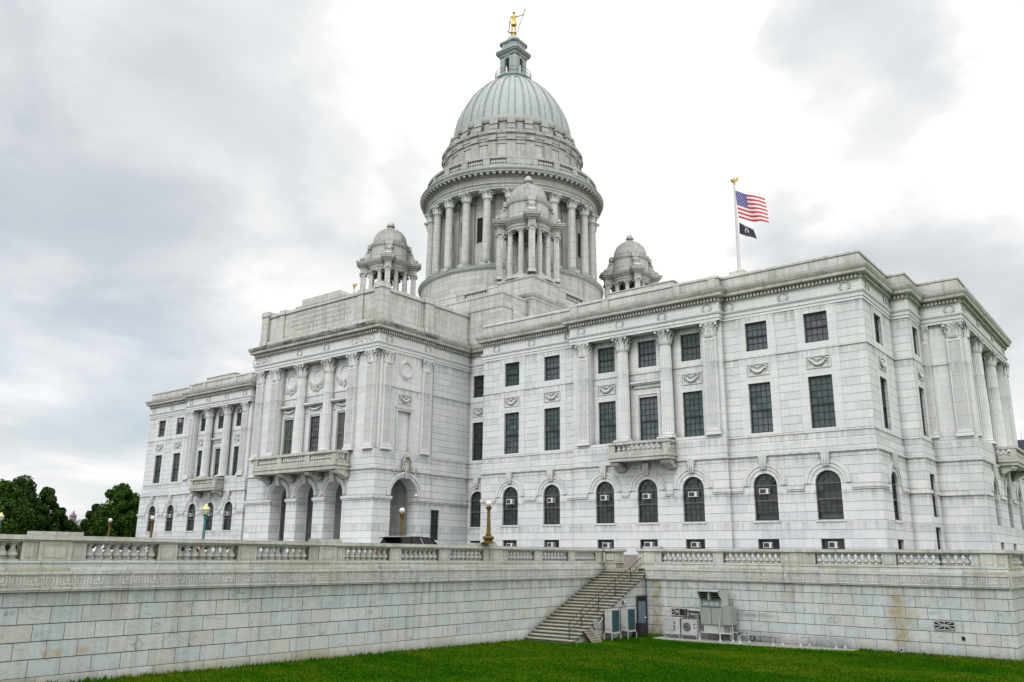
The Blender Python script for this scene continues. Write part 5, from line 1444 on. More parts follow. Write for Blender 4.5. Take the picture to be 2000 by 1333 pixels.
def ion_col_mesh(square):
    b = MB(vplain)
    H = 33.25 - 28.12
    if square:
        w_ = .31
        b.box(-.42, .42, -.42, .42, 0, .25); b.box(-w_ - .05, w_ + .05, -w_ - .05, w_ + .05, .25, .36); b.box(-w_, w_, -w_, w_, .36, H - .4); b.box(-w_ - .03, w_ + .03, -w_ - .03, w_ + .03, H - .4, H - .34)
        for sx_ in (-1, 1):
            for sy_ in (-1, 1): b.ball((sx_ * .36, sy_ * .36, H - .22), .13, .13, .14, 7, 5)
        b.box(-.34, .34, -.34, .34, H - .34, H - .1); b.box(-.44, .44, -.44, .44, H - .1, H)
    else:
        b.box(-.38, .38, -.38, .38, 0, .14)
        b.lathe([(.38, .14), (.4, .2), (.34, .28), (.36, .34), (.3, .4), (.3, H * .4), (.26, H - .35), (.3, H - .3), (.3, H - .1)], seg=16)
        for sx_ in (-1, 1):
            for sy_ in (-1, 1): b.ball((sx_ * .28, sy_ * .28, H - .2), .12, .12, .13, 6, 5)
        b.box(-.37, .37, -.37, .37, H - .1, H)
    me = b.mesh('column')
    me.polygons.foreach_set('use_smooth', [True] * len(me.polygons)); me.set_sharp_from_angle(angle=R(30))
    return me
icm, ipm = ion_col_mesh(False), ion_col_mesh(True)
for sx, sy in ((1, -1), (-1, -1), (1, 1)):
    cx, cy = sx * 10.75, YD + sy * 10.75
    first = None
    for (nm, me, mt, _) in TP:
        if first is None:
            first = link('tourelle', me, mt, house, Vector((cx, cy, 27.66)) - WORLD[house.name])
        else:
            link(nm, me, mt, first, (0, 0, 0))
    for k in range(4):
        for dlt in (-26, 26):
            a = R(45 + 90 * k + dlt); o = link('column', icm, M.grey, first, (2.22 * math.cos(a), 2.22 * math.sin(a), 28.12 - 27.66)); o.rotation_euler = (0, 0, a)
        a = R(45 + 90 * k); o = link('pier', ipm, M.grey, first, (3.05 * math.cos(a), 3.05 * math.sin(a), 28.12 - 27.66)); o.rotation_euler = (0, 0, a)
# ------------------------------------------------------------------ ground and terrace
def lawn_z(x, y): return -4.28 - 0.0118 * (max(-60, min(-20, y)) + 20)
b = MB(vplain)
xs = [-3000, -600, -200, -60, 0, 20, 33, 36, 40, 44, 48, 52, 56, 60, 64, 70, 90, 150, 400, 1200, 3000]; ys = [-3000, -800, -200, -90, -60, -52, -46, -40, -34, -28, -22, -17, -12, -5, 10, 60, 200, 800, 3000]
ids = [[b.av((x, y, lawn_z(x, y))) for y in ys] for x in xs]
for i in range(len(xs) - 1):
    for j in range(len(ys) - 1): b.face((ids[i][j], ids[i + 1][j], ids[i + 1][j + 1], ids[i][j + 1]))
tag(obj('lawn', b, M.grass), kind='structure')
# grass blades close enough to show
nb = 150000
rs = np.random.RandomState(3)
gx = 33.9 + rs.rand(nb) * 27; gy = -52 + rs.rand(nb) * 38.5
keep = (gx > 34.0) & (gy < -13.72) & ~((gx < 37.0) & (gy > -21.6)) & ~((gx > 38.4) & (gx < 48.65) & (gy > -15.9 + np.maximum(0, gx - 41.5) * .19))
gx, gy = gx[keep], gy[keep]; nb = len(gx)
ang = rs.rand(nb) * 6.283; hgt = 0.035 + 0.06 * rs.rand(nb) ** 2; wd = 0.018 + 0.02 * rs.rand(nb)
edge = (gx < 34.35) | (gy > -14.1); hgt[edge] *= 2.0
gz = -4.28 - 0.0118 * (np.minimum(gy, -20) + 20) - 0.003
lean = (rs.rand(nb, 2) - .5) * 0.07
v = np.empty((nb, 3, 3), dtype=np.float32)
v[:, 0, 0] = gx - np.cos(ang) * wd; v[:, 0, 1] = gy - np.sin(ang) * wd; v[:, 0, 2] = gz
v[:, 1, 0] = gx + np.cos(ang) * wd; v[:, 1, 1] = gy + np.sin(ang) * wd; v[:, 1, 2] = gz
v[:, 2, 0] = gx + lean[:, 0]; v[:, 2, 1] = gy + lean[:, 1]; v[:, 2, 2] = gz + hgt
def rawmesh(name, verts, nper):
    n = len(verts); me = bpy.data.meshes.new(name)
    me.vertices.add(n * nper); me.vertices.foreach_set('co', verts.reshape(-1))
    me.loops.add(n * nper); me.loops.foreach_set('vertex_index', np.arange(n * nper, dtype=np.int32))
    me.polygons.add(n); me.polygons.foreach_set('loop_start', np.arange(0, n * nper, nper, dtype=np.int32)); me.polygons.foreach_set('loop_total', np.full(n, nper, dtype=np.int32))
    me.update(); me.validate()
    return me
tag(link('grass_blades', rawmesh('grass_blades', v, 3), M.blade), kind='stuff', label='short green grass growing on the lawn below the terrace walls', cat='grass')

XL, YRW, XRC = 33.94, -13.7, 55.46
b = MB(vplain)
b.poly([(-260, -75, ZP), (33.6, -75, ZP), (33.6, -13.1, ZP), (-260, -13.1, ZP)]); b.poly([(-260, -13.1, ZP), (55.1, -13.1, ZP), (55.1, 60, ZP), (-260, 60, ZP)])
tag(obj('plaza', b, M.asphalt), kind='structure')

def fret(mb, P, a0, a1, z0, z1, d):
    """greek key: raised fillets between a0 and a1"""
    H = z1 - z0; L = .97; g = .013
    def ln(x0, x1, y0, y1): mb.pbox(P, x0, x1, d - .004, d + .02, y0, y1)
    n = int((a1 - a0) / L)
    s = (a1 - a0) / n; k_ = s / L
    ln(a0, a1, z0, z0 + g * 1.3); ln(a0, a1, z1 - g * 1.3, z1)
    for i in range(n):
        o = a0 + i * s
        def X(q): return o + q * s
        def Y(q): return z0 + q * H
        t = .019; th = .05
        def h(x0, x1, y): ln(X(x0), X(x1), Y(y) , Y(y) + th * H)
        def v_(x, y0, y1): ln(X(x), X(x) + t * 1.05, Y(y0), Y(y1))
        # meander
        v_(.02, .14, .90); h(.02, .40, .84); v_(.40, .36, .915); h(.24, .40, .36); v_(.24, .36, .66)
        v_(.13, .28, .72); h(.13, .30, .70); h(.02, .13, .14)
        v_(.52, .10, .70); h(.13, .52, .10); v_(.32, .10, .28)
        # square with four dots
        h(.60, .92, .84); h(.60, .92, .14); v_(.60, .14, .915); v_(.92, .14, .915)
        for xx in (.68, .79):
            for yy in (.32, .56): ln(X(xx), X(xx) + .055 * s, Y(yy), Y(yy) + .15 * H)

def terrace_wall(root, P, a0, a1, zbase, panels, bigs, smalls, caps, nbal, wallname='ashlar_wall', base=True, alow=None, caps2=(1, 1)):
    al = a0 if alow is None else alow
    w = MB(vr)
    wall(w, P, al, a1, zbase - .3, -1.16, (), 0, 0)
    if caps2[0]: w.poly([P(al, 0, zbase - .3), P(al, .9, zbase - .3), P(al, .9, -1.16), P(al, 0, -1.16)])
    if caps2[1]: w.poly([P(a1, 0, zbase - .3), P(a1, .9, zbase - .3), P(a1, .9, -1.16), P(a1, 0, -1.16)])
    part(wallname, w, M.wall, root)
    if base:
        w = MB(vplain); w.pbox(P, a0, a1, -.05, .02, zbase - .3, zbase + .33); part('footing_course', w, M.plinth, root)
    f = MB(vplain)
    f.pbox(P, al, a1, -.10, .4, -1.23, -1.17); f.pbox(P, al, a1, -.13, .4, -1.17, -1.10); f.pbox(P, al, a1, -.13, .4, -.71, -.62)
    f.pbox(P, al, a1, -.10, .4, -1.10, -.71)
    fb_ = part('fret_band', f, M.fret, root)
    f = MB(vplain); fret(f, P, al + .02, a1 - .02, -1.10, -.71, -.10); part('groove_shade_lines', f, M.fretdark, fb_)  # thin raised lines, coloured dark to read as shaded grooves
    f = MB(vplain); f.pbox(P, a0, a1, -.02, .42, -.62, -.36); f.pbox(P, a0, a1, -.05, .45, -.36, -.30); part('plinth_course', f, M.plinth, root)
    f = MB(vplain)
    f.pbox(P, a0 - .04, a1 + .04, -.03, .43, .28, .34); f.pbox(P, a0 - .08, a1 + .08, -.10, .50, .34, .44); f.pbox(P, a0 - .06, a1 + .06, -.07, .47, .44, .48)
    for l, r_ in caps: f.pbox(P, l, r_, -.03, .43, .48, .60)
    part('coping', f, M.old, root)
    for l, r_ in bigs:
        f = MB(vplain)
        f.pbox(P, l, r_, .02, .40, -.30, .28)
        m_ = min(.48, (r_ - l) * .27)
        f.pbox(P, l + m_, r_ - m_, -.02, .02, -.30, .28)
        def pan(x0, x1, dd):
            for q in ((x0, x1, .17, .20), (x0, x1, -.20, -.17), (x0, x0 + .03, -.17, .17), (x1 - .03, x1, -.17, .17)): f.pbox(P, q[0], q[1], dd - .014, dd, q[2], q[3])
        pan(l + m_ + .14, r_ - m_ - .14, -.02); pan(l + .1, l + m_ - .08, .02); pan(r_ - m_ + .08, r_ - .1, .02)
        part('pedestal', f, M.old, root)
    for l, r_ in smalls:
        f = MB(vplain); f.pbox(P, l, r_, .0, .40, -.30, .28)
        for q in ((l + .1, r_ - .1, .18, .2), (l + .1, r_ - .1, -.22, -.2), (l + .1, l + .12, -.2, .18), (r_ - .12, r_ - .1, -.2, .18)): f.pbox(P, q[0], q[1], -.012, 0, q[2], q[3])
        part('pedestal', f, M.old, root)
    for l, r_ in panels:
        n = nbal
        pts = []
        for k in range(n):
            p = P(l + (r_ - l) * (k + .5) / n, .21, 0); pts.append((p[0], p[1]))
        me = cached(('bal', .58, .168), lambda: baluster_mesh(.58, .168))
        for (x, y) in pts: link('baluster', me, M.baluster, root, Vector((x, y, -.30)) - WORLD[root.name])

lw = thing('terrace_wall', 'long pale ashlar retaining wall with greek key band, running from the stairs to the left edge', 'retaining wall', (XL, -35, -4.2), group='terrace retaining walls', world=True)
PLW = PY(XL)
terrace_wall(lw, PLW, -66.0, -13.45, -4.06,
    [(-49.2, -46.74), (-44.7, -42.25), (-41.5, -39.06), (-38.2, -35.71), (-33.79, -31.23), (-30.52, -28.02), (-27.26, -24.73), (-22.76, -20.47), (-19.77, -17.24), (-16.53, -14.35)],
    [(-46.7, -44.72), (-35.69, -33.81), (-24.71, -22.78), (-14.33, -13.45)], [(-42.23, -41.52), (-39.04, -38.22), (-31.21, -30.54), (-28.0, -27.28), (-20.45, -19.79), (-17.22, -16.55), (-66, -49.22)],
    [(-46.45, -44.9), (-35.45, -34.05), (-25.6, -23.7)], 8)
rw = thing('terrace_wall', 'stained ashlar retaining wall behind the air handling machines, right of the stairs', 'retaining wall', (46, YRW, -4.4), group='terrace retaining walls', world=True)
PRW = PX(YRW)
terrace_wall(rw, PRW, 36.43, XRC, -4.28, [(38.0, 41.15), (41.8, 44.99), (46.84, 50.07), (50.76, 53.97)], [(36.43, 37.98), (45.01, 46.82), (53.99, XRC)], [(41.17, 41.78), (50.09, 50.74)], [(36.8, 37.9)], 10, base=False, alow=36.95, caps2=(1, 0))
# end pier of the left wall beside the opening
f = MB(vplain)
PQ = PX(-13.5)
f.pbox(PQ, 33.98, 34.80, -.0, .9, -1.16, -.36); f.pbox(PQ, 33.98, 34.9, -.04, .94, -.36, -.30); f.pbox(PQ, 34.0, 34.82, .02, .9, -.30, .28); f.pbox(PQ, 34.1, 34.7, -.01, .02, -.2, .2)
f.pbox(PQ, 34.05, 34.95, -.08, .98, .28, .34); f.pbox(PQ, 34.05, 35.02, -.14, 1.02, .34, .44); f.pbox(PQ, 34.05, 34.98, -.1, .98, .44, .48)
part('end_pier', f, M.old, lw)
# return of the right wall
sw = thing('terrace_wall', 'short end of the terrace wall turning the corner at the right edge', 'retaining wall', (XRC, -6, -4.4), group='terrace retaining walls', world=True)
PSW = PY(XRC)
terrace_wall(sw, PSW, YRW + .004, 24.0, -4.28, [(-12.2, -9.0), (-8.3, -5.1), (-3.2, 0)], [(YRW + .42, -12.22), (-5.08, -3.22)], [(-8.98, -8.32), (.02, 24)], [], 10, base=False, caps2=(0, 1))

# ---- stone stairs between the walls
st = thing('stone_stairs', 'wide weathered stone stairs climbing between the two terrace walls', 'stairs', (35.5, -21.4, -4.3), world=True)
NS = 23; zs0, zs1 = -4.25, -.80; ya, yb_ = -21.42, -13.5
for k in range(NS):
    z1 = zs0 + (zs1 - zs0) * (k + 1) / NS; z0 = zs0 + (zs1 - zs0) * k / NS
    y_ = ya + (yb_ - ya) * k / NS
    yn = ya + (yb_ - ya) * (k + 1) / NS
    xr = 36.95
    f = MB(vplain)
    f.box(34.0, xr + rng.uniform(-.03, .03), y_ + .04, yn + .10, z0 - .02, z1 - .055)
    o = part('step', f, M.step, st)
    g = MB(vplain); g.box(34.0, xr + .05 + rng.uniform(-.02, .02), y_, yn + .05, z1 - .055, z1); part('nosing', g, M.lightstep, o)
# cheek wall under the outer end of the steps
f = MB(vr)
zz = [(-4.6, ya + .3)]
pts = [(ya + .15, -4.7)]
for k in range(NS):
    y_ = ya + (yb_ - ya) * k / NS + .12; z1 = zs0 + (zs1 - zs0) * k / NS - .02
    pts += [(y_, z1), (y_ + (yb_ - ya) / NS, z1)]
pts += [(pts[-1][0], -4.7)]
fw_ = MB(vplain)
for k in range(1, len(pts) - 2, 2):
    (fw_ if pts[k][0] < -19.5 else f).poly([(36.9, pts[k][0], -4.7), (36.9, pts[k + 1][0], -4.7), (36.9, pts[k + 1][0], pts[k + 1][1]), (36.9, pts[k][0], pts[k][1])])
part('cheek_wall', f, M.wall, st); part('painted_cheek', fw_, M.pipewhite, st)
f = MB(vplain); f.box(34.84, 36.42, -13.62, -12.6, -1.1, -.66); part('landing', f, M.lightstep, st)
hr = thing('handrail', 'black iron handrail with two rails along the open side of the stone stairs', 'handrail', (36.6, -21.0, -4.2), world=True)
posts = [(-21.08, 0), (-19.96, 0), (-18.3, 0), (-16.58, 0), (-14.89, 0), (-13.6, 0)]
posts = [(y_, zs0 + (zs1 - zs0) * (math.floor((y_ - ya) / (yb_ - ya) * NS) + 1) / NS) for y_, _ in posts]
for y_, z in posts:
    f = MB(); f.tube([(36.62, y_, z - .03), (36.62, y_, z + .80)], .024, 6); f.lathe([(.07, 0), (.07, .02), (.03, .03)], (36.62, y_, z), 8); part('post', f, M.iron, hr)
for dz in (.80, .42):
    f = MB(); f.tube([(36.62, y_, z + dz) for y_, z in posts], .022, 6); part('rail', f, M.iron, hr)
f = MB(vplain); f.box(32.3, 34.4, -9.2, -8.4, ZP, .14)
tag(obj('granite_block', f, M.pink), 'low pinkish granite block seen through the gap at the top of the stairs', 'stone block')

# ------------------------------------------------------------------ lamps
def globe_lamp(x, y, z0, H, label, group=None, s=1.0):
    t = thing('street_lamp', label, 'street lamp', (x, y, z0), group=group)
    k = H
    b = MB(vplain, True)
    b.lathe([(.36 * s, 0), (.36 * s, .04), (.26 * s, .07), (.22 * s, .11), (.16 * s, .14)], seg=18)
    obj('base', b, M.bronze, t, smooth_angle=40)
    b = MB(vplain, True)
    b.lathe([(.15 * s, .13), (.24 * s, .20), (.26 * s, .27), (.20 * s, .35), (.13 * s, .38), (.15 * s, .40), (.15 * s, .43), (.11 * s, .46)], seg=18)
    for q in range(10):
        a = 2 * math.pi * q / 10; b.ball((.23 * s * math.cos(a), .23 * s * math.sin(a), .26), .055 * s, .055 * s, .09, 6, 5)
    obj('bulb_ornament', b, M.bronze, t, smooth_angle=40)
    b = MB(vplain)
    n = 32; mod = [1, .93, .9, .93]
    zz_ = [.46, .56, .58, k * .80, k * .815]; rr = [.105 * s, .10 * s, .10 * s, .078 * s, .078 * s]
    rings = [[b.av((math.cos(2 * math.pi * j / n) * r_ * (mod[j % 4] if 0 < i < 4 else 1), math.sin(2 * math.pi * j / n) * r_ * (mod[j % 4] if 0 < i < 4 else 1), z)) for j in range(n)] for i, (z, r_) in enumerate(zip(zz_, rr))]
    for i in range(4):
        for j in range(n): b.face((rings[i][j], rings[i][(j + 1) % n], rings[i + 1][(j + 1) % n], rings[i + 1][j]))
    obj('post', b, M.bronze, t)
    b = MB(vplain, True)
    b.lathe([(.078 * s, k * .81), (.12 * s, k * .825), (.09 * s, k * .835), (.11 * s, k * .85), (.17 * s, k * .872), (.17 * s, k * .882), (.12 * s, k * .89), (.09 * s, k * .905)], seg=18)
    obj('collar', b, M.bronze, t, smooth_angle=40)
    b = MB(vplain, True)
    rg_ = .155 * s
    b.ball((0, 0, k * .90 + rg_ * .9), rg_, rg_, rg_, 20, 14)
    obj('globe', b, M.globe, t)
    return t
globe_lamp(34.2, -24.7, .60, 2.02, 'gilded lamp post with white globe on the terrace wall pedestal, nearest and largest', group='gilded globe lamps', s=1.05)
globe_lamp(23.1, -20.0, ZP, 3.72, 'gilded globe lamp post standing behind the black car, before the side arch', group='gilded globe lamps', s=1.15)
globe_lamp(-6.95, -20.0, ZP, 3.82, 'gilded globe lamp post in front of the left wing\'s leftmost arched window', group='gilded globe lamps', s=1.15)
globe_lamp(-14.2, -20.0, ZP, 3.76, 'gilded globe lamp post standing against the dark trees left of the building', group='gilded globe lamps', s=1.15)
def teal_lamp(x, y, z0, H, label):
    t = thing('street_lamp', label, 'street lamp', (x, y, z0), group='teal lantern lamps')
    b = MB(vplain)
    b.lathe([(.22, 0), (.22, .1), (.17, .16), (.17, .5), (.12, .58)], seg=12); obj('base', b, M.teal, t)
    b = MB(vplain); b.lathe([(.12, .56), (.095, H - 1.15), (.14, H - 1.12), (.14, H - 1.06), (.10, H - 1.02), (.2, H - .86), (.2, H - .83), (.05, H - .82)], seg=12); obj('post', b, M.teal, t)
    b = MB(vplain, True); b.lathe([(.17, H - .82), (.27, H - .66), (.32, H - .48), (.30, H - .34), (.20, H - .22), (.12, H - .17), (.14, H - .12), (.11, H - .04), (.04, H)], seg=16)
    obj('lantern', b, M.amber, t, smooth_angle=40)
    b = MB(vplain); b.lathe([(.32, H - .50), (.335, H - .49), (.335, H - .45), (.31, H - .44)], seg=16)
    for q in range(6):
        a = 2 * math.pi * q / 6
        b.tube([(.18 * math.cos(a), .18 * math.sin(a), H - .82), (.285 * math.cos(a), .285 * math.sin(a), H - .66), (.335 * math.cos(a), .335 * math.sin(a), H - .48)], .012, 4)
    obj('lantern_cage', b, M.teal, t)
    return t
teal_lamp(.98, -20.0, ZP, 4.55, 'teal post with amber acorn lantern in front of the left wing\'s arched windows')
teal_lamp(-37.6, -20.2, ZP, 4.75, 'teal post with amber acorn lantern at the far left edge before the trees')

# ------------------------------------------------------------------ cars
def car(name, label, loc, rz, paint, L=4.8, Wd=1.9, H=1.68, suv=True, group='cars parked on the terrace'):
    t = thing(name, label, 'car', loc, rz, group)
    hw = Wd / 2
    # body: sections along x (forward = +x)
    low = .28; belt = H * .60
    sec = [(-L / 2, .62, .75, .88), (-L / 2 + .12, .40, belt * .98, .96), (-L / 2 + .9, .30, belt * 1.02, 1.0), (-.4, .28, belt, 1.0), (L / 2 - 1.55, .28, belt * .97, 1.0), (L / 2 - .7, .30, belt * .90, .97), (L / 2 - .12, .36, belt * .78, .9), (L / 2, .46, belt * .62, .8)]
    b = MB(vplain, True); rings = []
    for (x, z0, z1, k) in sec:
        w_ = hw * k
        rings.append([b.av(p) for p in ((x, -w_ * .9, z0), (x, -w_, z0 + .12), (x, -w_ * 1.0, (z0 + z1) / 2), (x, -w_ * .97, z1 - .06), (x, -w_ * .86, z1), (x, 0, z1 + .02), (x, w_ * .86, z1), (x, w_ * .97, z1 - .06), (x, w_ * 1.0, (z0 + z1) / 2), (x, w_, z0 + .12), (x, w_ * .9, z0), (x, 0, z0))])
    n = 12
    for j in range(len(rings) - 1):
        for q in range(n): b.face((rings[j][q], rings[j][(q + 1) % n], rings[j + 1][(q + 1) % n], rings[j + 1][q]))
    b.face(rings[0][::-1]); b.face(rings[-1])
    obj('body', b, paint, t, smooth_angle=40)
    # greenhouse
    xr0, xr1 = (-L / 2 + .12, -L / 2 + .48) if suv else (-L / 2 + .75, -L / 2 + 1.35)
    xf0, xf1 = L / 2 - 1.45, L / 2 - 2.25
    b = MB(vplain)
    bot = [(xr0, hw * .86), (xf0, hw * .86)]; top = [(xr1, hw * .70), (xf1, hw * .70)]
    zr = H - .07
    pts = [(xr0, -hw * .88, belt - .02), (xf0, -hw * .88, belt - .02), (xf0, hw * .88, belt - .02), (xr0, hw * .88, belt - .02), (xr1, -hw * .72, zr), (xf1, -hw * .72, zr), (xf1, hw * .72, zr), (xr1, hw * .72, zr)]
    i8 = [b.av(p) for p in pts]
    for f in ((0, 1, 5, 4), (1, 2, 6, 5), (2, 3, 7, 6), (3, 0, 4, 7)): b.face([i8[j] for j in f])
    obj('window', b, M.carglass, t)
    b = MB(vplain, True)
    rr = []
    for (x, k, z) in ((xr1 - .14, .70, zr - .02), (xr1 + .1, .74, zr + .05), ((xr1 + xf1) / 2, .75, zr + .075), (xf1 - .1, .74, zr + .05), (xf1 + .12, .72, zr - .03)):
        rr.append([b.av((x, -hw * k, z - .05)), b.av((x, -hw * k * .9, z)), b.av((x, 0, z + .02)), b.av((x, hw * k * .9, z)), b.av((x, hw * k, z - .05))])
    for j in range(4):
        for q in range(4): b.face((rr[j][q], rr[j][q + 1], rr[j + 1][q + 1], rr[j + 1][q]))
    obj('roof', b, paint, t)
    def lerp(a, c, s_): return tuple(p + (q - p) * s_ for p, q in zip(a, c))
    for sy in (-1, 1):
        for s_, w_, mt in ((.0, .10, paint), (.30, .05, paint), (.60, .045, M.chrome if paint is M.paintblack else paint), (1.0, .06, paint)):
            p0 = lerp((xr0, sy * hw * .89, belt - .02), (xf0, sy * hw * .89, belt - .02), s_); p1 = lerp((xr1, sy * hw * .735, zr), (xf1, sy * hw * .735, zr), s_ * .98 + .01)
            b = MB(vplain); b.tube([p0, p1], w_ * .6, 5); obj('pillar', b, mt, t)
        b = MB(vplain); b.tube([(xr1, sy * hw * .66, zr + .07), ((xr1 + xf1) / 2, sy * hw * .67, zr + .10), (xf1, sy * hw * .66, zr + .06)], .022, 5); obj('roof_rail', b, M.chrome if suv else paint, t)
        b = MB(vplain, True); b.ball((xf0 - .35, sy * (hw + .10), belt + .06), .09, .11, .08, 8, 6); obj('mirror', b, paint, t)
        b = MB(vplain); b.ball((L / 2 - .14, sy * hw * .66, belt * .66), .1, .18, .09, 8, 6); obj('headlight', b, M.globe, t)
        b = MB(vplain); b.box(-L / 2 - .02, -L / 2 + .16, sy * hw * .80 - .1, sy * hw * .80 + .1, belt * .62, belt * .92); obj('tail_light', b, M.redlamp, t)
        for x in (-L / 2 + .95, L / 2 - .92):
            o = None
            b = MB(vplain)
            n_ = 20; R0 = .35
            prof = [(R0 * .55, -.11), (R0 * .95, -.11), (R0, -.06), (R0, .06), (R0 * .95, .11), (R0 * .55, .11)]
            rg_ = [[b.av((x + r_ * math.cos(2 * math.pi * q / n_), sy * (hw - .10) + y_, R0 + r_ * math.sin(2 * math.pi * q / n_))) for q in range(n_)] for r_, y_ in prof]
            for j in range(len(prof) - 1):
                for q in range(n_): b.face((rg_[j][q], rg_[j][(q + 1) % n_], rg_[j + 1][(q + 1) % n_], rg_[j + 1][q]))
            o = obj('wheel', b, M.tyre, t, smooth_angle=40)
            b = MB(vplain)
            c_ = sy * (hw - .10)
            cen = b.av((x, c_ + sy * .07, R0)); rg2 = [b.av((x + R0 * .58 * math.cos(2 * math.pi * q / n_), c_ + sy * .095, R0 + R0 * .58 * math.sin(2 * math.pi * q / n_))) for q in range(n_)]
            for q in range(n_): b.face((cen, rg2[q], rg2[(q + 1) % n_]))
            obj('rim', b, M.chrome, o)
    if suv:
        b = MB(vplain); b.box(xr1 - .38, xr1 + .05, -hw * .66, hw * .66, zr - .0, zr + .035); obj('spoiler', b, paint, t)
    return t
car('parked_car', 'black SUV with tinted glass, only its roof showing above the terrace balustrade', (29.2, -24.55, ZP), R(90), M.paintblack, 4.9, 1.95, 1.72)
car('parked_car', 'white van-like car glimpsed between the balusters at the left edge of the wall', (17.5, -49.0, ZP), R(62), M.paintwhite, 4.8, 1.95, 1.75)
car('parked_car', 'white car glimpsed through the balusters right of the big left pedestal', (14.5, -33.2, ZP), R(75), M.paintwhite, 4.7, 1.85, 1.5, False)
car('parked_car', 'silver car with red tail lamps glimpsed between balusters, right of the white one', (10.5, -28.0, ZP), R(95), M.paintgrey, 4.6, 1.85, 1.5, False)
car('parked_car', 'dark red car glimpsed through the second balustrade panel from the left', (6.0, -24.5, ZP), R(90), M.paintred, 4.6, 1.85, 1.48, False)

# ------------------------------------------------------------------ window air conditioners
def ac_mesh():
    b = MB(vplain); b.box(-.31, .31, -.34, .05, 0, .40)
    return b.mesh('casing')
def acg_mesh():
    b = MB(vplain)
    b.box(-.26, .14, -.352, -.338, .05, .35)
    for sx_ in (-1, 1):
        for k in range(3): b.box(min(sx_ * .306, sx_ * .316), max(sx_ * .306, sx_ * .316), -.30 + .10 * k, -.25 + .10 * k, .06, .34)
    return b.mesh('grille')
acm, acg = ac_mesh(), acg_mesh()
def ac(x, y, z, label, rz=0.0, group='air conditioners in the windows'):
    q_ = rng.uniform(.9, 1.12)
    t = thing('air_conditioner', label, 'air conditioner', (x + rng.uniform(-.06, .06), y, z + rng.uniform(-.03, .03)), rz + rng.uniform(-.05, .05), group)
    t.scale = (q_, 1, rng.uniform(.9, 1.06))
    link('casing', acm, M.white, t, (0, 0, 0)); link('grille', acg, M.grille, t, (0, 0, 0))
    return t
nth = ['first', 'second', 'third', 'fourth', 'fifth', 'sixth', 'seventh']
for i in range(6):
    yb2 = .08 if i in (0, 1, 5) else -.23
    ac(BX[i] + (-.06 if i != 5 else -.1), yb2, 4.30 + (.02 if i < 4 else .05), f'white air conditioner in the {nth[i]} arched window from the left on the right wing')
for i in range(7):
    yb2 = .10 if i in (0, 1, 5, 6) else -.20
    ac(BX[i] + (.02, -.02, .05, -.02, -.03, -.04, .02)[i], yb2, .70, f'white air conditioner in the {nth[i]} low basement window from the left, right wing')
lab = ['leftmost', 'second', 'third', 'fourth', 'fifth']
for j, i in enumerate((6, 5, 4, 3, 2)):
    yb2 = .08 if i in (6, 5) else -.23
    ac(-BX[i] - .02, yb2, 4.25, f'white air conditioner in the {lab[j]} arched window of the left wing')
for j, i in enumerate((5, 4, 3, 2)):
    yb2 = .18 if i == 5 else .30
    ac(-BX[i], yb2, 16.38, f'white air conditioner in the {lab[j + 1]} top floor window of the left wing')
ac(-3.9, -4.02, 4.15, 'white air conditioner in the window inside the left porch arch')

# small fittings at the porch
for c in (0, 3.87):
    t = thing('ceiling_lamp', 'small pale lamp hanging inside the %s front porch arch' % ('middle' if c == 0 else 'right'), 'lamp', (c + .6, -8.6, 5.55), group='lamps under the porch arches')
    b = MB(vplain, True); b.lathe([(.02, .45), (.02, .12), (.18, .1), (.2, .02), (.12, -.03), (.02, -.04)], seg=12); obj('shade', b, M.white, t)
t = thing('security_camera', 'white security camera fixed at the right springing of the side arch', 'camera', (9.0, -4.75, 5.0))
b = MB(vplain); b.tube([(-.05, .15, 0), (.12, .02, .03)], .03, 6); obj('bracket', b, M.white, t)
b = MB(vplain, True); b.ball((.2, -.06, .02), .14, .16, .12, 10, 8); obj('camera_body', b, M.white, t)
t = thing('roof_antenna', 'thin white antenna on the parapet at the far left corner', 'antenna', (-46.4, .3, 20.96))
b = MB(vplain); b.tube([(0, 0, 0), (0, 0, .5)], .04, 6); obj('mast', b, M.white, t)
b = MB(vplain); b.tube([(-.1, 0, .42), (3.2, 0, .46)], .025, 5); b.tube([(3.2, 0, 0), (3.2, 0, .46)], .025, 5); obj('boom', b, M.white, t)

# ------------------------------------------------------------------ machines by the stairs
LZ = -4.32
def tubeframe(b, pts, r=.03): b.tube(pts, r, 6)
def condenser(x, y, label, z0=LZ):
    t = thing('condenser_unit', label, 'condenser', (x, y, z0), 0, 'tall condenser units beside the stairs')
    b = MB(vplain); b.box(-.21, .21, -.42, .42, .42, 1.58); obj('casing', b, M.casing, t)
    b = MB(vplain); b.box(.208, .222, -.36, .34, .48, 1.54); obj('coil', b, M.fins, t)
    b = MB(vplain)
    for k in range(8): b.box(.222, .230, -.36, .34, .50 + .145 * k, .51 + .145 * k)
    for k in range(6): b.box(.222, .232, -.33 + .125 * k, -.323 + .125 * k, .48, 1.54)
    obj('coil_guard', b, M.grille, t)
    b = MB(vplain); b.box(-.225, .225, -.435, .435, 1.58, 1.61); obj('lid', b, M.casing, t)
    b = MB(vplain); b.box(-.2, .2, -.426, -.418, .60, .615); obj('seam', b, M.grille, t)
    for sx_ in (-1, 1):
        b = MB(vplain); q = sx_ * .24
        b.tube([(q, -.46, 0), (q, -.46, .33), (q, -.40, .40), (q, .38, .40), (q, .44, .33), (q, .44, 0)], .026, 6)
        obj('stand', b, M.pipewhite, t)
    return t
LZ = -4.27
condenser(37.27, -17.98, 'tall white condenser with teal coil, nearer the camera, leftmost of the two')
condenser(37.27, -16.35, 'tall white condenser with teal coil, further back, beside the blue door')
t = thing('steel_door', 'slate blue steel door with black transom in the end of the stair wall', 'door', (36.93, -14.3, -4.3), R(90))
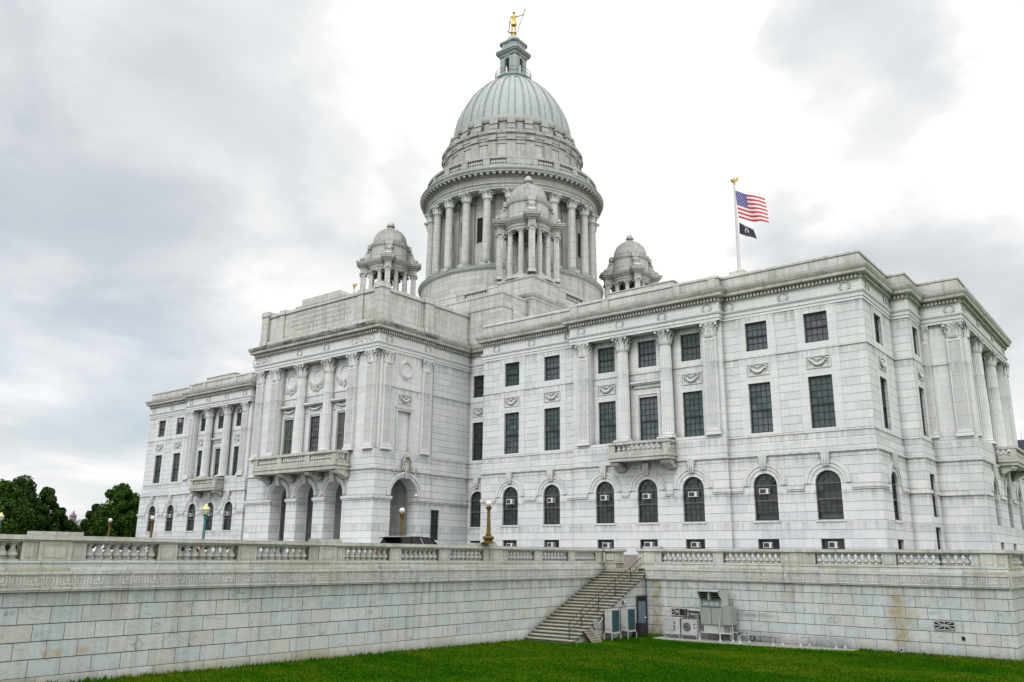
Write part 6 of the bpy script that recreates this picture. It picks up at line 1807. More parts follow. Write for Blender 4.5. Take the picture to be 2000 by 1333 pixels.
b = MB(vplain); b.box(-.45, .40, -.05, .0, 0, 1.86); obj('leaf', b, M.door, t)
b = MB(vplain); b.box(-.52, -.45, -.07, .0, 0, 2.14); b.box(.40, .55, -.07, .0, 0, 2.14); b.box(-.45, .40, -.06, .0, 1.86, 1.9); b.box(-.52, .55, -.08, .0, 2.1, 2.16); obj('frame', b, M.iron, t)
b = MB(vplain); b.box(-.45, .40, -.04, .0, 1.9, 2.1); obj('transom', b, M.recess, t)
b = MB(vplain); b.ball((.3, -.08, .95), .04, .04, .04, 6, 5); obj('handle', b, M.chrome, t)
t = thing('waste_bin', 'square black bin standing in front of the blue door', 'bin', (37.28, -15.1, LZ))
b = MB(vplain); b.box(-.25, .25, -.28, .28, .02, .68); obj('body', b, M.iron, t)
b = MB(vplain); b.box(-.27, .27, -.30, .30, .68, .73); obj('lid', b, M.grille, t)
for k in range(5):
    b = MB(vplain); b.box(-.22 + .1 * k, -.19 + .1 * k, -.295, -.28, .08, .64); obj('rib', b, M.grille, t)
t = thing('metal_grate', 'rusty square metal grate leaning against the foot of the stairs', 'grate', (37.2, -19.75, LZ))
b = MB(vplain)
def gp(u_, v_): return (.26 - .44 * v_, -.45 + .85 * u_ - .18 * v_, .03 + .56 * v_)
for k in range(6): b.tube([gp(k / 5, 0), gp(k / 5, 1)], .022, 4)
for k in range(6): b.tube([gp(0, k / 5), gp(1, k / 5)], .018, 4)
obj('bars', b, simple('rusty_bars', (.33, .29, .23), .7, noise=.4), t)
b = MB(vplain); b.poly([tuple(p + dq for p, dq in zip(gp(*q), (-.03, 0, -.03))) for q in ((0, 0), (1, 0), (1, 1), (0, 1))]); obj('backing', b, M.recess, t)
t = thing('disconnect_box', 'small grey-blue electrical switch box fixed on the side of the stairs', 'electrical box', (36.95, -19.2, -3.60))
b = MB(vplain); b.box(.0, .16, -.14, .14, 0, .34); obj('box', b, M.hvac, t)
b = MB(vplain); b.tube([(.08, .14, .1), (.05, .6, .35), (.02, .7, .5)], .035, 6); b.tube([(.08, -.05, 0), (.08, -.05, -.6)], .03, 6); obj('conduit', b, M.pipewhite, t)
# concrete pad and the machines on it
b = MB(vplain)
pp2 = [(38.4, -15.75), (39.6, -15.9), (41.8, -15.75), (44.2, -15.5), (46.8, -15.15), (48.55, -14.4), (48.65, -13.72), (38.3, -13.72)]
lo = [b.av((x, y, lawn_z(x, y) - .1)) for x, y in pp2]; hi = [b.av((x, y, lawn_z(x, y) + .045)) for x, y in pp2]
for i in range(len(pp2)): b.face((lo[i], lo[(i + 1) % len(pp2)], hi[(i + 1) % len(pp2)], hi[i]))
b.face(hi)
tag(obj('concrete_pad', b, M.pad), 'thin pale concrete pad at the foot of the right terrace wall', 'concrete pad')
PZ = -4.235
def hoop(b, x0, x1, y, h_, r=.028): b.tube([(x0, y, 0), (x0, y, h_ - .08), (x0 + .08, y, h_), (x1 - .08, y, h_), (x1, y, h_ - .08), (x1, y, 0)], r, 6)
t = thing('heat_pump', 'white boxy heat pump with side switches, leftmost machine on the pad', 'heat pump', (39.19, -14.72, PZ))
b = MB(vplain); b.box(-.48, .48, -.25, .25, .22, 1.06); obj('casing', b, M.casing, t)
b = MB(vplain); b.box(-.50, .10, -.27, -.25, .36, 1.02); obj('cover', b, M.pipewhite, t)
b = MB(vplain)
for z in (.42, .56, .74): b.box(.11, .19, -.262, -.25, z, z + .10)
b.box(.48, .485, -.2, .2, .3, 1.0); obj('switches', b, M.grille, t)
for y_ in (-.26, .26):
    b = MB(vplain); hoop(b, -.42, .42, y_, .22, .022); obj('stand', b, M.pipewhite, t)
t = thing('heat_pump', 'white heat pump with round black fan, second machine on the pad', 'heat pump', (40.22, -14.78, PZ))
b = MB(vplain); b.box(-.46, .46, -.2, .2, .22, .98); obj('casing', b, M.casing, t)
b = MB(vplain)
n = 24; cx_, cz_ = -.13, .60
cen = b.av((cx_, -.206, cz_)); rg2 = [b.av((cx_ + .235 * math.cos(2 * math.pi * q / n), -.206, cz_ + .235 * math.sin(2 * math.pi * q / n))) for q in range(n)]
for q in range(n): b.face((cen, rg2[q], rg2[(q + 1) % n]))
obj('fan', b, M.grille, t)
b = MB(vplain)
for r_ in (.08, .15, .22): b.tube([(cx_ + r_ * math.cos(2 * math.pi * q / 20), -.215, cz_ + r_ * math.sin(2 * math.pi * q / 20)) for q in range(21)], .006, 4)
for x0, x1, z0, z1 in ((-.40, .14, .30, .32), (-.40, .14, .86, .88), (-.40, -.38, .32, .86), (.12, .14, .32, .86)): b.box(x0, x1, -.215, -.2, z0, z1)
obj('fan_guard', b, M.hvaclight, t)
b = MB(vplain)
for z in (.56, .72): b.box(.24, .38, -.205, -.2, z, z + .05)
obj('badge', b, M.grille, t)
for y_ in (-.22, .22):
    b = MB(vplain); hoop(b, -.44, .44, y_, .22, .022); obj('stand', b, M.pipewhite, t)
t = thing('air_handler', 'big grey-green air handler with louvred hood on white pipe legs', 'air handler', (41.64, -14.52, PZ)); t.scale = (.963, .963, .963)
b = MB(vplain); b.box(-.74, .52, -.45, .45, .86, 1.80); obj('cabinet', b, M.hvac, t)
b = MB(vplain); b.box(.53, .98, -.40, .42, .86, 1.78); obj('side_cabinet', b, M.hvac, t)
b = MB(vplain); b.box(-.12, -.10, -.462, -.45, .88, 1.78); b.box(-.72, .5, -.46, -.45, 1.74, 1.78); obj('door_seam', b, M.grille, t)
b = MB(vplain); b.box(-.62, .50, -.36, .40, .42, .855); obj('plenum', b, M.hvaclight, t)
b = MB(vplain); b.box(-.70, .50, -.40, .40, 1.805, 2.14); obj('duct', b, simple('galvanized_duct', (.25, .33, .34), .35, .4, noise=.25), t)
b = MB(vplain)
for x0, x1 in ((-.58, -.30), (-.22, .05), (.12, .30)): b.box(x0, x1, -.41, -.40, 1.86, 2.06)
obj('service_plate', b, M.hvaclight, t)
b = MB(vplain)
pr3 = [(-.42, 1.805), (-.42, 2.14), (-.72, 2.40), (-.80, 2.60), (-.55, 2.68), (.08, 2.66), (.34, 2.54), (.43, 2.3), (.43, 1.805)]
for sxa, sxb in ((.50, .54), (-.76, -.72)):
    L_ = [b.av((sxa, y_, z)) for y_, z in pr3]; Q_ = [b.av((sxb, y_, z)) for y_, z in pr3]
    for i in range(len(pr3)): b.face((L_[i], L_[(i + 1) % len(pr3)], Q_[(i + 1) % len(pr3)], Q_[i]))
    b.face(L_[::-1]); b.face(Q_)
b.box(-.76, .54, -.80, -.58, 2.58, 2.66); b.box(-.72, .50, -.60, .40, 2.60, 2.655)
obj('hood', b, M.hvaclight, t)
b = MB(vplain)
for k in range(3): b.poly([(-.71, -.44 - .10 * k, 2.17 + .14 * k), (.49, -.44 - .10 * k, 2.17 + .14 * k), (.49, -.60 - .06 * k, 2.22 + .13 * k), (-.71, -.60 - .06 * k, 2.22 + .13 * k)])
b.box(-.13, -.09, -.74, -.42, 2.16, 2.58)
obj('louvre', b, M.hvaclight, t)
b = MB(vplain); b.box(-.71, .49, -.40, .38, 2.142, 2.59); obj('louvre_recess', b, M.recess, t)
b = MB(vplain)
tubeframe(b, [(-.80, -.6, 0), (-.80, -.6, .36), (-.72, -.6, .42), (.48, -.6, .42), (.98, -.35, .42), (1.02, -.3, .36), (1.02, -.3, 0)], .04)
tubeframe(b, [(.42, -.6, 0), (.42, -.6, 1.2)], .04)
for x_, y_ in ((-.80, -.6), (.42, -.6), (1.02, -.3)): b.lathe([(.09, 0), (.09, .02), (.045, .12), (.04, .13)], (x_, y_, 0), 8)
tubeframe(b, [(-.80, .4, 0), (-.80, .4, .42), (1.0, .4, .42), (1.0, .4, 0)], .04)
obj('pipe_legs', b, M.pipewhite, t)
b = MB(vplain); b.tube([(.86, -.2, .86), (.86, -.2, .1)], .035, 6); b.tube([(.98, -.2, .95), (.98, -.2, .1)], .03, 6); obj('drain_pipe', b, M.casing, t)
# pipes through the wall
t = thing('wall_vent', 'broken metal wall vent with radiating bars above the two heat pumps', 'wall vent', (39.0, YRW, -2.96), group='radiating bar wall vents')
def radvent(t, w_, h_, broken=False):
    b = MB(vplain); b.box(-w_, w_, -.012, .0, -h_, h_); obj('opening', b, M.recess, t)
    b = MB(vplain)
    for q in ((-w_, w_, h_ - .03, h_), (-w_, w_, -h_, -h_ + .03), (-w_, -w_ + .03, -h_ + .03, h_ - .03), (w_ - .03, w_, -h_ + .03, h_ - .03)):
        if broken and q[0] > 0: continue
        b.box(q[0], q[1], -.05, -.012, q[2], q[3])
    for (x, z) in ((w_, h_), (w_, 0), (w_, -h_), (0, h_), (0, -h_), (-w_, h_), (-w_, 0), (-w_, -h_)):
        if broken and x > 0: continue
        b.tube([(0, -.03, 0), (x * .97, -.03, z * .95)], .026, 4)
    obj('bars', b, M.pipewhite, t)
radvent(t, .46, .20, True)
t = thing('wall_vent', 'metal wall vent with radiating bars near the right corner of the terrace wall', 'wall vent', (52.57, YRW, -2.93), group='radiating bar wall vents')
radvent(t, .44, .19)
t = thing('wall_hole', 'small square black hole in the terrace wall right of the vent', 'wall hole', (53.31, YRW, -3.46))
b = MB(vplain); b.box(-.075, .075, -.015, 0, -.08, .08); obj('opening', b, M.recess, t)
t = thing('wall_spigot', 'small white spigot box low on the terrace wall at the grass', 'spigot', (50.6, YRW, -4.17))
b = MB(vplain); b.box(-.11, .11, -.08, 0, -.08, .12); obj('box', b, M.casing, t)
b = MB(vplain); b.box(-.04, .05, -.09, -.08, .0, .09); obj('opening', b, M.recess, t)
t = thing('duct_pipes', 'white and black insulated pipes joining the wall to the air handler', 'pipes', (39.95, -14.25, -2.92))
for z, r_, mt in ((.12, .10, M.pipewhite), (-.06, .09, M.casing)):
    b = MB(vplain); b.tube([(-.1, .5, z), (0, .05, z), (.95, .0, z - .02)], r_, 10); obj('pipe', b, mt, t)
for pts in ([(-.55, .5, .1), (-.4, 0, .08), (.55, -.1, .04), (.62, -.15, -.1), (.62, -.2, -1.25)], [(-.5, .5, .0), (-.25, -.1, .02), (-.2, -.2, -.25), (-.2, -.3, -.55)], [(-.3, .5, .05), (-.1, .1, .0), (0, -.05, -.1), (-.02, -.2, -.4)]):
    b = MB(vplain); b.tube(pts, .045, 7); obj('hose', b, M.iron, t)
def pipe_rack(x, y, L_, label, z0=PZ + .0):
    t = thing('pipe_rack', label, 'pipe rack', (x, y, z0), group='white pipe racks on the pad')
    for xx in (0, L_):
        b = MB(vplain)
        b.tube([(xx, -.3, 0), (xx, -.3, .36), (xx + .04, -.26, .42), (xx + .2, .26, .42), (xx + .24, .3, .36), (xx + .24, .3, 0)], .032, 6)
        for y_, x_ in ((-.3, xx), (.3, xx + .24)): b.lathe([(.09, 0), (.09, .02), (.04, .12), (.035, .13)], (x_, y_, 0), 8)
        obj('hoop', b, M.pipewhite, t)
    b = MB(vplain); b.box(.0, L_ + .05, -.27, -.23, .42, .455); b.box(.2, L_ + .24, .20, .24, .42, .455)
    for k in range(7): b.box(.05 + L_ * k / 7, .09 + L_ * k / 7, -.27, .24, .455, .475)
    obj('top_rails', b, M.pipewhite, t)
    return t
pipe_rack(43.2, -14.95, 1.75, 'low white pipe rack with rails on the pad, left of the other rack')
pipe_rack(46.05, -14.2, 1.75, 'low white pipe rack against the wall at the right end of the pad')
t = thing('drain_hose', 'black hose and coil lying along the foot of the terrace wall', 'hose', (42.9, -14.0, -3.9))
b = MB(vplain); b.tube([(-.5, .25, .0), (0, .05, .03), (.8, .05, .0), (1.7, .1, -.02)], .055, 7); obj('hose', b, M.iron, t)
b = MB(vplain); b.tube([(.7 + .13 * math.cos(q * .6), -.6, -.10 + .13 * math.sin(q * .6)) for q in range(13)], .045, 6); obj('coil', b, M.iron, t)
t = thing('wall_lamp', 'small white bulkhead lamp on the stair wall left of the blue door', 'lamp', (36.92, -16.2, -2.42), R(90))
b = MB(vplain, True); b.ball((0, -.08, 0), .10, .09, .08, 10, 8); obj('shade', b, M.casing, t)
b = MB(vplain); b.box(-.16, -.08, -.06, .0, -.05, .05); obj('bracket', b, M.grille, t)

# ------------------------------------------------------------------ flags
def eagle(parent, z):
    b = MB(vplain, True)
    b.ball((0, 0, z + .05), .12, .12, .12, 10, 8)
    b.ball((0, 0, z + .36), .13, .12, .22, 8, 6); b.ball((.02, -.08, z + .62), .07, .09, .08, 8, 6)
    for sx_ in (-1, 1):
        W_ = [b.av(p) for p in ((sx_ * .06, 0, z + .30), (sx_ * .10, .02, z + .50), (sx_ * .34, .08, z + .78), (sx_ * .46, .10, z + .66), (sx_ * .40, .10, z + .40), (sx_ * .24, .06, z + .24))]
        b.face(W_)
        W2_ = [b.av(p) for p in ((sx_ * .06, .06, z + .30), (sx_ * .10, .08, z + .50), (sx_ * .34, .13, z + .78), (sx_ * .46, .15, z + .66), (sx_ * .40, .15, z + .40), (sx_ * .24, .12, z + .24))]
        b.face(W2_)
    b.poly([(-.08, .05, z + .2), (.08, .05, z + .2), (.12, .14, z + .02), (-.12, .14, z + .02)])
    obj('eagle', b, M.gold, parent)
def flagpole(x, y, z0, ztop, label):
    t = thing('flagpole', label, 'flagpole', (x, y, z0), group='roof flagpoles')
    H = ztop - z0
    b = MB(vplain, True); b.lathe([(.30, 0), (.30, .12), (.22, .2), (.20, .5), (.16, .55)], seg=14); obj('base', b, M.poleM, t, smooth_angle=40)
    b = MB(vplain, True); b.lathe([(.155, .5), (.15, H * .4), (.09, H - .1), (.12, H - .08), (.12, H), (.02, H + .02)], seg=14); obj('pole', b, M.poleM, t, smooth_angle=40)
    eagle(t, H)
    return t
flagpole(29.7, 19.8, 28.15, 37.95, 'tall white flagpole with gold eagle flying two flags above the right wing roof')
flagpole(-29.7, 19.8, 28.15, 37.95, 'distant flagpole of which only the gold eagle shows above the portico attic')
def flag_surface(c00, c10, c11, c01, amp, ph):
    c00, c10, c11, c01 = map(Vector, (c00, c10, c11, c01))   # hoist top, fly top, fly bottom, hoist bottom
    def f(u_, v_):
        a = c00.lerp(c10, u_); b_ = c01.lerp(c11, u_)
        p = a.lerp(b_, v_)
        p.y += amp * u_ * math.sin(u_ * 7.5 + ph - v_ * 1.2)
        p.z += -.28 * amp * math.sin(u_ * math.pi) + .16 * amp * math.sin(u_ * 8.0 + ph + .8) * u_
        return p
    return f
def grid_faces(b, f, u0, u1, v0, v1, nu, nv, off=0.0):
    ids = [[b.av(f(u0 + (u1 - u0) * i / nu, v0 + (v1 - v0) * j / nv) + Vector((0, off, 0))) for j in range(nv + 1)] for i in range(nu + 1)]
    for i in range(nu):
        for j in range(nv): b.face((ids[i][j], ids[i + 1][j], ids[i + 1][j + 1], ids[i][j + 1]))
yf = 19.75
fs = flag_surface((29.80, yf, 37.2), (32.75, yf, 35.6), (33.1, yf, 32.75), (29.98, yf, 34.1), .40, .3)
t = thing('us_flag', 'American flag blowing to the right, upper of the two on the pole', 'flag', (29.8, yf, 34.0), world=True)
for k in range(13):
    b = MB(vplain, True); grid_faces(b, fs, .38 if k < 7 else 0, 1, k / 13, (k + 1) / 13, 16, 1); part('stripe', b, M.flagred if k % 2 == 0 else M.flagwhite, t)
b = MB(vplain, True); grid_faces(b, fs, 0, .38, 0, 7 / 13, 8, 5); cant = part('canton', b, M.flagblue, t)
b = MB(vplain)
for rrow in range(9):
    n = 6 if rrow % 2 == 0 else 5
    for cidx in range(n):
        uu = .38 * (2 * cidx + (1 if rrow % 2 == 0 else 2)) / 12; vv = 7 / 13 * (rrow + 1) / 10
        ps = []
        for q in range(10):
            rad_ = (.022 if q % 2 == 0 else .009); an = math.pi / 2 + q * math.pi / 5
            ps.append(fs(uu + rad_ * math.cos(an) * .62, vv - rad_ * math.sin(an) * 1.15) + Vector((0, -.02, 0)))
        cen = b.av(fs(uu, vv) + Vector((0, -.02, 0))); ids = [b.av(p) for p in ps]
        for q in range(10): b.face((cen, ids[q], ids[(q + 1) % 10]))
part('stars', b, M.flagwhite, cant)
fp = flag_surface((30.0, yf, 33.6), (31.45, yf, 32.45), (31.72, yf, 31.4), (29.97, yf, 32.35), .16, 1.2)
t = thing('black_flag', 'small black flag with white emblem, flying below the American flag', 'flag', (30.0, yf, 32.4), world=True)
b = MB(vplain, True); grid_faces(b, fp, 0, 1, 0, 1, 16, 8); part('cloth', b, M.flagblack, t)
b = MB(vplain)
cen = b.av(fp(.5, .5) + Vector((0, -.015, 0))); ids = [b.av(fp(.5 + .135 * math.cos(q * math.pi / 12), .5 + .24 * math.sin(q * math.pi / 12)) + Vector((0, -.015, 0))) for q in range(24)]
for q in range(24): b.face((cen, ids[q], ids[(q + 1) % 24]))
emb = part('emblem_disc', b, M.flagwhite, t)
b = MB(vplain)
def fq(pts): b.poly([fp(*p) + Vector((0, -.03, 0)) for p in pts])
fq([(.45, .70), (.58, .70), (.585, .60), (.56, .54), (.575, .44), (.54, .34), (.48, .33), (.45, .40), (.46, .50), (.44, .56), (.46, .60)])
fq([(.42, .735), (.60, .735), (.60, .70), (.42, .70)]); fq([(.385, .70), (.40, .70), (.40, .38), (.385, .38)])
part('silhouette', b, M.flagblack, emb)
for s, u0, v0, sz in (('POW MIA', .5, .15, .10), ('YOU ARE NOT FORGOTTEN', .5, .86, .045)):
    me = text_mesh(s, 1.0)
    for v_ in me.vertices: v_.co = fp(u0 + v_.co.x * sz * .72, v0 - v_.co.y * sz * 1.25) + Vector((0, -.02, 0))
    part_o = link('lettering', me, M.flagwhite, t, -WORLD[t.name])

# ------------------------------------------------------------------ gilded statue on the dome
def skin(name, nodes, edges, mat, parent, loc=(0, 0, 0), sub=2):
    me = bpy.data.meshes.new(name); me.from_pydata([n_[:3] for n_ in nodes], edges, [])
    o = link(name, me, None, parent, loc)
    mo = o.modifiers.new('skin', 'SKIN'); mo.use_smooth_shade = True
    for i, n_ in enumerate(nodes): me.skin_vertices[0].data[i].radius = (n_[3], n_[3]) if len(n_) == 4 else (n_[3], n_[4])
    me.skin_vertices[0].data[0].use_root = True
    ms = o.modifiers.new('sub', 'SUBSURF'); ms.levels = sub; ms.render_levels = sub
    dg = bpy.context.evaluated_depsgraph_get(); nm = bpy.data.meshes.new_from_object(o.evaluated_get(dg))
    o.modifiers.clear(); o.data = nm; nm.materials.clear(); nm.materials.append(mat); bpy.data.meshes.remove(me)
    return o
sta = thing('gilded_statue', 'small gilded man with spear, standing on top of the dome lantern', 'statue', (CXD, YD, 67.85), R(50))
b = MB(vplain, True); b.lathe([(.38, 0), (.38, .12), (.30, .18), (.30, .40), (.40, .44), (.40, .52), (.02, .54)], seg=18); obj('pedestal', b, M.gold, sta, smooth_angle=40)
# local frame: +x is the viewer's left-to-right, -y faces the viewer
K = 3.3 / 1.80; z_ = .52
def n4(x, y, z, r_): return (x * K, y * K, z_ + z * K, r_ * K * .82)
nodes = [n4(0, 0, .95, .135), n4(.0, .0, 1.15, .125), n4(.0, 0, 1.36, .16), n4(0, 0, 1.47, .10), n4(0, -.01, 1.54, .055), n4(0, -.02, 1.64, .085), n4(0, -.02, 1.74, .085),
         n4(.18, 0, 1.44, .07), n4(.36, -.08, 1.46, .05), n4(.58, -.14, 1.53, .038), n4(.67, -.16, 1.56, .04),
         n4(-.19, 0, 1.42, .07), n4(-.27, .0, 1.16, .05), n4(-.30, -.04, .90, .04), n4(-.30, -.06, .80, .04),
         n4(.09, -.02, .88, .105), n4(.11, -.05, .50, .07), n4(.10, .0, .12, .048), n4(.11, -.12, .04, .04),
         n4(-.09, .02, .88, .105), n4(-.11, .02, .50, .07), n4(-.13, .06, .12, .048), n4(-.14, -.06, .04, .04)]
ed = [(0, 1), (1, 2), (2, 3), (3, 4), (4, 5), (5, 6), (2, 7), (7, 8), (8, 9), (9, 10), (2, 11), (11, 12), (12, 13), (13, 14), (0, 15), (15, 16), (16, 17), (17, 18), (0, 19), (19, 20), (20, 21), (21, 22)]
skin('body', nodes, ed, M.gold, sta)
b = MB(vplain, True)
n = 20; rings = []
for z, r_, wob in ((1.04, .125, 0), (.94, .15, .01), (.82, .18, .02), (.72, .195, .035), (.66, .20, .04)):
    rings.append([b.av(((r_ + wob * math.cos(q * 5 * 2 * math.pi / n)) * math.cos(2 * math.pi * q / n) * K, (r_ * .8 + wob * math.cos(q * 5 * 2 * math.pi / n)) * math.sin(2 * math.pi * q / n) * K, z_ + z * K)) for q in range(n)])
for j in range(4):
    for q in range(n): b.face((rings[j][q], rings[j][(q + 1) % n], rings[j + 1][(q + 1) % n], rings[j + 1][q]))
obj('loin_drape', b, M.gold, sta)
b = MB(vplain, True); b.tube([(.80 * K, -.16 * K, z_ + 1.98 * K), (.66 * K, -.16 * K, z_ + 1.52 * K), (.22 * K, -.14 * K, z_ + .02 * K)], .022 * K, 6)
b.tube([(.80 * K, -.16 * K, z_ + 1.97 * K), (.815 * K, -.16 * K, z_ + 2.02 * K), (.85 * K, -.16 * K, z_ + 2.13 * K)], [.035 * K, .04 * K, .003], 6); obj('spear', b, M.bronze, sta)
b = MB(vplain, True); b.tube([(-.30 * K, -.06 * K, z_ + .95 * K), (-.33 * K, 0, z_ + .5 * K), (-.36 * K, .02, z_ + .12 * K)], .028 * K, 6)
b.tube([((-.30 - .17 * math.cos(q * .5)) * K, .02, z_ + (.16 - .14 * math.sin(q * .5)) * K) for q in range(7)], [.01 * K, .03 * K, .035 * K, .035 * K, .035 * K, .03 * K, .01 * K], 6); obj('anchor', b, M.bronze, sta)
b = MB(vplain, True); b.ball((0, 0.0, z_ + 1.72 * K), .10 * K, .11 * K, .09 * K, 10, 8); obj('hair', b, M.gold, sta)
b = MB(vplain, True); b.ball((0, -.105 * K, z_ + 1.665 * K), .018 * K, .03 * K, .025 * K, 6, 5)
for q_ in (-1, 1): b.ball((q_ * .035 * K, -.095 * K, z_ + 1.70 * K), .014 * K, .01 * K, .01 * K, 6, 4); b.ball((q_ * .09 * K, -.02 * K, z_ + 1.67 * K), .014 * K, .03 * K, .035 * K, 6, 4)
b.ball((0, -.095 * K, z_ + 1.62 * K), .03 * K, .012 * K, .01 * K, 6, 4); obj('face', b, M.gold, sta)
for hx, hy, hz in ((.67, -.16, 1.56), (-.30, -.06, .80)):
    for q in range(5):
        b = MB(vplain, True)
        x0, y0_, zz0 = hx * K, hy * K, z_ + hz * K
        s_ = -.05 + .025 * q
        if q < 4: b.tube([(x0, y0_, zz0 + s_ * K), (x0 + .05 * K, y0_ - .045 * K, zz0 + s_ * K), (x0 + .02 * K, y0_ - .075 * K, zz0 + s_ * K), (x0 - .02 * K, y0_ - .06 * K, zz0 + s_ * K)], .012 * K, 5); obj('finger', b, M.gold, sta)
        else: b.tube([(x0 - .02 * K, y0_, zz0), (x0 - .03 * K, y0_ - .05 * K, zz0 + .05 * K), (x0, y0_ - .075 * K, zz0 + .05 * K)], .014 * K, 5); obj('thumb', b, M.gold, sta)

# ------------------------------------------------------------------ trees
def tree(x, y, z0, H, cw, label, mat, seed, nleaf=16000, size=.40, lobes=38, spread=1.0):
    rg_ = np.random.RandomState(seed)
    t = thing('tree', label, 'tree', (x, y, z0), group='trees beyond the terrace')
    b = MB(vplain, True)
    th = H * .38
    b.tube([(0, 0, -.3), (.05, .02, th * .5), (.0, .1, th), (.1, 0, H * .75)], [H * .032, H * .026, H * .02, H * .006], 8)
    ends = []
    for k in range(9):
        a = rg_.rand() * 6.28; l_ = cw * (.45 + .4 * rg_.rand()); zz_ = th * (.7 + .6 * rg_.rand())
        p = (math.cos(a) * l_, math.sin(a) * l_, zz_ + H * (.12 + .25 * rg_.rand()))
        b.tube([(0, 0, zz_ * .9), (p[0] * .5, p[1] * .5, zz_ + (p[2] - zz_) * .6), p], [H * .014, H * .009, H * .003], 6)
    obj('trunk', b, M.bark, t)
    cl = []
    for k in range(lobes):
        q = (k + .5) / lobes
        prof = math.sin(math.pi * (.16 + .80 * q)) ** .75
        lr = cw * (.24 + .16 * rg_.rand()) * (.75 + .35 * prof)
        a_ = k * 2.39996 + rg_.rand() * .8
        rr_ = cw * prof * (.30 + .55 * rg_.rand() ** .7) if q < .93 else cw * .1
        cl.append((math.cos(a_) * rr_, math.sin(a_) * rr_, H * .14 + q * (H * .86 - lr * 1.0) + rg_.randn() * .15, lr))
    cl = np.array(cl)
    ci = rg_.randint(0, lobes, nleaf)
    dirv = rg_.randn(nleaf, 3); dirv /= np.linalg.norm(dirv, axis=1)[:, None]
    rad_ = cl[ci, 3] * np.where(rg_.rand(nleaf) < .75, .86 + .22 * rg_.rand(nleaf), .3 + .6 * rg_.rand(nleaf))
    c = cl[ci, :3] + dirv * rad_[:, None] * np.array([1.0, 1.0, .95])
    nrm = dirv + rg_.randn(nleaf, 3) * .38; nrm[:, 2] += .3
    nrm /= np.linalg.norm(nrm, axis=1)[:, None]
    up = rg_.randn(nleaf, 3); t1 = np.cross(nrm, up); t1 /= np.linalg.norm(t1, axis=1)[:, None]; t2 = np.cross(nrm, t1)
    s_ = size * (.55 + .75 * rg_.rand(nleaf))[:, None]
    v_ = np.stack([c - t1 * s_ * .5, c - t2 * s_ * .32, c + t1 * s_ * .5, c + t2 * s_ * .32], axis=1).astype(np.float32)
    link('crown', rawmesh('crown', v_, 4), mat, t, (0, 0, 0))
    return t
tree(-68.7, -8.9, -2.0, 12.0, 4.9, 'broad dark leafy tree at the left edge behind the teal lamp', M.leaf, 11, 22000)
tree(-73.4, -4.4, -2.0, 13.0, 3.7, 'dark leafy tree with the highest top of the left clump', M.leaf2, 12, 18000)
tree(-75.7, .4, -2.0, 11.9, 2.6, 'narrower tree with pointed top on the right side of the left clump', M.leaf, 13, 13000, lobes=26)
tree(-76.7, 3.2, -2.0, 8.8, 2.2, 'low dark tree sloping down at the right end of the left clump', M.leaf2, 14, 10000, lobes=20)
tree(-67.8, 7.9, -2.0, 12.6, 3.3, 'tall leafy tree close against the left end of the building', M.leaf, 15, 18000)
tree(-72.7, 6.8, -2.0, 9.3, 2.5, 'shorter leafy tree left of the one beside the building', M.leaf2, 16, 12000, lobes=24)
tree(-79.4, 16.1, -2.0, 12.0, 3.0, 'dark tree mostly hidden behind the building\'s left corner', M.leaf2, 17, 11000)
tree(-79.5, 6.3, -2.0, 7.0, 2.6, 'small paler bush-like tree below the distant purple tower', M.leaf, 18, 7000, lobes=16)
tree(-83, -19, -2.0, 12.5, 5.5, 'dark tree beyond the left edge behind the front clump', M.leaf2, 19, 12000)

# ------------------------------------------------------------------ distant buildings
dt = thing('distant_building', 'distant building with purple brick tower and slate roof between the trees', 'building', (-146.8, 37.2, -10.2)); dt.scale = (.42, .42, 1)
b = MB(vplain); b.box(-1.5, 1.5, -1.3, 1.3, 0, 18.4); obj('tower', b, M.brick, dt)
b = MB(vplain); b.box(-1.7, 1.7, -1.5, 1.5, 18.4, 18.6); b.box(-1.6, 1.6, -1.4, 1.4, 17.7, 17.85); obj('tower_cornice', b, M.pad, dt)
b = MB(vplain, True); b.lathe([(1.2, 18.6), (1.1, 18.9), (.5, 19.1), (.4, 19.4), (.1, 19.6)], seg=12); obj('tower_cap', b, M.brick, dt)
b = MB(vplain); b.box(-4, 4, 2.0, 16, 0, 16.2); obj('wall', b, M.pad, dt)
b = MB(vplain)
i6 = [b.av(p) for p in ((-4.3, 1.6, 16.2), (4.3, 1.6, 16.2), (4.3, 16.4, 16.2), (-4.3, 16.4, 16.2), (0, 3.5, 17.6), (0, 14.5, 17.6))]
for f in ((0, 1, 4), (1, 2, 5, 4), (2, 3, 5), (3, 0, 4, 5)): b.face([i6[q] for q in f])
obj('roof', b, M.distroof, dt)
for k in range(5):
    b = MB(vplain); b.box(3.98, 4.05, 3.8 + 2 * k, 4.8 + 2 * k, 14.2, 15.6); obj('window', b, M.mallglass, dt)
for k in (0, 1):
    b = MB(vplain); b.box(1.49, 1.53, -1.0 + 1.1 * k, -.2 + 1.1 * k, 17.9, 18.3); obj('window', b, M.mallglass, dt)
mt_ = thing('lattice_building', 'modern dark glazed building with triangular white lattice at the right edge', 'building', (32.5, 190, -10))
b = MB(vplain); b.box(-7, 40, 1, 60, 0, 40); obj('wall', b, M.mallglass, mt_)
b = MB(vplain)
gab = [(-3.5, 30), (1.4, 41.2), (6.5, 30), (6.5, 24), (-3.5, 24)]
b.poly([(x, 0.2, z) for x, z in gab]); obj('gable', b, M.mallglass, mt_)
b = MB(vplain)
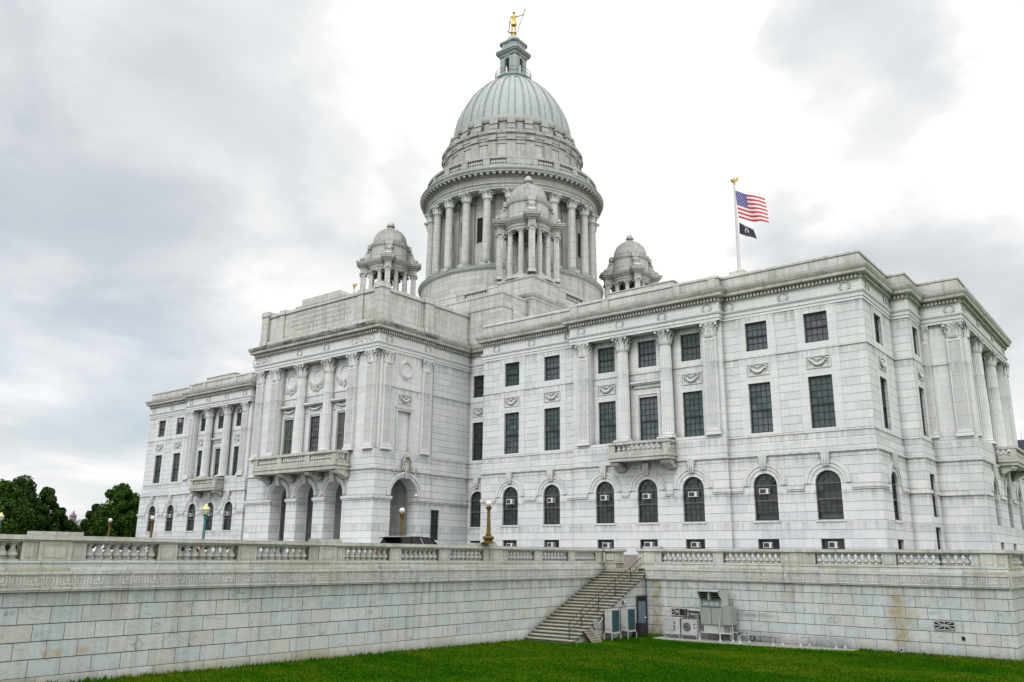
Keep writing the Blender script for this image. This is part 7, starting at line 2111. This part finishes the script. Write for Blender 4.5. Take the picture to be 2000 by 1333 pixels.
for k in range(8):
    z = 41.2 - k * 1.4; hw_ = k * 1.4 * .44
    b.tube([(1.4 - hw_ - .3, 0, z), (1.4 + hw_ + .3, 0, z)], .16, 4)
    n = k + 1
    for q in range(n):
        x0 = 1.4 - hw_ + (2 * hw_ * q / max(1, k) if k else 0)
        b.tube([(x0, 0, z), (x0 - .61, 0, z - 1.4)], .16, 4); b.tube([(x0, 0, z), (x0 + .61, 0, z - 1.4)], .16, 4)
obj('lattice', b, M.malllat, mt_)
b = MB(vplain); b.box(-7.2, -3.4, 0.0, 1.0, 38.5, 40.8); obj('parapet', b, M.distroof, mt_)
b = MB(vplain)
for x, h_ in ((1.4, 3.5), (-2, 2), (4, 2.6)): b.tube([(x, 3, 40), (x, 3, 40 + h_)], .06, 4)
obj('antennas', b, M.malllat, mt_)
tree(74, 62, -5.0, 12, 5.5, 'dark tree at the right edge beyond the end balcony', M.leaf2, 31, 9000)

# ------------------------------------------------------------------ sky and light
SUN_AZ, SUN_EL = R(200), R(52)      # direction towards the sun: compass style in the XY plane
sd = Vector((0.18 * 1.0, -0.62, 0.76)).normalized()
el = math.asin(sd.z); az = math.atan2(sd.x, sd.y)
wd_ = bpy.data.worlds.new('World'); S.world = wd_; wd_.use_nodes = True
t = NT(wd_.node_tree); bg = t.n['Background']
sky = t.n.new('ShaderNodeTexSky'); sky.sky_type = 'NISHITA'; sky.sun_disc = False; sky.sun_elevation = el; sky.sun_rotation = az
tc = t.new('ShaderNodeTexCoord', 'Generated')
sx3 = t.n.new('ShaderNodeSeparateXYZ'); t.put(sx3.inputs[0], tc)
zc = t.m('MAXIMUM', sx3.outputs[2], 0.0)
den = t.m('ADD', zc, 0.22)
cv = t.new('ShaderNodeCombineXYZ', 0, None, X=t.m('DIVIDE', sx3.outputs[0], den), Y=t.m('DIVIDE', sx3.outputs[1], den), Z=0.35)
n1 = t.noise(cv, 0.95, 7, 0.50, 0.5)
n2 = t.noise(t.new('ShaderNodeVectorMath', 0, {'operation': 'ADD'}, i0=cv, i1=(4.2, 1.7, 0)), 0.55, 5, 0.5, 0.3)
n3 = t.noise(cv, 2.6, 6, 0.55, 0.4)
# side factor: +1 towards the right of the view, -1 towards the left
side = t.m('ADD', t.m('MULTIPLY', sx3.outputs[0], .78), t.m('MULTIPLY', sx3.outputs[1], .62))
# cloud banks: broad darker and brighter masses, frayed by noise
CLOUDS = [(-0.867, 0.382, 0.319, 6.0, -0.9), (-0.814, 0.424, 0.397, 6, -0.75), (-0.83, 0.308, 0.464, 8, -0.45), (-0.718, 0.439, 0.541, 7, -0.35), (-0.717, 0.56, 0.414, 5, -0.5), (-0.713, 0.493, 0.498, 6, -0.3), (-0.176, 0.834, 0.523, 4.8, -2.2), (-0.118, 0.873, 0.473, 3.5, -0.5), (-0.224, 0.901, 0.371, 4.5, -1.1), (-0.135, 0.932, 0.325, 6.5, -1.6), (-0.297, 0.884, 0.36, 3.5, -0.7), (-0.109, 0.956, 0.271, 6, -0.7), (-0.871, 0.42, 0.256, 6, -0.35), (-0.916, 0.385, 0.111, 7, -0.45), (-0.774, 0.456, 0.44, 4.0, 0.6), (-0.615, 0.583, 0.531, 6, 0.9), (-0.711, 0.553, 0.435, 2.5, 0.7), (-0.373, 0.786, 0.494, 9, 1.2), (-0.453, 0.804, 0.385, 5, 0.8), (-0.123, 0.896, 0.43, 5, 1.2), (-0.907, 0.383, 0.175, 5, 0.3)]
wn = t.n.new('ShaderNodeTexNoise'); t.put(wn.inputs['Vector'], cv); wn.inputs['Scale'].default_value = 1.7; wn.inputs['Detail'].default_value = 6; wn.inputs['Roughness'].default_value = .58
wv = t.new('ShaderNodeVectorMath', 0, {'operation': 'SUBTRACT'}, i0=wn.outputs['Color'], i1=(.5, .5, .5))
wdir = t.new('ShaderNodeVectorMath', 0, {'operation': 'NORMALIZE'}, i0=t.new('ShaderNodeVectorMath', 0, {'operation': 'MULTIPLY_ADD'}, i0=wv, i1=(.34, .34, .30), i2=tc))
banks = None
for bx_, by_, bz_, br_, bs_ in CLOUDS:
    dt_ = t.new('ShaderNodeVectorMath', 'Value', {'operation': 'DOT_PRODUCT'}, i0=wdir, i1=(bx_, by_, bz_))
    q = t.m('MULTIPLY', t.smooth(dt_, math.cos(R(br_ * 1.6)), math.cos(R(br_ * .35))), bs_)
    banks = q if banks is None else t.m('ADD', banks, q)
cl = t.m('ADD', t.m('ADD', t.m('MULTIPLY', n1, .52), t.m('MULTIPLY', n2, .24)), t.m('ADD', t.m('MULTIPLY', n3, .30), t.m('MULTIPLY', side, .10)))
cl = t.m('ADD', t.m('ADD', cl, .025), t.m('MULTIPLY', banks, .125))
shade = t.ramp(cl, [(.34, (6.6, 6.95, 7.25)), (.44, (7.7, 7.95, 8.15)), (.52, (9.0, 9.1, 9.2)), (.59, (10.7, 10.7, 10.7))])
# brighter towards the zenith, as overcast is; gain behind camera added to light facades
back = t.m('ADD', t.m('MULTIPLY', sx3.outputs[0], .62), t.m('MULTIPLY', sx3.outputs[1], -.78))
gain = t.m('ADD', 1.0, t.m('ADD', t.m('MULTIPLY', t.smooth(sx3.outputs[2], .62, 1.0), 0.9), t.m('MULTIPLY', t.smooth(back, -.1, .8), 0.55)))
shade = t.new('ShaderNodeVectorMath', 0, {'operation': 'SCALE'}, i0=shade, Scale=gain)
blue = t.mix(1.0, sky.outputs[0], (1.25, 1.3, 1.3), 'MULTIPLY')
hole = t.m('MULTIPLY', t.ramp(t.m('ADD', n2, t.m('MULTIPLY', n3, .25)), [(.47, 1.0), (.60, 0.0)]), t.smooth(t.m('MULTIPLY', side, -1.0), .12, .55))
skyc = t.mix(t.m('MULTIPLY', hole, .40), shade, blue)
t.put(bg.inputs[0], skyc); bg.inputs[1].default_value = 0.1
sl = bpy.data.lights.new('sun', 'SUN'); sl.energy = 1.5; sl.angle = R(18); sl.color = (1.0, .99, .975)
so = bpy.data.objects.new('sun', sl); COL.objects.link(so)
so.rotation_euler = (-sd).to_track_quat('-Z', 'Y').to_euler()
